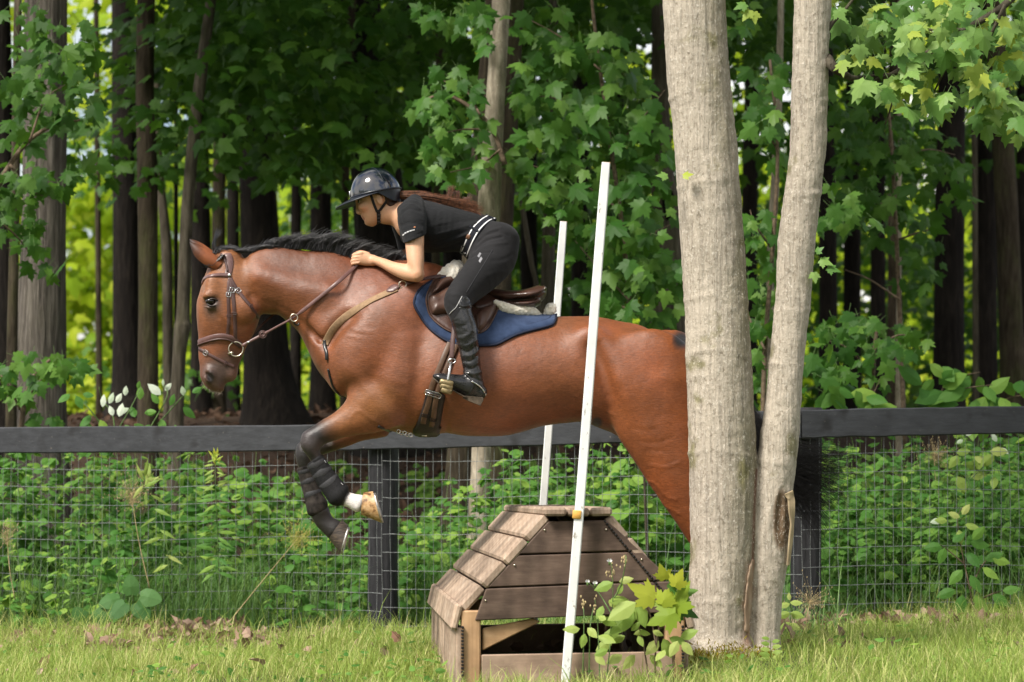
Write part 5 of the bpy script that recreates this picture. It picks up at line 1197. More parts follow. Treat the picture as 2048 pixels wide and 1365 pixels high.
for v0, th in ((.0, .024), (LEN - .03, .024)):
    face_board('end_board', [uz(1097, 1043), uz(1214, 1041), uz(1281, 1101), uz(1037, 1108)], v0, th, M_face)
    face_board('end_board', [uz(1035, 1111), uz(1284, 1104), uz(1345, 1160), uz(975, 1174)], v0 + .001, th, M_face)
    face_board('end_board', [uz(972, 1177), uz(1340, 1163), uz(1362, 1186), uz(1362, 1224), uz(950, 1240)], v0 - .001, th, M_face)
    for s in (-1, 1): plank('corner_post', -.425 if s < 0 else .392, v0 + .045 if v0 < 1 else v0 - .025, .14, .078, .078, .38, 0, M_post, .006)
    plank('sill_board', 0, v0 + .012 if v0 < 1 else v0 + .012, .085, .765, .024, .15, -.8, M_rail, .004)
    face_board('brace', [uz(966, 1256), uz(1068, 1236), uz(1082, 1243), uz(966, 1300)], v0 + (.028 if v0 < 1 else -.030), .026, M_brace)
mb = MB()
for x, y in ((1089, 1060), (1212, 1059), (1029, 1130), (1283, 1119), (971, 1200)):
    u, z = uz(x, y); mb = MB(); mb.tube([J(u, -.001, z), J(u, -.005, z)], [.0045, .003], 8); mb.build('nail', M_brass, JUMP)
# marker poles
m = NT('white_paint', .55, .35); v = m.coord(); c = m.ramp(m.noise(v, 6, 5, .65), [(.3, (.62, .63, .63)), (.6, (.76, .77, .76))]); sp = m.noise(m.coord(scale=(1, 1, .5)), 42, 3, .7); c = m.mix(m.ramp(sp, [(.655, 0.0), (.71, .8)]), c, (.26, .22, .17)); m.col(c); m.bump(m.noise(m.coord(scale=(8, 8, 1)), 10, 3), .2, .002); M_whitep = m.m
def pole(p0, p1, Y, wpx, label, group='white poles at the jump'):
    a, b = at(*p0, Y), at(*p1, Y); d = b - a; d /= np.linalg.norm(d); u = np.array([d[2], 0, -d[0]]); o = empty('marker_pole', a, label, 'pole', group); W_ = wpx * mpp(Y)
    n_ = 14; ts = np.linspace(0, 1, n_); G = []
    for i, t in enumerate(ts):
        c = a + (b - a) * t + u * .002 * math.sin(t * 5); w2 = W_ / 2; k = .78; q = [(-1, -k), (-k, -1), (k, -1), (1, -k), (1, k), (k, 1), (-k, 1), (-1, k)]
        if i in (0, n_ - 1): q = [(x * .9, y * .9) for x, y in q]
        G.append([c + u * w2 * x + np.array([0, w2 * y, 0]) for x, y in q])
    mb = MB(); mb.grid(np.array(G), True, True); mb.build('shaft', M_whitep, o, False)
    c = b - d * .001; mb = MB(); mb.box(c, (W_ * .86, W_ * .86, .004), np.stack([u, [0, 1, 0], d], 1), .001); mb.build('cut_end', M_brace, o, False); return o, u, d
PN, pu, pdv = pole((1129, 1384), (1213, 326), -1.665, 18.6, 'tall white pole nearest the camera with a yellow block at jump height')
mb = MB(); mb.box(at(1153.5, 1029.5, -1.675), (.034, .030, .034), np.stack([pu, [0, 1, 0], pdv], 1), .002); mb.build('yellow_block', simple('yellow_paint', (.60, .33, .07), .55, .35, .08, 40, .1), PN)
pole((1066, 1270), (1128, 444), 1.12, 15.4, 'white pole at the far end of the jump behind the horse')

# ------------------------------------------------------------------ fence
m = NT('black_fence_paint', .6, .35); v = m.coord(scale=(1, 6, 6)); f = m.noise(v, 5, 5, .6); c = m.ramp(f, [(.3, (.024, .026, .030)), (.7, (.046, .049, .056))]); kn = m.noise(m.coord(), 6, 2, .5); c = m.mix(m.ramp(kn, [(.60, 0.0), (.70, .8)]), c, (.012, .012, .013)); fl = m.noise(m.coord(), 70, 3, .7); c = m.mix(m.ramp(fl, [(.69, 0.0), (.73, .8)]), c, (.22, .19, .16)); m.col(c); m.bump(m.noise(m.coord(scale=(1, 10, 10)), 9, 4), .3, .004); M_fence = m.m
m = NT('black_post', .7, .3); f = m.noise(m.coord(scale=(12, 12, 1.1)), 4, 5, .65); c = m.ramp(f, [(.3, (.010, .010, .012)), (.7, (.034, .034, .038))]); fl = m.noise(m.coord(scale=(3, 3, 1)), 26, 4, .7); c = m.mix(m.ramp(fl, [(.70, 0.0), (.75, .7)]), c, (.16, .15, .14)); m.col(c); m.bump(f, .8, .014); M_fpost = m.m
FENCE = empty('fence', (-1, 3.0, 0), 'black board and wire mesh fence along the edge of the wood', 'fence')
FX = [(-900, 4.9), (-40, 4.02), (765, 3.12), (1603, 2.42), (2520, 2.9), (3300, 3.3)]      # posts: photo x and distance behind the horse
def fy(px): return np.interp(px, [f[0] for f in FX], [f[1] for f in FX])
def railseg(pts, name):
    mb = MB(); G = []
    for px, yt, yb in pts:
        Y = fy(px); a, b = at(px, yt, Y - .02), at(px, yb, Y - .02); G.append([a, b, b + [0, .036, 0], a + [0, .036, 0]])
    D = catmull(np.array(G).reshape(len(G), -1), 36).reshape(36, 4, 3); D[:, :2, 2] += (rng.normal(0, .0016, (36, 2))); D[:, 3, 2] = D[:, 0, 2]; D[:, 2, 2] = D[:, 1, 2]
    P8 = np.stack([D[:, 0] + [0, .006, 0], D[:, 0] + [0, 0, -.006], D[:, 1] + [0, 0, .006], D[:, 1] + [0, .006, 0], D[:, 2] + [0, -.006, 0], D[:, 2] + [0, 0, .006], D[:, 3] + [0, 0, -.006], D[:, 3] + [0, -.006, 0]], 1)
    mb.grid(P8, True, True); return mb.build(name, M_fence, FENCE, False)
railseg([(-900, 865, 916), (-60, 856.5, 908.5), (0, 855, 907), (600, 849.5, 902), (765, 846, 899), (1160, 834, 890), (1601, 820, 878)], 'rail'); railseg([(1604, 820, 877), (1820, 816, 872), (2120, 811.5, 866), (2520, 808, 861), (3300, 806, 857)], 'rail')
for px, Y in FX:
    top_ = {-900: 868, -40: 862, 765: 858, 1603: 816, 2520: 810, 3300: 808}[px]; c = at(px + (8 if px == 1603 else 2), top_, Y + .145); zb = float(gh(c[0], c[1])) - .1; mb = MB(); n_ = 18; G = []
    for z in np.linspace(zb, c[2], 30):
        a_ = np.linspace(0, 2 * math.pi, n_, endpoint=False); r_ = .083 + .006 * vnoise(np.stack([np.cos(a_) * 2, np.sin(a_) * 2, np.full(n_, z * 1.5)], 1)) + .0035 * vnoise(np.stack([np.cos(a_) * 7, np.sin(a_) * 7, np.full(n_, z * 2)], 1))
        ca, sa = np.cos(a_), np.sin(a_); sq = (np.abs(ca) ** 2.5 + np.abs(sa) ** 2.5) ** (-1 / 2.5)
        G.append(np.stack([c[0] + ca * sq * r_, c[1] + sa * sq * r_, np.full(n_, z)], 1))
    mb.grid(np.array(G), True, True); mb.build('post', M_fpost, FENCE)
M_wire = simple('galvanised_wire', (.22, .235, .235), .5, .45, .2, 40, 0, Metallic=.35)
mbs = [MB() for _ in range(5)]
for k in range(5):
    x0, Y0 = FX[k]; x1, Y1 = FX[k + 1]; A_, B_ = at(x0, 985, Y0 + .012), at(x1, 985, Y1 + .012); L_ = np.linalg.norm(B_ - A_); d = (B_ - A_) / L_
    n_ = int(L_ / .0508); zt = 1.165 + .03 * max(0, k - 1)
    for i in range(n_ + 1):
        p = A_ + d * (i * .0508); zg = float(gh(p[0], p[1])); zs = np.linspace(zg - .02, zt, 9); lean = .018 * math.sin(i * .11 + k * 2); pts = np.stack([p[0] + lean * np.linspace(0, 1, 9) * np.linspace(1, .3, 9) + rng.normal(0, .0018, 9), p[1] + rng.normal(0, .002, 9), zs], 1); mbs[k].tube(pts, .00125, 4, False)
    for j in range(12):
        z0 = zt - .012 - j * .1016; m_ = 40; tt = np.linspace(0, 1, m_); pts = A_[None] + np.outer(tt, B_ - A_); pts[:, 2] = z0 + .010 * np.sin(tt * 7 + k * 1.7 + j * .1) + rng.normal(0, .0011, m_) + .02 * (1 - tt if k == 1 else 0) * -1; pts[:, 1] -= .003
        if (pts[:, 2] > gh(pts[:, 0], pts[:, 1]) - .02).any(): mbs[k].tube(pts, .0014, 4, False)
    o = mbs[k].build('wire_mesh', M_wire, FENCE); tag(o, kind='stuff')
# ------------------------------------------------------------------ ground and the floor of the wood
def grid_mesh(name, xs, ys, fz, mat, kind='structure'):
    X, Y = np.meshgrid(xs, ys); Z = fz(X, Y); V = np.stack([X, Y, Z], 2).reshape(-1, 3); n, m_ = X.shape; i = np.arange(n - 1)[:, None] * m_ + np.arange(m_ - 1)[None]
    Q = np.stack([i, i + 1, i + m_ + 1, i + m_], 2).reshape(-1, 4); o = link(name, mesh_np(name, V, Q, mat)); tag(o, kind=kind); return o
m = NT('soil_and_turf', .95, .1); v = m.coord(); g = m.noise(v, 3, 5); gy = m.n('SeparateXYZ'); m.l(v, gy.inputs[0])
turf = m.ramp(m.noise(v, 40, 4), [(.3, (.045, .060, .020)), (.7, (.10, .115, .045))]); litter = m.ramp(m.noise(v, 55, 5, .7), [(.25, (.018, .012, .008)), (.5, (.050, .032, .022)), (.75, (.10, .07, .05))])
f = m.math('ADD', gy.outputs[1], m.math('MULTIPLY', g, 1.6)); f = m.ramp(m.math('MULTIPLY', f, .1), [(.27, 0.0), (.36, 1.0)]); m.col(m.mix(f, turf, litter)); m.bump(m.noise(v, 45, 5, .7), .8, .03)
xs = np.concatenate([np.linspace(-260, -14, 14), np.linspace(-12, 12, 130), np.linspace(14, 260, 14)]); ys = np.concatenate([np.linspace(-260, -16, 14), np.linspace(-13, 36, 190), np.linspace(39, 320, 26)])
grid_mesh('ground', xs, ys, gh, m.m)
# ------------------------------------------------------------------ leaves
def poly_leaf(half, ctr, fold=.2, droop=.18, cup=0.0):
    """half: outline points from base to tip on one side (x>0)."""
    R_ = list(half); Lh = [(-x, y) for x, y in half[::-1] if x > 1e-6]; P = R_ + Lh; V = [(0, ctr)] + P; V = np.array([(x, y, -fold * abs(x) - droop * y * y + cup * abs(x) ** 2) for x, y in V])
    F = [(0, i + 1, (i + 1) % len(P) + 1) for i in range(len(P))]; return V, np.array(F)
MAPLE = poly_leaf([(0, .02), (.17, -.07), (.33, -.04), (.29, .08), (.50, .18), (.43, .27), (.62, .50), (.44, .47), (.40, .56), (.26, .47), (.24, .66), (.17, .70), (.13, .84), (0, 1.06)], .26)
MAPLE2 = poly_leaf([(0, .0), (.20, -.10), (.30, .06), (.54, .14), (.42, .27), (.66, .44), (.38, .48), (.25, .44), (.28, .70), (.13, .80), (0, 1.1)], .25, .35, .32)
MAPLE_LO = poly_leaf([(0, 0), (.30, -.04), (.28, .12), (.60, .45), (.26, .46), (.22, .72), (0, 1.05)], .25)
OVATE = poly_leaf([(0, 0), (.20, .18), (.29, .42), (.20, .72), (0, 1)], .42, .25, .22)
LANCE = poly_leaf([(0, 0), (.10, .25), (.11, .55), (0, 1)], .45, .3, .35)
BROAD = poly_leaf([(0, .0), (.24, -.08), (.44, .12), (.46, .42), (.34, .72), (.14, .94), (0, 1)], .4, .22, .25)
def leaf_mass(T, pos, dirs, nrm, size, tint):
    TV, TF = T; k = len(TV); n = len(pos); dirs = dirs / (np.linalg.norm(dirs, axis=1, keepdims=True) + 1e-9)
    nrm = nrm - (nrm * dirs).sum(1, keepdims=True) * dirs; nrm /= np.linalg.norm(nrm, axis=1, keepdims=True) + 1e-9; side = np.cross(dirs, nrm)
    V = pos[:, None] + size[:, None, None] * (TV[None, :, :1] * side[:, None] + TV[None, :, 1:2] * dirs[:, None] + TV[None, :, 2:] * nrm[:, None])
    F = TF[None] + (np.arange(n) * k)[:, None, None]; return V.reshape(-1, 3), F.reshape(-1, 3), np.repeat(tint, k)
def join_mass(parts):
    V, F, t, o = [], [], [], 0
    for v_, f_, t_ in parts: V.append(v_); F.append(f_ + o); t.append(t_); o += len(v_)
    return np.concatenate(V), np.concatenate(F), np.concatenate(t)
def rnd(n, s=1.0): return rng.normal(0, s, (n, 3))
def sprays(centres, per, spread, size, T, face=(0, -.55, .8), jit=.45, hang=.5):
    """clusters of leaves round each centre: flattish sprays whose leaves face the light and hang outward"""
    n = len(centres) * per; c = np.repeat(centres, per, 0); o = rnd(n) * np.array([spread, spread * .8, spread * .32]); o[:, 2] -= .35 * np.hypot(o[:, 0], o[:, 1]) ** 1.0 * .5
    d = o * np.array([1, 1, .4]); d[:, 2] -= hang * spread; d += rnd(n, .25 * spread); nr = np.array(face)[None] + rnd(n, jit)
    return leaf_mass(T, c + o, d, nr, size * (.65 + .6 * rng.random(n)), rng.random(n))
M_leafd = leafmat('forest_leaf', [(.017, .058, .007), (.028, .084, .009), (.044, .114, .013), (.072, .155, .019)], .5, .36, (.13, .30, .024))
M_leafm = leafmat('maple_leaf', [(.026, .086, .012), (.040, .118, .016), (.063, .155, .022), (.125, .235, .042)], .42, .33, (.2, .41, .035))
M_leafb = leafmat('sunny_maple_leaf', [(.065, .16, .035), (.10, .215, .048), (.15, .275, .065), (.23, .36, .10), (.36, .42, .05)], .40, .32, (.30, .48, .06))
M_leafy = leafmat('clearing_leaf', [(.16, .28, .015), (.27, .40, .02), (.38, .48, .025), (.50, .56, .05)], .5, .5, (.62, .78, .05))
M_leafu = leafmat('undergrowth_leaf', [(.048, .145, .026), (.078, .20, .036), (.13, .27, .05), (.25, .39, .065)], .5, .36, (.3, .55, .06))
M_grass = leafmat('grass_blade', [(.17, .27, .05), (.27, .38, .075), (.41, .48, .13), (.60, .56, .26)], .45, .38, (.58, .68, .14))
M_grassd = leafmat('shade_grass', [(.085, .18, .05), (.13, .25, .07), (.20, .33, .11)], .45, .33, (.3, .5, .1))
M_dry = leafmat('dry_leaf', [(.17, .105, .075), (.28, .19, .14), (.38, .275, .215), (.22, .12, .08)], .8, .12, (.4, .26, .16), .2)
M_twig = simple('twig_bark', (.13, .095, .065), .85, .15, .25, 40, .4)
M_stem = simple('green_stem', (.10, .17, .05), .6, .3, .2, 50, .1)
# ------------------------------------------------------------------ trunks
def bark(name, lo, mid, hi, sx=10, sz=1.4, bump=.9, dist=.03, moss=0.0, fleck=0.0, scale=3.0):
    m = NT(name, .88, .15); v = m.coord(scale=(sx, sx, sz)); f = m.noise(v, scale, 6, .62, .4); f2 = m.noise(m.coord(), 2.2, 4); c = m.ramp(f, [(.28, lo), (.5, mid), (.72, hi)])
    c = m.mix(1.0, c, m.ramp(f2, [(.3, .72), (.7, 1.15)]), 'MULTIPLY')
    if fleck: fl = m.noise(m.coord(scale=(1, 1, .7)), 75, 4, .75); c = m.mix(m.ramp(fl, [(.60, 0.0), (.70, fleck)]), c, tuple(min(1, x * 1.5 + .05) for x in hi)); c = m.mix(m.ramp(m.noise(m.coord(scale=(1, 1, .6)), 48, 4, .7), [(.60, 0.0), (.72, fleck)]), c, tuple(x * .45 for x in lo))
    if moss: mo = m.noise(m.coord(scale=(2, 2, .8)), 2.6, 5, .7); c = m.mix(m.ramp(mo, [(.5, 0.0), (.72, moss)]), c, (.10, .115, .035))
    m.col(c); b = m.bump(f, bump, dist); m.bump(m.noise(m.coord(), 120, 4, .7), .35, .004, b); return m.m
M_bk = {'dark': bark('dark_bark', (.006, .0048, .004), (.014, .0112, .0092), (.030, .024, .019)), 'mid': bark('brown_bark', (.022, .017, .011), (.050, .039, .026), (.092, .074, .050), moss=.35), 'grey': bark('grey_bark', (.040, .034, .024), (.088, .075, .055), (.155, .135, .10), moss=.3),
        'pale': bark('pale_bark', (.13, .11, .085), (.31, .265, .20), (.50, .44, .35), 8, 2.0, .8, .02, .45, .5), 'shag': bark('shaggy_bark', (.035, .03, .026), (.12, .105, .088), (.24, .215, .185), 14, 1.0, 1.0, .05, .12, 0, 2.4)}
def trunk_mesh(name, pts, Y, mat, ztop=None, rough=.06, ridges=0.0, nseg=20, ext=True, flare=True):
    """pts: (px, py, width px) from the foot upward."""
    P = [at(x, y, Y) for x, y, w_ in pts]; r_ = [w_ * mpp(Y) / 2 for x, y, w_ in pts]
    zb = float(gh(P[0][0], Y)); 
    if P[0][2] > zb - .05:
        d = (P[0] - P[1]) * .3; P.insert(0, np.array([P[0][0] + d[0] * .2, P[0][1], zb - .12])); r_.insert(0, r_[0] * (1.35 if flare else 1.1))
    if ext and ztop and P[-1][2] < ztop:
        d = P[-1] - P[-2]; d = d / max(d[2], .1); h_ = ztop - P[-1][2]; P.append(P[-1] + d * h_ * .5); r_.append(r_[-1] * .9); P.append(P[-1] + d * h_ * .5 * [.7, .7, 1]); r_.append(r_[-2] * .6)
    A = np.array([[*p, q] for p, q in zip(P, r_)]); H_ = A[-1, 2] - A[0, 2]; n = int(max(14, min(80, H_ / .07 if ridges else H_ / .14))); D = catmull(A, n); a = np.linspace(0, 2 * math.pi, nseg, endpoint=False); G = []
    for x, y, z, q in D:
        u = np.stack([np.cos(a), np.sin(a), np.zeros(nseg)], 1); nz_ = vnoise(u * 1.3 + [0, 0, z * .9 + x * 7]) * rough + vnoise(u * 4 + [5, 0, z * 2.2 + x]) * rough * .4
        if ridges: nz_ = nz_ + ridges * (np.abs(vnoise(u * 5.5 + [0, 3, z * .55 + x])) * 2 - .5) + ridges * .5 * vnoise(u * 11 + [1, 1, z * 1.1])
        G.append([x, y, z] + u * (max(q, .004) * (1 + nz_))[:, None])
    return MB().grid(np.array(G), True, True).mesh(name, mat), D
# shared crowns over the wood
CROWN = []
for k in range(3):
    n_ = 110; c = rnd(n_); c /= np.linalg.norm(c, axis=1, keepdims=True); c *= (.35 + .65 * rng.random((n_, 1)) ** .5); c = c * np.array([2.7, 2.7, 2.3]) + rnd(n_, .25)
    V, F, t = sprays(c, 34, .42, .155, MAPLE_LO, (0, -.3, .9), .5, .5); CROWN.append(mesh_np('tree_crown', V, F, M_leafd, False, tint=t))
TREES = []
def tree(label, pts, Y, kind, crown=None, ztop=7.5, group='trees of the dark wood', rough=.06, ridges=0.0, name='tree', nseg=20):
    me, D = trunk_mesh('tree_trunk', pts, Y, M_bk[kind], ztop if crown is not None else ztop * .8, rough, ridges, nseg)
    o = empty(name, (D[0][0], Y, float(gh(D[0][0], Y))), label, 'tree', group); link('trunk', me, o)
    if crown is not None:
        c = link('crown', CROWN[crown % 3], o); c.matrix_parent_inverse = Matrix(); q = rng.random() * 6.28; c.rotation_euler = (0, 0, q); s = .85 + .4 * rng.random(); c.scale = (s, s, s * .95)
        c.location = Vector((D[-1][0], D[-1][1], ztop + .9 + rng.random())) - o.location; tag(c, kind='stuff')
    TREES.append((o, D)); return o, D
SHAG, _ = tree('broad shaggy barked tree standing just behind the left fence rail', [(78, 1010, 132), (76, 850, 116), (84, 640, 96), (88, 450, 88), (90, 100, 84), (92, -60, 82)], 7.0, 'shag', 0, 7.5, rough=.05, ridges=.05, nseg=56)
tree('thin straight pole tree in front of the shaggy trunk', [(22, 870, 24), (24, 700, 22), (30, 400, 19), (36, 0, 16)], 6.2, 'mid', None, 5)
tree('dark trunk cut by the left picture edge behind the thin pole tree', [(6, 860, 60), (8, 500, 46), (4, 150, 40), (0, 0, 38)], 10.0, 'dark', 1, 8)
tree('dark flared trunk between the shaggy tree and the brown straight trunk', [(258, 810, 96), (256, 750, 64), (252, 500, 54), (248, 180, 50), (246, -40, 46)], 16.5, 'dark', 2, 8.5)
tree('straight brown trunk beside the dark flared trunk, left of the horse head', [(296, 880, 44), (296, 620, 40), (294, 330, 41), (290, 200, 38), (292, -20, 37)], 9.0, 'mid', 0, 7)
tree('pale crooked trunk leaning right just left of the horse head', [(352, 880, 32), (358, 720, 27), (364, 655, 34), (366, 620, 27), (374, 420, 25), (396, 200, 24), (426, -30, 21)], 8.3, 'grey', 1, 6.5)
tree('slim grey trunk half hidden behind the straight brown trunk', [(336, 820, 20), (334, 520, 22), (318, 330, 16), (312, 100, 14)], 15, 'grey', None, 6)
tree('dark trunk right behind the leaning trunk', [(402, 820, 46), (402, 500, 40), (400, 250, 34), (398, 0, 32)], 19, 'dark', 2, 9)
tree('narrow brown trunk above the horse ears', [(436, 780, 32), (437, 500, 28), (440, 250, 27), (442, 0, 25)], 21, 'mid', 0, 9)
tree('massive dark trunk with spreading foot behind the horse neck', [(552, 850, 150), (534, 740, 100), (522, 560, 84), (516, 400, 74), (508, 150, 66), (502, -30, 62)], 15, 'dark', 1, 8.5, ridges=.03, nseg=36)
tree('dark trunk behind the horse mane left of the helmet', [(644, 740, 50), (642, 500, 44), (640, 200, 40), (638, 0, 38)], 22, 'dark', 2, 9.5)
tree('massive dark trunk directly behind the rider helmet', [(790, 840, 150), (776, 640, 118), (762, 450, 106), (742, 260, 92), (718, 0, 80)], 13, 'dark', 0, 8, ridges=.03, nseg=36)
tree('thin pale stem climbing beside the massive trunk behind the helmet', [(688, 700, 15), (690, 480, 15), (692, 300, 17), (700, 100, 17), (706, -20, 15)], 12.2, 'mid', None, 5.5)
tree('dark trunk right of the rider helmet', [(838, 740, 62), (838, 400, 56), (830, 100, 50), (826, -20, 46)], 20, 'dark', 1, 9)
tree('slim brown stem between the helmet and the pale trunk', [(870, 700, 19), (874, 400, 17), (878, 200, 16), (880, 0, 15)], 17, 'mid', None, 7)
tree('pale mossy trunk rising behind the rider back', [(956, 1110, 48), (963, 900, 38), (970, 560, 42), (976, 440, 46), (984, 320, 42), (994, 150, 38), (1005, -30, 37)], 5.3, 'pale', 2, 6.5, nseg=28, rough=.07)
tree('grey trunk just left of the pale mossy trunk', [(912, 1060, 66), (922, 900, 54), (944, 560, 46), (956, 380, 40), (972, 180, 36), (988, -20, 32)], 6.3, 'mid', 0, 7)
tree('grey trunk just right of the pale mossy trunk', [(996, 760, 46), (1004, 520, 40), (1016, 300, 36), (1028, 80, 34), (1034, -20, 32)], 8, 'mid', 1, 7)
tree('straight grey trunk seen between the rider and the far white pole', [(1094, 760, 30), (1096, 560, 27), (1099, 420, 25), (1103, 200, 23), (1106, 0, 21)], 11, 'grey', None, 6)
tree('thin crooked stem leaning left behind the saddle', [(1078, 640, 10), (1062, 520, 11), (1046, 420, 11), (1036, 330, 10)], 9.5, 'grey', None, 3.6)
tree('pale trunk with a dark hollow left of the forked tree', [(1342, 720, 86), (1340, 560, 72), (1334, 420, 60), (1324, 330, 46), (1318, 120, 32), (1316, -10, 28)], 9.6, 'grey', 2, 7)
tree('pale slim stem seen between the two stems of the forked tree', [(1540, 600, 15), (1544, 470, 17), (1552, 330, 17), (1560, 100, 14), (1562, -10, 13)], 7.4, 'pale', None, 5)
for (lb, x0, wd, Y, kd, cr, lean) in (('dark trunk just right of the forked tree', 1655, 36, 15, 'dark', 0, -6), ('dark narrow trunk, first of the pair behind the right maple', 1756, 30, 17.5, 'dark', 1, 2), ('brown narrow trunk, second of the pair behind the right maple', 1790, 28, 19, 'mid', None, 0),
        ('broad black trunk on the right behind the leaning rail plants', 1900, 58, 14.5, 'dark', 2, 6), ('slender pale stem beside the broad black trunk', 1950, 12, 12.5, 'grey', None, -3), ('dark trunk between the slender pale stem and the brown trunk on the right', 1972, 44, 18, 'dark', 0, 4),
        ('smooth brown trunk leaning left near the right picture edge', 2014, 46, 12.5, 'mid', 1, -24), ('dark trunk at the right picture edge', 2046, 30, 20, 'dark', 2, 0), ('dark trunk deep between the forked stems', 1500, 32, 20, 'dark', 1, 6),
        ('dark trunk behind the tip of the far white pole', 1160, 34, 20, 'dark', 2, 4), ('dark trunk behind the tip of the near white pole', 1236, 30, 22, 'dark', 0, -4), ('thin dark trunk between the two massive trunks', 592, 22, 24, 'dark', None, 3), ('thin brown stem in the bright gap left of the flared trunk', 196, 12, 20, 'mid', None, -4), ('dark trunk deep behind the right maple leaves', 1705, 34, 23, 'dark', 2, 3), ('slim pale stem among the right maple leaves', 1798, 10, 8.6, 'pale', None, 2), ('dark trunk left of the horse nose', 466, 26, 25, 'dark', None, 0),
        ('thin dark stem beside the slim grey trunk', 352, 9, 17, 'dark', None, 0), ('dark trunk behind the belt of the rider', 905, 40, 23, 'dark', 0, -2), ('dark trunk right of the rider back', 1058, 34, 24, 'dark', 1, 0), ('dark trunk behind the left stem of the forked tree', 1420, 44, 21, 'dark', 0, 2)):
    tree(lb, [(x0 - lean * .6, 820, wd * 1.25), (x0 - lean * .3, 640, wd * 1.05), (x0, 420, wd), (x0 + lean * .6, 180, wd * .94), (x0 + lean, -10, wd * .9)], Y, kd, cr, 8.5 if cr is not None else 7)
# hollow in the pale trunk
mb = MB(); c = at(1334, 408, 9.6); a = np.linspace(0, 2 * math.pi, 16, endpoint=False); rr = .016 * mpp(9.6) * 1000
mb.grid(np.array([[c + [math.cos(t) * .045 * s, -.135 + (1 - s) * .02, math.sin(t) * .125 * s + .02 * math.cos(2 * t) * s] for t in a] for s in (1.0, .6, .02)]), True); mb.build('hollow', simple('hollow_dark', (.006, .005, .004), .95, .05, .2, 30), [t for t, D in TREES if 'hollow' in t['label']][0])

# ------------------------------------------------------------------ forked tree in the foreground
FT = Field((.60, -.92, -.12), (1.52, -.20, 3.16), .0078); YT = -.55
Lp = [((1366, 1345), (1506, 1345)), ((1374, 1300), (1506, 1300)), ((1379, 1255), (1503, 1255)), ((1381, 1150), (1509, 1150)), ((1380, 1000), (1513, 1000)), ((1379, 900), (1511, 900)), ((1375, 780), (1506, 780)), ((1372, 690), (1501, 690)), ((1367, 564), (1494, 564)), ((1356, 410), (1485, 410)), ((1346, 256), (1469, 256)), ((1333, 128), (1458, 128)), ((1327, 0), (1449, 0)), ((1324, -70), (1444, -70))]
FT.loft([(c, np.array([1., 0, 0]), a, a * .98, 0) for c, u, a, b, e in (P_(p, q, .1, YT) for p, q in Lp)], 0)
Rp = [((1494, 1365), (1570, 1365)), ((1494, 1300), (1562, 1300)), ((1492, 1200), (1563, 1200)), ((1496, 1120), (1577, 1120)), ((1500, 1060), (1582, 1060)), ((1506, 990), (1586, 990)), ((1514, 930), (1592, 930)), ((1524, 850), (1599, 850)), ((1534, 760), (1606, 760)), ((1541, 690), (1611, 690)), ((1549, 610), (1620, 610)), ((1557, 487), (1629, 487)), ((1571, 374), (1643, 374)), ((1580, 287), (1654, 287)), ((1582, 205), (1655, 205)), ((1585, 100), (1658, 100)), ((1588, 0), (1662, 0)), ((1590, -70), (1664, -70))]
FT.loft([(c, np.array([1., 0, 0]), a, a * 1.0, 0) for c, u, a, b, e in (P_(p, q, .1, YT + .02) for p, q in Rp)], .022)
for (x, y), r_, dy_ in (((1372, 1322), .115, .0), ((1420, 1335), .11, -.10), ((1490, 1338), .085, -.12), ((1545, 1352), .08, -.07), ((1450, 1330), .12, .12)): FT.ell(at(x, y, YT + dy_), (r_, r_, .085), .07)
FT.capsule([at(1513, 940, YT - .16), at(1511, 1010, YT - .155), at(1508, 1100, YT - .15), at(1500, 1200, YT - .15), at(1500, 1300, YT - .16)], [.012, .016, .014, .02, .02], .02, cut=True)
FT.loft([(at(1566, 975, YT - .085), np.array([1., 0, .0]), .008, .03, 0), (at(1562, 1010, YT - .085), np.array([1., 0, 0]), .018, .035, 0), (at(1561, 1060, YT - .085), np.array([1., 0, 0]), .019, .035, 0), (at(1568, 1098, YT - .08), np.array([1., 0, 0]), .008, .03, 0)], .006, cut=True)
V, Q = FT.net(1); del FT; N = vnormals(V, Q); cx = np.array([1.0, YT, 0])
if (N * (V - cx) * [1, 1, 0]).sum() < 0: N = -N
h_ = .0024 * fbm(V * [55, 55, 5.0], 3) + .0022 * fbm(V * [24, 24, 30], 3) + .004 * fbm(V * [6, 6, 3], 2)
for zk in (2.52, 2.12, 1.62, 1.38, .95, .30): h_ += .0045 * np.exp(-((V[:, 2] - zk - .03 * np.sin(V[:, 0] * 9)) / .012) ** 2) * (.4 + vnoise(V * 14))
V = V + N * h_[:, None]; tx, ty = px_of(V)
m = NT('pale_forked_bark', .85, .18); c0 = m.attr('Coat'); v = m.coord(scale=(26, 26, 1.6)); f = m.noise(v, 3, 5, .6, .3); fine = m.noise(m.coord(scale=(1, 1, .8)), 85, 5, .75); c = m.mix(1.0, c0, m.ramp(f, [(.28, .66), (.5, 1.0), (.75, 1.2)]), 'MULTIPLY'); c = m.mix(m.ramp(fine, [(.55, 0.0), (.65, .7)]), c, (.74, .69, .60)); c = m.mix(m.ramp(m.noise(m.coord(scale=(1, 1, .6)), 60, 5, .75), [(.54, 0.0), (.64, .65)]), c, (.17, .14, .10)); m.col(c); b = m.bump(f, .75, .014); m.bump(fine, .9, .007, b); M_fork = m.m
C = np.tile(np.array([.455, .40, .325]), (len(V), 1)) * (1 + .10 * fbm(V * [5, 5, 2.5], 3))[:, None]
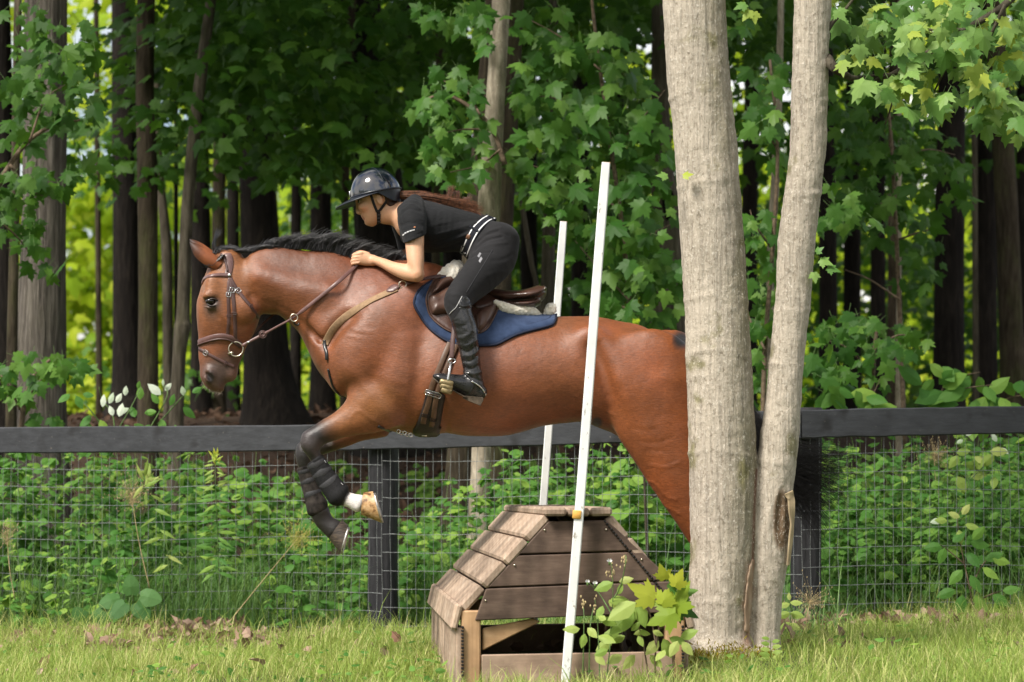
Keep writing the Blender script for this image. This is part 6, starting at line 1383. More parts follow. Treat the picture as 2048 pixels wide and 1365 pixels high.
gm = np.clip((tx - np.interp(ty, [0, 700, 1300], [1392, 1442, 1440])) / 60, 0, 1) * (tx < np.interp(ty, [0, 900, 1300], [1500, 1514, 1506])); gm = gm * np.clip(.35 + .8 * fbm(V * [7, 7, 3], 4), 0, 1); C = C + (np.array([.22, .20, .10]) - C) * (.85 * gm)[:, None]; C = C * (1 - .22 * np.clip((tx - np.interp(ty, [0, 1300], [1400, 1440])) / 60, 0, 1) * (tx < np.interp(ty, [0, 900, 1300], [1500, 1514, 1506])))[:, None]  # mossy green, then shade painted into the left stem's right side
gm2 = np.clip(fbm(V * 9 + 31, 4) - .55, 0, 1) * 1.6; C = C + (np.array([.16, .15, .05]) - C) * np.clip(gm2, 0, .7)[:, None]
d = np.minimum.reduce([seg_d(tx, ty, a, b)[0] for a, b in (((1513, 940), (1509, 1010)), ((1509, 1010), (1506, 1110)), ((1506, 1110), (1496, 1200)))]); C = C + (np.array([.16, .085, .06]) - C) * np.exp(-(d / 3.0) ** 2)[:, None]
d = seg_d(tx, ty, (1503, 1130), (1492, 1330))[0]; C = C + (np.array([.30, .18, .12]) - C) * (.85 * np.exp(-(d / (9 + 6 * fbm(V * 22, 2))) ** 2))[:, None]
d = np.hypot((tx - 1563) * 1.3, (ty - 1040) * .36); C = C + (np.array([.15, .10, .06]) - C) * (sm(26, 18, d))[:, None]
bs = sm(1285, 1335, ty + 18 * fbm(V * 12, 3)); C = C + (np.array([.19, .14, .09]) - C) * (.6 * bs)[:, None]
FORK = empty('forked_tree', at(1470, 1330, YT), 'pale grey forked tree with two stems hiding the horse hindquarters', 'tree')
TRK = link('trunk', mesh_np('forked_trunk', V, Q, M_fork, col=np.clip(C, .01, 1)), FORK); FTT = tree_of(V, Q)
for a, rr in ((at(1384, -68, YT), .128), (at(1627, -68, YT + .02), .078)):
    mb = MB(); P = catmull([a, a + [-.1 if rr > .1 else .12, .05, 1.6], a + [-.1 if rr > .1 else .4, .1, 3.6]], 14); mb.tube(P, np.linspace(rr, rr * .6, 14), 20); mb.build('upper_stem', M_bk['pale'], FORK)
for k, (x, y, z) in enumerate(((1.2, .3, 6.6), (2.6, -.6, 7.2))):
    c = link('crown', CROWN[k], FORK); c.matrix_parent_inverse = Matrix(); c.location = Vector((x, y, z)) - FORK.location; c.scale = (.8, .8, .8); tag(c, kind='stuff')
M_peel = wood('peeled_bark', (.22, .16, .09), (.40, .31, .19), (.52, .43, .29), 'Z', .75, 1.5, 5, .3)
for pts, wd in (([(1574, 984), (1578, 1004), (1576, 1045), (1574, 1090), (1571, 1130)], .050),):
    mb = MB(); P, N = path_on(FTT, pts, 4, .002, YT); n_ = len(P); P = P + N * (.006 + .010 * np.sin(np.linspace(0, 3.1, n_)))[:, None]; ribbon(mb, P, smooth1(N + rnd(n_, .25), 6), wd * (.75 + .25 * np.sin(np.linspace(.2, 2.8, n_) + 5 * rng.random())), .006); mb.build('bark_flap', M_peel, FORK, False)
mb = MB(); P, N = path_on(FTT, [(1505, 1120), (1500, 1150), (1497, 1185), (1494, 1225), (1492, 1265)], 5, .0, YT); n_ = len(P); ribbon(mb, P, N, .058 * (.35 + .65 * np.sin(np.linspace(.15, 2.95, n_))) + .006 * rng.normal(0, 1, n_), .007); mb.build('bark_scar', bark('scar_wood', (.20, .12, .08), (.36, .26, .18), (.48, .38, .29), 10, 2, .9, .02), FORK)
# moss cushions at the foot
mp = []
for (x, y, n_, r_) in ((1405, 1326, 900, .045), (1458, 1322, 900, .05), (1520, 1318, 400, .035), (1362, 1324, 300, .03)):
    c, n = hit(FTT, x, y, YT - .2); o_ = rnd(n_) * [r_, .03, r_ * .55]; mp.append(leaf_mass(LANCE, c + n * .004 + o_ + n * (.016 * np.exp(-(np.hypot(o_[:, 0], o_[:, 2]) / r_) ** 2))[:, None], rnd(n_, .6) + n + [0, 0, .5], rnd(n_), .016 + .012 * rng.random(n_), rng.random(n_)))
V, F, t = join_mass(mp); tag(link('moss', mesh_np('moss', V, F, leafmat('moss', [(.14, .13, .015), (.22, .19, .02), (.30, .24, .03)], .8, .2), False, tint=t), FORK), kind='stuff')

# ------------------------------------------------------------------ maples: branches with single leaves
LMESH = {}
def leafmesh(T, mat, key):
    if key not in LMESH: LMESH[key] = mesh_np(key, T[0], T[1], mat, False)
    return LMESH[key]
def put_leaf(p, d, n, s, me, parent, name='leaf'):
    d = np.array(d, float); d /= np.linalg.norm(d); n = np.array(n, float); n = n - n.dot(d) * d; n /= np.linalg.norm(n) + 1e-9; x = np.cross(d, n)
    o = bpy.data.objects.new(name, me); COL.objects.link(o); o.parent = parent
    M = Matrix(((x[0], d[0], n[0], p[0]), (x[1], d[1], n[1], p[1]), (x[2], d[2], n[2], p[2]), (0, 0, 0, 1))) @ Matrix.Scale(s, 4)
    o.matrix_parent_inverse = Matrix.Translation(-Vector(parent.location)); o.matrix_basis = M; return o
def branch(mb, pts, r0, r1=.002, n=10):
    P = catmull(pts, n); mb.tube(P, np.linspace(r0, r1, n), 6); return P
def maple(label, stem, Y, boughs, leaves, size, mat, key, cat='maple', group=None, limit=300, name='maple_sapling', stem_mat=None, r_=.018, face=(0, -.75, .55), extra=0):
    """stem: photo points; boughs: (start, end) photo points; leaves: clusters (px, py, rx, ry, n) hung with maple leaves"""
    base = at(*stem[0], Y); o = empty(name, base, label, cat, group); mb = MB(); branch(mb, [at(x, y, Y) for x, y in stem], r_, r_ * .5, 24); mb.build('trunk', stem_mat or M_twig, o)
    mb = MB()
    for bi, b in enumerate(boughs):
        mb = MB(); n_ = len(b); branch(mb, [at(x, y, Y + (i * .12 - .1) * (1 if (x * 7 + y) % 2 < 1 else -1)) for i, (x, y) in enumerate(b)], r_ * .45, .0025, 12); mb.build('branch', stem_mat or M_twig, o)
    mes = [leafmesh(MAPLE, mat, key), leafmesh(MAPLE2, mat, key + '_b')]; P, D, N, S = [], [], [], []
    for (px, py, rx, ry, n_) in leaves:
        for i in range(n_):
            a, q = rng.random() * 6.283, math.sqrt(rng.random()); x, y = px + rx * q * math.cos(a), py + ry * q * math.sin(a); yy = Y + rng.normal(0, .22)
            p = at(x, y - size * .2 / mpp(Y), yy); d = np.array([rng.normal(0, .55) + .35 * math.cos(a), -.28 + rng.normal(0, .3), -.62 + rng.normal(0, .35)]); nn = np.array(face) + rng.normal(0, .30, 3)
            P.append(p); D.append(d); N.append(nn); S.append(size * (.6 + .6 * rng.random()))
    order = rng.permutation(len(P)); pick = order[:limit]; rest = order[limit:]; pet = MB()
    for i in pick:
        put_leaf(P[i], D[i], N[i], S[i], mes[i % 2], o)
        pet.tube([P[i], P[i] - D[i] / np.linalg.norm(D[i]) * S[i] * .45 + [0, .02, .01]], [.0016, .0012], 3, False)
    tag(pet.build('leaf_stalks', M_stem, o), kind='stuff')
    parts = []
    if len(rest): parts.append(leaf_mass(MAPLE, np.array(P)[rest], np.array(D)[rest], np.array(N)[rest], np.array(S)[rest], rng.random(len(rest))))
    if extra:
        w_ = np.array([l[4] for l in leaves], float); ids = rng.choice(len(leaves), extra, p=w_ / w_.sum()); q = np.sqrt(rng.random(extra)); a = rng.random(extra) * 6.283
        pp = np.array([at(leaves[k][0] + leaves[k][2] * q[j] * math.cos(a[j]), leaves[k][1] + leaves[k][3] * q[j] * math.sin(a[j]), Y + .45 + .5 * rng.random()) for j, k in enumerate(ids)])
        parts.append(leaf_mass(MAPLE, pp, rnd(extra, .5) + [0, -.2, -.5], rnd(extra, .45) + np.array(face), size * (.6 + .5 * rng.random(extra)), rng.random(extra)))
    if parts: V, F, t = join_mass(parts); tag(link('foliage', mesh_np('maple_foliage', V, F, mat, False, tint=t), o), kind='stuff')
    return o
maple('leafy maple sapling behind the white poles, its big leaves filling the middle', [(1262, 760), (1258, 600), (1240, 420), (1215, 250), (1190, 60), (1180, -40)], 5.2, [[(1258, 600), (1200, 540), (1140, 470)], [(1240, 420), (1150, 360), (1060, 330)], [(1215, 250), (1120, 200), (1040, 190)], [(1225, 300), (1290, 230), (1330, 180)], [(1200, 140), (1130, 80), (1060, 40)], [(1250, 500), (1300, 470), (1340, 450)], [(1258, 620), (1210, 600), (1160, 610)]],
      [(1110, 70, 80, 50, 22), (1180, 120, 90, 60, 30), (1075, 180, 60, 60, 22), (1230, 210, 80, 70, 38), (1130, 240, 80, 60, 34), (1080, 310, 70, 50, 26), (1180, 330, 90, 60, 44), (1280, 300, 60, 60, 24), (1110, 390, 70, 40, 22), (1220, 420, 90, 50, 34), (1300, 420, 50, 70, 22), (1180, 500, 50, 50, 16), (1260, 540, 70, 60, 30), (1310, 580, 50, 70, 26), (1200, 590, 60, 40, 18), (1250, 640, 90, 40, 22), (1130, 460, 30, 40, 8)], .125, M_leafm, 'leaf_mid', extra=260)
maple('leafy maple spray hanging left of the pale mossy trunk', [(1010, 330), (985, 260), (940, 215), (890, 190), (850, 200)], 4.9, [[(985, 260), (920, 260), (860, 275)], [(960, 230), (930, 180), (880, 160)], [(1000, 300), (960, 330), (900, 345)]], [(900, 170, 60, 35, 16), (870, 215, 45, 30, 13), (930, 250, 55, 40, 17), (960, 310, 45, 40, 12), (905, 30, 70, 30, 18), (985, 70, 40, 40, 8), (880, 290, 40, 22, 8), (900, 350, 60, 30, 10)], .11, M_leafm, 'leaf_mid', extra=60)
maple('maple sapling showing between the stems of the forked tree', [(1525, 900), (1530, 700), (1545, 500), (1555, 300), (1540, 120)], 5.0, [[(1530, 700), (1500, 640), (1490, 600)], [(1545, 500), (1510, 450), (1500, 420)], [(1555, 300), (1520, 240), (1500, 200)]], [(1530, 150, 40, 50, 10), (1520, 230, 40, 40, 14), (1545, 290, 30, 40, 10), (1520, 470, 34, 50, 14), (1525, 560, 34, 50, 15), (1530, 660, 26, 60, 12), (1520, 760, 22, 50, 10), (1490, 40, 40, 30, 6)], .115, M_leafm, 'leaf_mid', extra=40)
maple('dim maple sapling right of the forked tree', [(1810, 900), (1800, 640), (1790, 420), (1780, 250), (1760, 120)], 6.4, [[(1800, 600), (1740, 560), (1690, 540)], [(1790, 420), (1720, 390), (1670, 370)], [(1785, 330), (1850, 300), (1910, 310)], [(1795, 480), (1860, 460), (1900, 470)]], [(1720, 200, 80, 40, 20), (1690, 270, 50, 50, 14), (1780, 270, 90, 60, 34), (1860, 310, 70, 40, 20), (1740, 340, 80, 40, 22), (1700, 410, 50, 50, 18), (1850, 400, 90, 40, 20), (1900, 330, 40, 30, 8), (1810, 470, 60, 50, 12), (1830, 530, 70, 60, 12), (1730, 440, 40, 40, 8)], .115, M_leafd, 'leaf_dim', extra=120)
maple('bright maple shoots above the right fence rail beside the forked tree', [(1740, 840), (1745, 760), (1750, 690), (1755, 650)], 4.4, [[(1745, 760), (1700, 700), (1650, 680)], [(1750, 700), (1800, 670), (1850, 690)]], [(1690, 660, 50, 30, 20), (1650, 700, 40, 40, 14), (1760, 670, 60, 30, 20), (1700, 740, 50, 40, 16), (1640, 770, 40, 40, 10), (1820, 690, 50, 25, 12), (1760, 740, 40, 40, 8), (1660, 420, 50, 50, 14), (1700, 440, 50, 30, 8)], .105, M_leafm, 'leaf_mid')
maple('maple spray in front of the shaggy trunk on the left', [(-30, 420), (20, 330), (60, 280), (110, 250), (160, 240)], 4.6, [[(20, 330), (60, 380), (110, 400)], [(60, 280), (90, 200), (130, 170)], [(-20, 430), (30, 470), (70, 520)]], [(50, 60, 60, 50, 14), (100, 150, 60, 50, 18), (40, 190, 40, 40, 10), (140, 220, 60, 40, 18), (60, 270, 60, 30, 14), (20, 380, 50, 50, 18), (70, 360, 50, 30, 10), (30, 460, 50, 50, 16), (90, 520, 50, 40, 8), (150, 100, 50, 60, 16), (120, 360, 60, 30, 12)], .115, M_leafd, 'leaf_dim', extra=70)
maple('low maple shoot at the foot of the shaggy trunk above the rail', [(40, 880), (50, 800), (70, 750), (100, 720)], 4.4, [[(50, 800), (100, 740), (140, 730)], [(45, 830), (10, 760), (-20, 740)]], [(70, 740, 70, 30, 24), (130, 745, 50, 25, 12), (10, 750, 40, 40, 12), (60, 790, 50, 20, 10), (85, 840, 40, 12, 6)], .095, M_leafm, 'leaf_mid')
# bright overhanging bough in the upper right corner
maple('sunlit maple bough hanging into the upper right corner', [(2140, -160), (2080, -70), (2010, 10), (1930, 60), (1850, 110), (1760, 160), (1700, 155)], -.35, [[(2010, 10), (1960, 120), (1940, 190)], [(1930, 60), (1850, 60), (1760, 60)], [(1850, 110), (1800, 170), (1770, 250)], [(2080, -70), (2060, 60), (2040, 160)], [(1930, 60), (1890, 140), (1860, 200)]],
      [(1720, 40, 60, 40, 14), (1760, 90, 80, 50, 22), (1850, 50, 100, 60, 34), (1950, 30, 100, 60, 34), (1780, 160, 80, 50, 22), (1870, 130, 90, 60, 34), (1970, 120, 90, 60, 34), (1920, 190, 80, 40, 22), (2010, 190, 60, 50, 26), (1830, 200, 40, 30, 6), (2030, 60, 50, 80, 20), (1980, 235, 40, 22, 8), (1700, 110, 30, 30, 6), (1670, 15, 30, 30, 6), (2040, 260, 30, 20, 6)], .098, M_leafb, 'leaf_sun', limit=296, r_=.020, face=(-.15, -.8, .6), stem_mat=M_bk['grey'])
mb = MB(); branch(mb, [at(1655, 118, YT), at(1668, 136, YT - .05), at(1690, 150, YT), at(1712, 158, YT + .1), at(1780, 150, YT + .3)], .026, .010); mb.build('branch', M_bk['grey'], FORK)
mb = MB(); branch(mb, [at(1655, 60, YT), at(1668, 42, YT), at(1690, 20, YT), at(1720, -20, YT)], .012, .005); mb.build('branch', M_bk['grey'], FORK)
for (x, y, sz, dx, dz) in ((1335, 352, .05, -.9, .1), (1366, 352, .045, .8, .2), (1640, 520, .06, .6, -.2), (1655, 535, .06, .8, -.2), (1628, 545, .05, .1, -.6), (1632, 505, .04, .6, .5), (1500, 20, .06, -.5, -.7), (1492, 8, .06, -.8, -.3), (1508, 24, .055, .1, -.9)):
    put_leaf(at(x, y, YT - .16 if x < 1400 else YT - .06), (dx, -.25, dz), (rng.normal(0, .2), -.8, .6), sz, leafmesh(MAPLE, M_leafb, 'leaf_sun'), FORK)

# ------------------------------------------------------------------ foliage of the wood: low dark boughs, thickets, the sunny clearing beyond
def region(rects, n, Y0, Y1):
    w_ = np.array([r_[4] if len(r_) > 4 else (r_[2] - r_[0]) * (r_[3] - r_[1]) for r_ in rects], float); ids = rng.choice(len(rects), n, p=w_ / w_.sum())
    return np.array([at(rects[k][0] + (rects[k][2] - rects[k][0]) * rng.random(), rects[k][1] + (rects[k][3] - rects[k][1]) * rng.random(), Y0 + (Y1 - Y0) * rng.random()) for k in ids])
def mass(name, label, cents, per, spread, size, T, mat, **kw):
    V, F, t = sprays(cents, per, spread, size, T, **kw); o = link(name, mesh_np(name, V, F, mat, False, tint=t)); tag(o, label, 'foliage', kind='stuff'); return o
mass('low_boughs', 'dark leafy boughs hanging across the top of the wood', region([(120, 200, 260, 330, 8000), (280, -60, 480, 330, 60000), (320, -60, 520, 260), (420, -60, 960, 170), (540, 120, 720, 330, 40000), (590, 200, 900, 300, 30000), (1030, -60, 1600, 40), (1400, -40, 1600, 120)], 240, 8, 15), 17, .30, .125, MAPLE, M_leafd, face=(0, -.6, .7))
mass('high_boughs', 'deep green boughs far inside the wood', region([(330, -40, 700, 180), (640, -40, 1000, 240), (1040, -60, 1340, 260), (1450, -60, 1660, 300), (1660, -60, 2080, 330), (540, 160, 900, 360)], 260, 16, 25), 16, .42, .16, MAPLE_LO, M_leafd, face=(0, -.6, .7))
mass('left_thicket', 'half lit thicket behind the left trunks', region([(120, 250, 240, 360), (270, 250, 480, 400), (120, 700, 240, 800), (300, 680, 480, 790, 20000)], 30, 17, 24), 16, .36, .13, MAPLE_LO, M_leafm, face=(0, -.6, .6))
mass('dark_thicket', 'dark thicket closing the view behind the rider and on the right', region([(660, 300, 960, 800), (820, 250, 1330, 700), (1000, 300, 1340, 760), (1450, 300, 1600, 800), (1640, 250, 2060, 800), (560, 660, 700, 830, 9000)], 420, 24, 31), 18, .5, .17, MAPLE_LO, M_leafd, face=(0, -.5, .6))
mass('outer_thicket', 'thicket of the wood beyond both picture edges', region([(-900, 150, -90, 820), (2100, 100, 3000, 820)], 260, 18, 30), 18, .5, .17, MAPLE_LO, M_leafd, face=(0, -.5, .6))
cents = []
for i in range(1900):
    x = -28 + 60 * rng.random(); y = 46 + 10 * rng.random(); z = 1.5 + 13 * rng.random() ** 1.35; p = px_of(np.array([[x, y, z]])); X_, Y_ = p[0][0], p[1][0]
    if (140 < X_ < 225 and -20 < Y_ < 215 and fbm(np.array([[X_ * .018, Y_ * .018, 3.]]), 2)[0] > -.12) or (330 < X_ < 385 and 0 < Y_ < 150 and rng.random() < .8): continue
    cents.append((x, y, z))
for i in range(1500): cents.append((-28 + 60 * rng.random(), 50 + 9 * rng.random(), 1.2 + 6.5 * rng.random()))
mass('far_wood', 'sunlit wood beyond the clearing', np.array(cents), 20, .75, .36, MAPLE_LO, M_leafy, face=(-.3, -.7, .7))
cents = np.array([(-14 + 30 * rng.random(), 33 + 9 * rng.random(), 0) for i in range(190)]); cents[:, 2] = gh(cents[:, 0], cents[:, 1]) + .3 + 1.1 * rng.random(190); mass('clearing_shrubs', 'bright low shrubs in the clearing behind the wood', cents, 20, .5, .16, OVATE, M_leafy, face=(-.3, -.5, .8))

cents = []
for i in range(700):
    a = -math.pi * rng.random(); r_ = 34 + 9 * rng.random(); cents.append((r_ * math.cos(a) * 1.2, -13 + r_ * math.sin(a), 1 + (7 + 6 * (.5 + .5 * math.sin(a * 23) * math.sin(a * 7 + 1))) * rng.random() ** .8))
mass('field_treeline', 'trees round the far side of the field', np.array(cents), 14, 1.5, .8, MAPLE_LO, M_leafd, face=(0, .5, .7))
# ------------------------------------------------------------------ undergrowth behind and along the fence
def hills(px):     # top of the undergrowth in photo pixels across the picture
    return np.interp(px, [-60, 0, 120, 250, 400, 520, 620, 720, 830, 900, 1000, 1100, 1250, 1400, 1560, 1620, 1750, 1900, 2110], [915, 905, 920, 905, 900, 930, 985, 1030, 1030, 985, 930, 900, 880, 880, 880, 880, 870, 850, 850])
def weeds(n, Y0, Y1, x0, x1, kinds, hs=(.55, 1.0), size=(.08, .14), gap=-.25, cap=9.0):
    """plants one by one: a leaning stem with leaves in threes up its length; every plant has its own leaf shape, size and tone"""
    parts, st = [], MB()
    for i in range(n):
        px = x0 + (x1 - x0) * rng.random(); Y = Y0 + (Y1 - Y0) * rng.random(); X = at(px, 985, Y)[0]; g = float(gh(X, Y))
        if fbm(np.array([[X * 1.1, Y * 1.1, 4.0]]), 2)[0] < gap: continue
        h = min(cap, max(.18, at(px, hills(px), Y)[2] - g)) * (hs[0] + (hs[1] - hs[0]) * rng.random()); ln = rng.normal(0, .14, 2); T = kinds[rng.integers(0, len(kinds))]; sz = size[0] + (size[1] - size[0]) * rng.random(); tn = rng.random()
        base = np.array([X, Y, g]); tip = base + [ln[0] * h, ln[1] * h - .05, h]; midp = base + (tip - base) * .5 + [rng.normal(0, .03), -.02, .04]; C_ = catmull([base, midp, tip], 8); st.tube(C_, np.linspace(.0042, .0016, 8), 3, False)
        m_ = int(max(4, h / (.055 + .03 * rng.random()))); f = np.clip(.12 + .88 * (np.arange(m_) + rng.random(m_) * .6) / m_, 0, .999); P = np.stack([np.interp(f, np.linspace(0, 1, 8), C_[:, k]) for k in range(3)], 1); az = np.arange(m_) * 2.4 + rng.random() * 6; out = np.stack([np.cos(az), np.sin(az) * .8 - .25, np.full(m_, .05)], 1); s_ = sz * (1.05 - .55 * f) * (.8 + .4 * rng.random(m_)); Q_ = P + out * (s_ * .55)[:, None]
        for k in ((-1, 0, 1) if T is not LANCE else (-.5, .5)):
            sd = np.stack([-out[:, 1], out[:, 0], np.zeros(m_)], 1); d = out + sd * k * .95 + [0, 0, -.28] + rnd(m_, .16); parts.append(leaf_mass(T, Q_, d, np.array([0, -.62, .75])[None] + out * .25 + rnd(m_, .28), s_ * (1 if k == 0 else .86), np.clip(tn * .75 + .24 * rng.random(m_), 0, .99)))
    return join_mass(parts), st
def put_weeds(name, label, mat, *a, **k):
    (V, F, t), st = weeds(*a, **k); o = link(name, mesh_np(name, V, F, mat, False, tint=t)); tag(o, label, 'undergrowth', kind='stuff'); tag(st.build('weed_stems', M_stem, o), kind='stuff'); return o
put_weeds('undergrowth', 'thick green undergrowth pressed against the wire mesh', M_leafu, 400, 4.1, 5.8, -70, 2120, [OVATE, BROAD, OVATE, MAPLE, LANCE], (.5, 1.15), (.085, .15), -.6)
put_weeds('raspberry_thicket', 'brighter thicket of raspberry leaves behind the right mesh', M_leafu, 190, 3.1, 4.2, 1600, 2130, [OVATE, OVATE, BROAD], (.35, .95), (.07, .11), -.5)
put_weeds('bank_plants', 'low green plants on the bank behind the fence', M_leafu, 620, 5.8, 12, -600, 2700, [OVATE, BROAD, MAPLE], (.25, .8), (.08, .14), -.45, .9)
put_weeds('outer_undergrowth', 'undergrowth along the fence beyond both picture edges', M_leafu, 220, 4.0, 8.5, 2120, 3200, [OVATE, BROAD, MAPLE], (.4, 1.0), (.09, .15), -.6, 1.1)
put_weeds('outer_undergrowth', 'undergrowth along the fence beyond the left picture edge', M_leafu, 150, 5.0, 9, -900, -70, [OVATE, BROAD, MAPLE], (.4, 1.0), (.09, .15), -.6, 1.1)
put_weeds('fence_weeds', 'leafy weeds growing through the foot of the wire mesh', M_leafu, 230, 3.15, 4.4, -70, 1400, [OVATE, LANCE, BROAD, LANCE], (.2, .75), (.06, .11), -.15)
# grass: curved tapering blades
def blades(P, L, w, lean, tint, seg=3):
    n = len(P); a = rng.random(n) * 6.283; d = np.stack([np.cos(a), np.sin(a), np.zeros(n)], 1) * lean[:, None]; sd = np.stack([-np.sin(a), np.cos(a), np.zeros(n)], 1); V = []
    for k in range(seg):
        s = k / seg; c = P + np.stack([d[:, 0] * s * s * L, d[:, 1] * s * s * L, L * (s - .28 * lean * s * s)], 1); hw = (w * (1 - s * .75) / 2)[:, None]; V += [c - sd * hw, c + sd * hw]
    V.append(P + np.stack([d[:, 0] * L, d[:, 1] * L, L * (1 - .35 * lean)], 1)); V = np.stack(V, 1); k = V.shape[1]; T = []
    for i in range(seg - 1): T += [(2 * i, 2 * i + 1, 2 * i + 3), (2 * i, 2 * i + 3, 2 * i + 2)]
    T.append((2 * seg - 2, 2 * seg - 1, 2 * seg)); F = np.array(T)[None] + (np.arange(n) * k)[:, None, None]; return V.reshape(-1, 3), F.reshape(-1, 3), np.repeat(tint, k)
def lawn(n, Y0, Y1, L0, L1, w, px0=-90, px1=2140, keep=None):
    Y = Y0 + (Y1 - Y0) * rng.random(n); px = px0 + (px1 - px0) * rng.random(n); X = (px - 1024) / FPX * (Y + 13.4); f = fbm(np.stack([X * 1.3, Y * 1.3, Y * 0], 1), 3)
    k = np.ones(n, bool) if keep is None else keep(X, Y, f); X, Y, f = X[k], Y[k], f[k]; n = len(X); L = (L0 + (L1 - L0) * rng.random(n) ** 1.6) * (1 + .35 * f)
    return blades(np.stack([X, Y, gh(X, Y) - .01], 1), L * (1 + .5 * (rng.random(n) < .06)), w * (.7 + .6 * rng.random(n)), .25 + .75 * rng.random(n), np.clip(.62 * rng.random(n) ** 1.2 + .36 * np.clip(.5 + .8 * fbm(np.stack([X * 4, Y * 4, Y * 0 + 9], 1), 2), 0, 1), 0, .98))
JC = lambda X, Y: ~((np.abs((X - J0[0]) - (Y + 1.6) * JV[0] / JV[1]) < .47) & (Y > -1.58) & (Y < 1.0)) & ~(np.hypot(X - .98, Y + .55) < .14)
V, F, t = join_mass([lawn(60000, -2.5, .4, .04, .16, .0042, keep=lambda X, Y, f: JC(X, Y) & (rng.random(len(X)) < .7 + .5 * f)), lawn(30000, .4, 2.1, .05, .18, .0046, keep=lambda X, Y, f: JC(X, Y) & ((Y < 1.3) | (f > np.where(X < -1.1, .1, -.3)))), lawn(34000, -6.5, 3.6, .05, .17, .007, px0=-1500, px1=3600, keep=lambda X, Y, f: JC(X, Y) & ((np.abs(1024 + X * FPX / (Y + 13.4) - 1025) > 1110) | (Y < -2.5)) & (Y < fy(1024 + X * FPX / (Y + 13.4)) + .3)), lawn(15000, 1.9, 3.3, .06, .22, .005, keep=lambda X, Y, f: (f > np.where(X < -1.1, .25, -.15)))])
n = 1500; px = -60 + 2180 * rng.random(n); Y = -2.0 + 4.6 * rng.random(n); X = (px - 1024) / FPX * (Y + 13.4); k = JC(X, Y) & (fbm(np.stack([X * 2, Y * 2, Y * 0 + 5], 1), 2) > .05); X, Y = X[k], Y[k]; n = len(X); V2, F2, t2 = leaf_mass(OVATE, np.stack([X, Y, gh(X, Y) + .03 + .07 * rng.random(n)], 1), rnd(n) * [1, 1, .3], rnd(n, .35) + [0, -.4, .9], .02 + .03 * rng.random(n), rng.random(n)); o = link('lawn_weeds', mesh_np('lawn_weeds', V2, F2, M_leafu, False, tint=t2)); tag(o, 'clover and small weeds in the lawn', 'weeds', kind='stuff')
o = link('grass', mesh_np('grass', V, F, M_grass, False, tint=t)); tag(o, 'bright lawn grass in front of the fence', 'grass', kind='stuff')
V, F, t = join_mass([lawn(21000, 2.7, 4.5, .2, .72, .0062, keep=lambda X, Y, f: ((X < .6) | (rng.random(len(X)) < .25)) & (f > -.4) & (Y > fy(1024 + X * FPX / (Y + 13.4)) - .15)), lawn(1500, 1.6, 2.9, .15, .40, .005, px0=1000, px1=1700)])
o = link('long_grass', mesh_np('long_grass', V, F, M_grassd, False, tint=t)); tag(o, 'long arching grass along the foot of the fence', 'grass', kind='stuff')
# fallen leaves below the fence
n = 1400; px = np.concatenate([20 + 560 * rng.random(900) ** .9, 1560 + 520 * rng.random(300), -60 + 2200 * rng.random(200)]); Y = np.concatenate([1.3 + 2.1 * rng.beta(2, 1.6, 900), 1.4 + 1.1 * rng.random(300), -.5 + 4 * rng.random(200)]); X = (px - 1024) / FPX * (Y + 13.4)
z = gh(X, Y) + .01 + .075 * rng.random(n) * (fbm(np.stack([X * 3, Y * 3, Y * 0], 1), 2) > -.2)
CURL = poly_leaf([(0, 0), (.22, .1), (.38, .35), (.26, .55), (.30, .72), (.12, .82), (0, 1)], .4, -.55, .5)
V, F, t = leaf_mass(CURL, np.stack([X, Y, z], 1), rnd(n) + [0, 0, .25], rnd(n, .7) + [0, -.3, .5], .035 + .05 * rng.random(n), rng.random(n)); o = link('fallen_leaves', mesh_np('fallen_leaves', V, F, M_dry, False, tint=t)); tag(o, 'dry brown leaves heaped along the foot of the fence', 'dead leaves', kind='stuff')
n = 2600; px = 120 + 1300 * rng.random(n); Y = 6 + 14 * rng.random(n); X = (px - 1024) / FPX * (Y + 13.4); V, F, t = leaf_mass(CURL, np.stack([X, Y, gh(X, Y) + .01], 1), rnd(n), rnd(n, .5) + [0, -.2, .8], .06 + .06 * rng.random(n), rng.random(n)); o = link('leaf_litter', mesh_np('leaf_litter', V, F, leafmat('old_leaf', [(.05, .03, .02), (.09, .055, .038), (.14, .085, .055)], .85, .05, (.2, .1, .05), .15), False, tint=t)); tag(o, 'brown leaf litter on the floor of the wood', 'leaf litter', kind='stuff')

# ------------------------------------------------------------------ single plants
M_white = leafmat('white_leaf', [(.42, .52, .36), (.58, .66, .52), (.70, .74, .64)], .5, .3, (.6, .7, .45)); M_lime = leafmat('lime_leaf', [(.20, .30, .03), (.30, .38, .04), (.42, .44, .05)], .42, .35, (.6, .65, .05)); M_pgreen = leafmat('pale_green_leaf', [(.19, .31, .06), (.29, .40, .09), (.44, .50, .16)], .45, .36, (.6, .7, .14))
def plant(name, label, cat, stems, Y, leaves, group=None, r_=.004, mat=None, smat=None):
    """stems: lists of photo points; leaves: (px, py, size px, dx, dy, shape, material key) with dx, dy the way the leaf points in the photo"""
    o = empty(name, at(*stems[0][0], Y), label, cat, group)
    for s in stems:
        mb = MB(); branch(mb, [at(x, y, Y + .03 * math.sin(i * 2.0 + s[0][0])) for i, (x, y) in enumerate(s)], r_, r_ * .4, 12); mb.build('stem', smat or M_stem, o)
    k = mpp(Y)
    for (x, y, sz, dx, dy, T, mt, ky) in leaves: put_leaf(at(x, y, Y - .03 + rng.normal(0, .035)), (dx, -.25 + rng.normal(0, .2), -dy), (rng.normal(0, .25), -.85, .45 + rng.normal(0, .15)), sz * k, leafmesh(T, mt, ky), o)
    return o
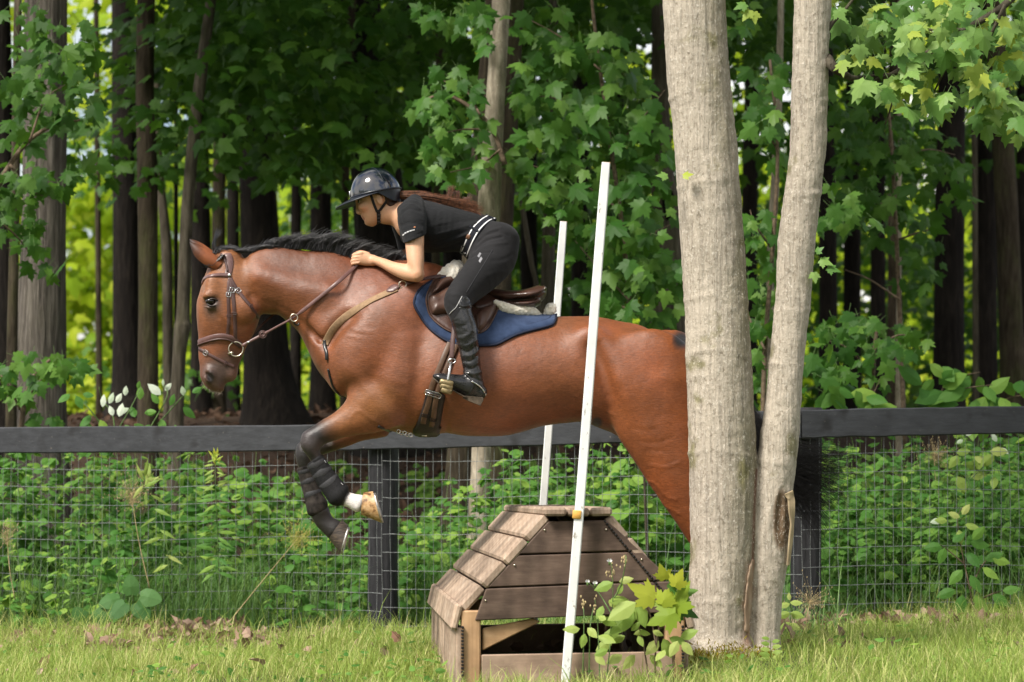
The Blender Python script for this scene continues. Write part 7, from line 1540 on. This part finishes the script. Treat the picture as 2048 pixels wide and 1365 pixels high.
def scatter(n, x0, x1, y0, y1, s0, s1, T, mt, ky, down=.4):
    return [(x0 + (x1 - x0) * rng.random(), y0 + (y1 - y0) * rng.random(), s0 + (s1 - s0) * rng.random(), rng.normal(0, .8), down + rng.normal(0, .5), T, mt, ky) for i in range(n)]
U = (OVATE, M_leafu, 'leaf_under'); W = (OVATE, M_white, 'leaf_white'); LM = (MAPLE, M_lime, 'leaf_lime'); PG = (OVATE, M_pgreen, 'leaf_pale'); BRD = (BROAD, leafmat('dock_leaf', [(.05, .13, .035), (.08, .18, .05)], .5, .25, (.2, .4, .08)), 'leaf_broad'); LN = (LANCE, M_pgreen, 'leaf_lance'); LU = (LANCE, M_leafu, 'leaf_lance_u')
plant('dogwood', 'dogwood sprig with creamy white leaves standing above the left rail', 'shrub', [[(230, 870), (225, 830), (205, 800), (198, 775)], [(230, 870), (262, 815), (282, 775)], [(290, 870), (310, 840), (335, 790), (325, 770)], [(315, 850), (350, 810), (372, 785)], [(210, 860), (180, 820), (150, 790)]], 3.95,
      [(x, y, s, dx, dy, *W) for x, y, s, dx, dy in ((205, 815, 26, 0, -1), (218, 808, 24, .3, -1), (232, 806, 22, .5, -.9), (226, 832, 22, -.3, -1), (238, 834, 28, .2, -1), (250, 792, 20, .1, -1), (322, 790, 34, -.6, -.6), (330, 782, 20, .6, -.8), (326, 772, 14, -.1, -1), (368, 792, 20, -.2, -1), (236, 826, 24, .9, -.5))] +
      [(x, y, s, dx, dy, *U) for x, y, s, dx, dy in ((280, 800, 28, 0, -1), (276, 778, 16, .2, -1), (340, 812, 26, .3, -1), (318, 808, 26, -.5, -.8), (384, 786, 22, .8, -.6), (312, 826, 24, -.8, 0), (350, 850, 32, .2, 1), (322, 838, 30, .1, .6), (366, 815, 34, .7, .5), (270, 835, 28, -.3, -.8), (290, 825, 24, .8, -.1), (140, 788, 30, -.8, .5), (152, 792, 30, .4, .8), (165, 788, 24, .9, .1), (182, 830, 36, -.6, .6), (200, 840, 32, .5, .8), (215, 850, 30, -.4, .9), (250, 850, 30, .4, .7), (268, 848, 34, .7, .5), (176, 845, 28, .2, 1), (300, 850, 26, -.6, .7))], r_=.005)
g = []
for i in range(46):
    y = 920 + 230 * (i / 46); sd = 1 if i % 2 else -1; L_ = 17 + 18 * min(1, (y - 905) / 120); g.append((431 + sd * 2 + (y - 920) * .015, y, L_ * (.8 + .4 * rng.random()), sd * (.45 + .7 * rng.random()), -.35 + .75 * rng.random(), *(LN if y < 985 else LU)))
plant('goldenrod', 'tall goldenrod with a pale yellow tip left of the horse forelegs', 'weed', [[(440, 1230), (436, 1100), (432, 1000), (430, 915)]], 3.25, g + [(431 + rng.normal(0, 4), 922 + rng.normal(0, 5), 18, rng.normal(0, .6), -1, LANCE, M_lime, 'leaf_lance_l') for i in range(14)], r_=.004)
plant('tall_weed', 'tall weed with a whorl of narrow pale leaves behind the left mesh', 'weed', [[(342, 1200), (332, 1080), (312, 1010), (290, 965)]], 3.35, [(290 + rng.normal(0, 5), 968 + rng.normal(0, 6), 30 + 10 * rng.random(), rng.normal(0, .8), -.3 + rng.normal(0, .5), *LN) for i in range(11)] + [(300 + (y - 985) * .25, y, 38, sd * .9, .3, *LN) for y, sd in ((990, 1), (1000, -1), (1018, 1), (1035, -1), (1060, 1), (1075, -1), (1110, 1), (1130, -1))], r_=.003)
plant('dock', 'broad leaved plant low behind the left mesh', 'weed', [[(262, 1265), (258, 1210), (265, 1180)], [(262, 1265), (240, 1215), (225, 1205)], [(262, 1265), (285, 1210), (300, 1190)]], 3.1, [(x, y, s, dx, dy, *BRD) for x, y, s, dx, dy in ((262, 1190, 40, -.1, -1), (240, 1196, 44, -1, .2), (280, 1192, 44, 1, .1), (250, 1206, 42, -.7, .6), (272, 1206, 42, .6, .6), (170, 1250, 40, -.5, -.8), (190, 1250, 40, .4, -.9), (176, 1258, 36, -1, .1), (196, 1258, 36, 1, .1))], r_=.005)
plant('raspberry', 'bright raspberry cane in front of the right mesh', 'shrub', [[(1952, 1260), (1940, 1180), (1925, 1110), (1915, 1040), (1925, 1015)], [(1940, 1180), (1965, 1130), (1990, 1110)], [(1930, 1130), (1895, 1100), (1880, 1090)], [(1945, 1210), (1980, 1190), (2010, 1180)]], 2.35,
      [(x, y, s, dx, dy, *PG) for x, y, s, dx, dy in ((1924, 1030, 26, .5, -.8), (1920, 1035, 26, -.8, -.4), (1895, 1042, 26, -.9, -.1), (1930, 1050, 30, .9, .1), (1918, 1060, 30, .1, 1))] + [(x, y, s, dx, dy, *U) for x, y, s, dx, dy in ((1885, 1092, 38, -1, .1), (1890, 1096, 36, -.4, .9), (1905, 1085, 34, .4, -.4), (1940, 1085, 40, .9, .1), (1945, 1080, 36, .5, -.6), (1935, 1105, 40, .6, .8), (1925, 1140, 40, -.7, .7), (1940, 1150, 42, .6, .8), (1965, 1135, 40, .9, .5), (1970, 1120, 38, .8, -.4), (1985, 1118, 36, 1, .2), (1910, 1180, 40, -.9, .3), (1925, 1190, 44, -.2, 1), (1950, 1190, 42, .6, .8), (1985, 1190, 40, .8, .5), (2005, 1182, 36, .9, -.2), (1995, 1200, 36, .1, 1), (1940, 1225, 36, -.8, .5), (1960, 1232, 36, .7, .6))], r_=.004, smat=M_twig)
plant('bramble', 'dull green bramble shoots leaning over the right rail', 'shrub', [[(1840, 860), (1870, 810), (1920, 780), (1985, 770)], [(1870, 810), (1900, 760), (1960, 745)], [(1700, 860), (1740, 800), (1760, 760)], [(1960, 850), (2010, 800), (2060, 790)]], 4.3, scatter(22, 1830, 1990, 770, 830, 46, 66, *U, .3) + scatter(14, 1640, 1760, 770, 830, 44, 62, *U, .4) + scatter(10, 1960, 2060, 760, 830, 44, 60, *U, .3) + scatter(8, 1850, 1960, 720, 770, 40, 56, *U, .3), r_=.006, smat=M_twig)
plant('campion', 'thin white flowering campion beside the near white pole', 'wildflower', [[(1212, 1372), (1222, 1270), (1226, 1180), (1222, 1125)], [(1224, 1230), (1200, 1190), (1178, 1166)], [(1226, 1200), (1242, 1170), (1252, 1120), (1250, 1110)], [(1200, 1372), (1196, 1260), (1190, 1200)], [(1165, 1372), (1168, 1250), (1166, 1200)], [(1178, 1372), (1180, 1260), (1188, 1210)]], -1.86,
      [(x, y, s, dx, dy, *PG) for x, y, s, dx, dy in ((1226, 1166, 40, -.9, .3), (1238, 1164, 30, .9, -.3), (1206, 1212, 30, -.5, .8), (1218, 1200, 24, .6, .6), (1202, 1238, 34, .9, .3), (1160, 1258, 36, -1, -.1), (1175, 1256, 30, .6, .6), (1196, 1272, 40, .9, .2), (1170, 1268, 30, -.3, .9), (1212, 1240, 22, -.8, -.4), (1236, 1190, 26, .2, -.9), (1216, 1300, 30, -.9, .3), (1190, 1310, 30, .7, .6))], r_=.0028)
CAMP = [o for o in SC.objects if o.name.startswith('campion')][0]
M_petal = simple('white_petal', (.80, .78, .80), .6, .2, .04, 50, 0); M_seed = simple('straw_seed', (.42, .33, .18), .8, .1, .2, 60, .2)
for x, y, s in ((1219, 1123, 7), (1175, 1164, 6), (1190, 1167, 6.5)):
    mb = MB(); c = at(x, y, -1.88)
    for k in range(6):
        a = k * 1.047; d = np.array([math.cos(a), -.5, math.sin(a) * .5 + .4]); d /= np.linalg.norm(d); e = np.cross(d, [0, 1, 0]); q = s * mpp(-1.8); mb.add([c, c + d * q * .6 + e * q * .3, c + d * q, c + d * q * .6 - e * q * .3], [(0, 1, 2, 3)])
    fo = mb.build('flower', M_petal, CAMP, False); MB().tube([c + [0, 0, -.001], c + [0, .002, -.016]], [.005, .003], 6).build('calyx', M_stem, fo)
mb = MB()
for i in range(46):
    st_ = [(1226, 1140), (1215, 1150), (1252, 1120), (1248, 1135), (1168, 1205), (1166, 1215), (1190, 1205), (1245, 1128), (1230, 1150), (1186, 1215)][i % 10]; c = at(st_[0] + rng.normal(0, 4), st_[1] + rng.normal(0, 6), -1.87); mb.tube([c, c + [0, 0, .006], c + [0, 0, .012]], [.0015, .0035, .001], 5)
tag(mb.build('seed_heads', M_seed, CAMP), kind='stuff')
plant('maple_seedling', 'yellow green maple seedling between the jump and the forked tree', 'seedling', [[(1310, 1372), (1312, 1290), (1322, 1240), (1330, 1200)], [(1312, 1290), (1300, 1230), (1285, 1200)], [(1320, 1260), (1345, 1230), (1360, 1225)], [(1300, 1372), (1285, 1280), (1270, 1230)], [(1345, 1372), (1350, 1300), (1356, 1280)]], -1.80,
      [(x, y, s, dx, dy, *LM) for x, y, s, dx, dy in ((1310, 1200, 62, -.75, -.55), (1322, 1210, 44, .5, -.8), (1345, 1222, 66, .3, -.7), (1352, 1225, 60, -.8, .3), (1330, 1160, 34, -.3, -.8), (1350, 1175, 40, .3, -.9))] + [(x, y, s, dx, dy, MAPLE, M_leafm, 'leaf_mid') for x, y, s, dx, dy in ((1350, 1212, 50, 1, .4), (1338, 1165, 36, .8, .2), (1355, 1190, 40, .9, -.3))] +
      [(x, y, s, dx, dy, *PG) for x, y, s, dx, dy in ((1272, 1205, 66, -.95, .5), (1268, 1220, 70, -.9, .75), (1265, 1210, 56, -.4, 1), (1275, 1208, 50, .3, 1), (1282, 1202, 44, 1, .0), (1258, 1200, 46, -1, -.05), (1262, 1262, 26, .6, -.7), (1278, 1264, 24, .9, .1), (1276, 1272, 24, .5, .9), (1250, 1272, 30, -.9, .4), (1240, 1262, 40, -1, .3), (1225, 1280, 40, -.9, .5), (1318, 1282, 40, -.7, .7), (1326, 1278, 44, .5, .9), (1338, 1276, 36, 1, .2), (1356, 1282, 36, -.5, .9), (1360, 1276, 40, .9, -.5), (1364, 1284, 34, .7, .8), (1298, 1250, 28, .6, -.6), (1290, 1262, 24, -.9, .2), (1305, 1262, 24, .9, .3), (1330, 1300, 34, -.7, .5), (1300, 1310, 36, .6, .5), (1270, 1310, 40, -.6, .6), (1245, 1310, 40, -.8, .3))], r_=.004, smat=M_twig)
plant('mugwort', 'small pale green mugwort at the foot of the forked tree', 'weed', [[(1546, 1385), (1544, 1330), (1540, 1278)], [(1546, 1380), (1520, 1340), (1505, 1325)]], -.85, [(1541 + (y - 1275) * .05 + sd * 2, y, 16 + (y - 1275) * .18, sd * .8, -.2, *PG) for y, sd in [(1278 + i * 5.5, 1 if i % 2 else -1) for i in range(18)]] + scatter(14, 1500, 1545, 1315, 1370, 14, 24, *PG, -.2), r_=.003)
plant('nettle', 'little bright nettle shoot right of the forked tree foot', 'weed', [[(1582, 1262), (1580, 1220), (1578, 1200)]], 1.2, [(1580, 1208, 26, -.9, .1, *PG), (1580, 1206, 26, .9, -.1, *PG), (1580, 1226, 28, -.9, .3, *PG), (1580, 1226, 30, .9, .2, *PG), (1580, 1245, 26, -.8, .4, *PG), (1580, 1247, 26, .8, .4, *PG), (1579, 1201, 16, 0, -1, *PG)], r_=.003)
def panicle(name, label, base, top, Y, spread, n, mat, group='seeding grass stalks'):
    o = empty(name, at(*base, Y), label, 'grass stalk', group); mb = MB(); branch(mb, [at(*base, Y), at((base[0] + top[0]) / 2 - 3, (base[1] + top[1]) / 2 + 2, Y - .02), at(*top, Y)], .0028, .0014, 14); mb.build('stalk', M_seed if n > 60 else M_stem, o); mb = MB()
    for i in range(n):
        x, y = top[0] + rng.normal(0, spread * .5), top[1] + rng.normal(0, spread * .42); c = at(x, y, Y + rng.normal(0, .02)); s_ = at(top[0] + (base[0] - top[0]) * .12 * rng.random(), top[1] + (base[1] - top[1]) * .16 * rng.random(), Y); mb.tube([s_, (s_ + c) / 2 + [0, 0, .006], c], [.0006, .0005, .0004], 3, False); mb.tube([c, c + [.001, 0, .004], c + [.002, 0, .009]], [.0012, .0022, .0006], 4)
    tag(mb.build('seed_head', mat, o), kind='stuff'); return o
M_yseed = simple('yellow_seed', (.40, .37, .10), .8, .1, .2, 60, 0)
panicle('grass_stalk', 'long yellow grass stalk slanting right below the forelegs', (440, 1268), (600, 1072), 2.75, 44, 110, M_yseed); panicle('grass_stalk', 'airy straw coloured seed head left of the goldenrod', (300, 1180), (262, 985), 3.3, 46, 120, M_seed); panicle('grass_stalk', 'dry brown seed head at the left picture edge', (30, 1200), (14, 1070), 3.2, 36, 80, M_seed)
panicle('grass_stalk', 'wispy dry seed head beside the right fence post', (1612, 1262), (1622, 1200), 1.5, 44, 90, M_seed); panicle('grass_stalk', 'pinkish seed head high behind the right mesh', (1880, 1000), (1868, 910), 3.3, 44, 90, M_seed)
plant('white_flower_weed', 'weed with white petals just under the right rail', 'wildflower', [[(1940, 990), (1932, 930), (1925, 876)], [(1940, 960), (1980, 920), (1995, 888)]], 3.1, [(1926, 872, 18, -.3, -.8, *W), (1932, 872, 18, .6, -.6, *W), (1926, 880, 16, -.8, .3, *W), (1994, 884, 22, -.4, -.8, *W), (2004, 896, 18, .5, .4, *W), (1884, 1040, 26, -1, .1, *W)] + scatter(10, 1900, 2000, 900, 990, 28, 40, *PG, .3), r_=.003)
plant('thin_sapling', 'bare thin sapling stem behind the mesh right of the jump', 'sapling', [[(1296, 1120), (1292, 1040), (1288, 940), (1286, 880)]], 3.6, scatter(5, 1270, 1310, 890, 930, 30, 44, *U, .4), r_=.011, smat=M_bk['grey'])
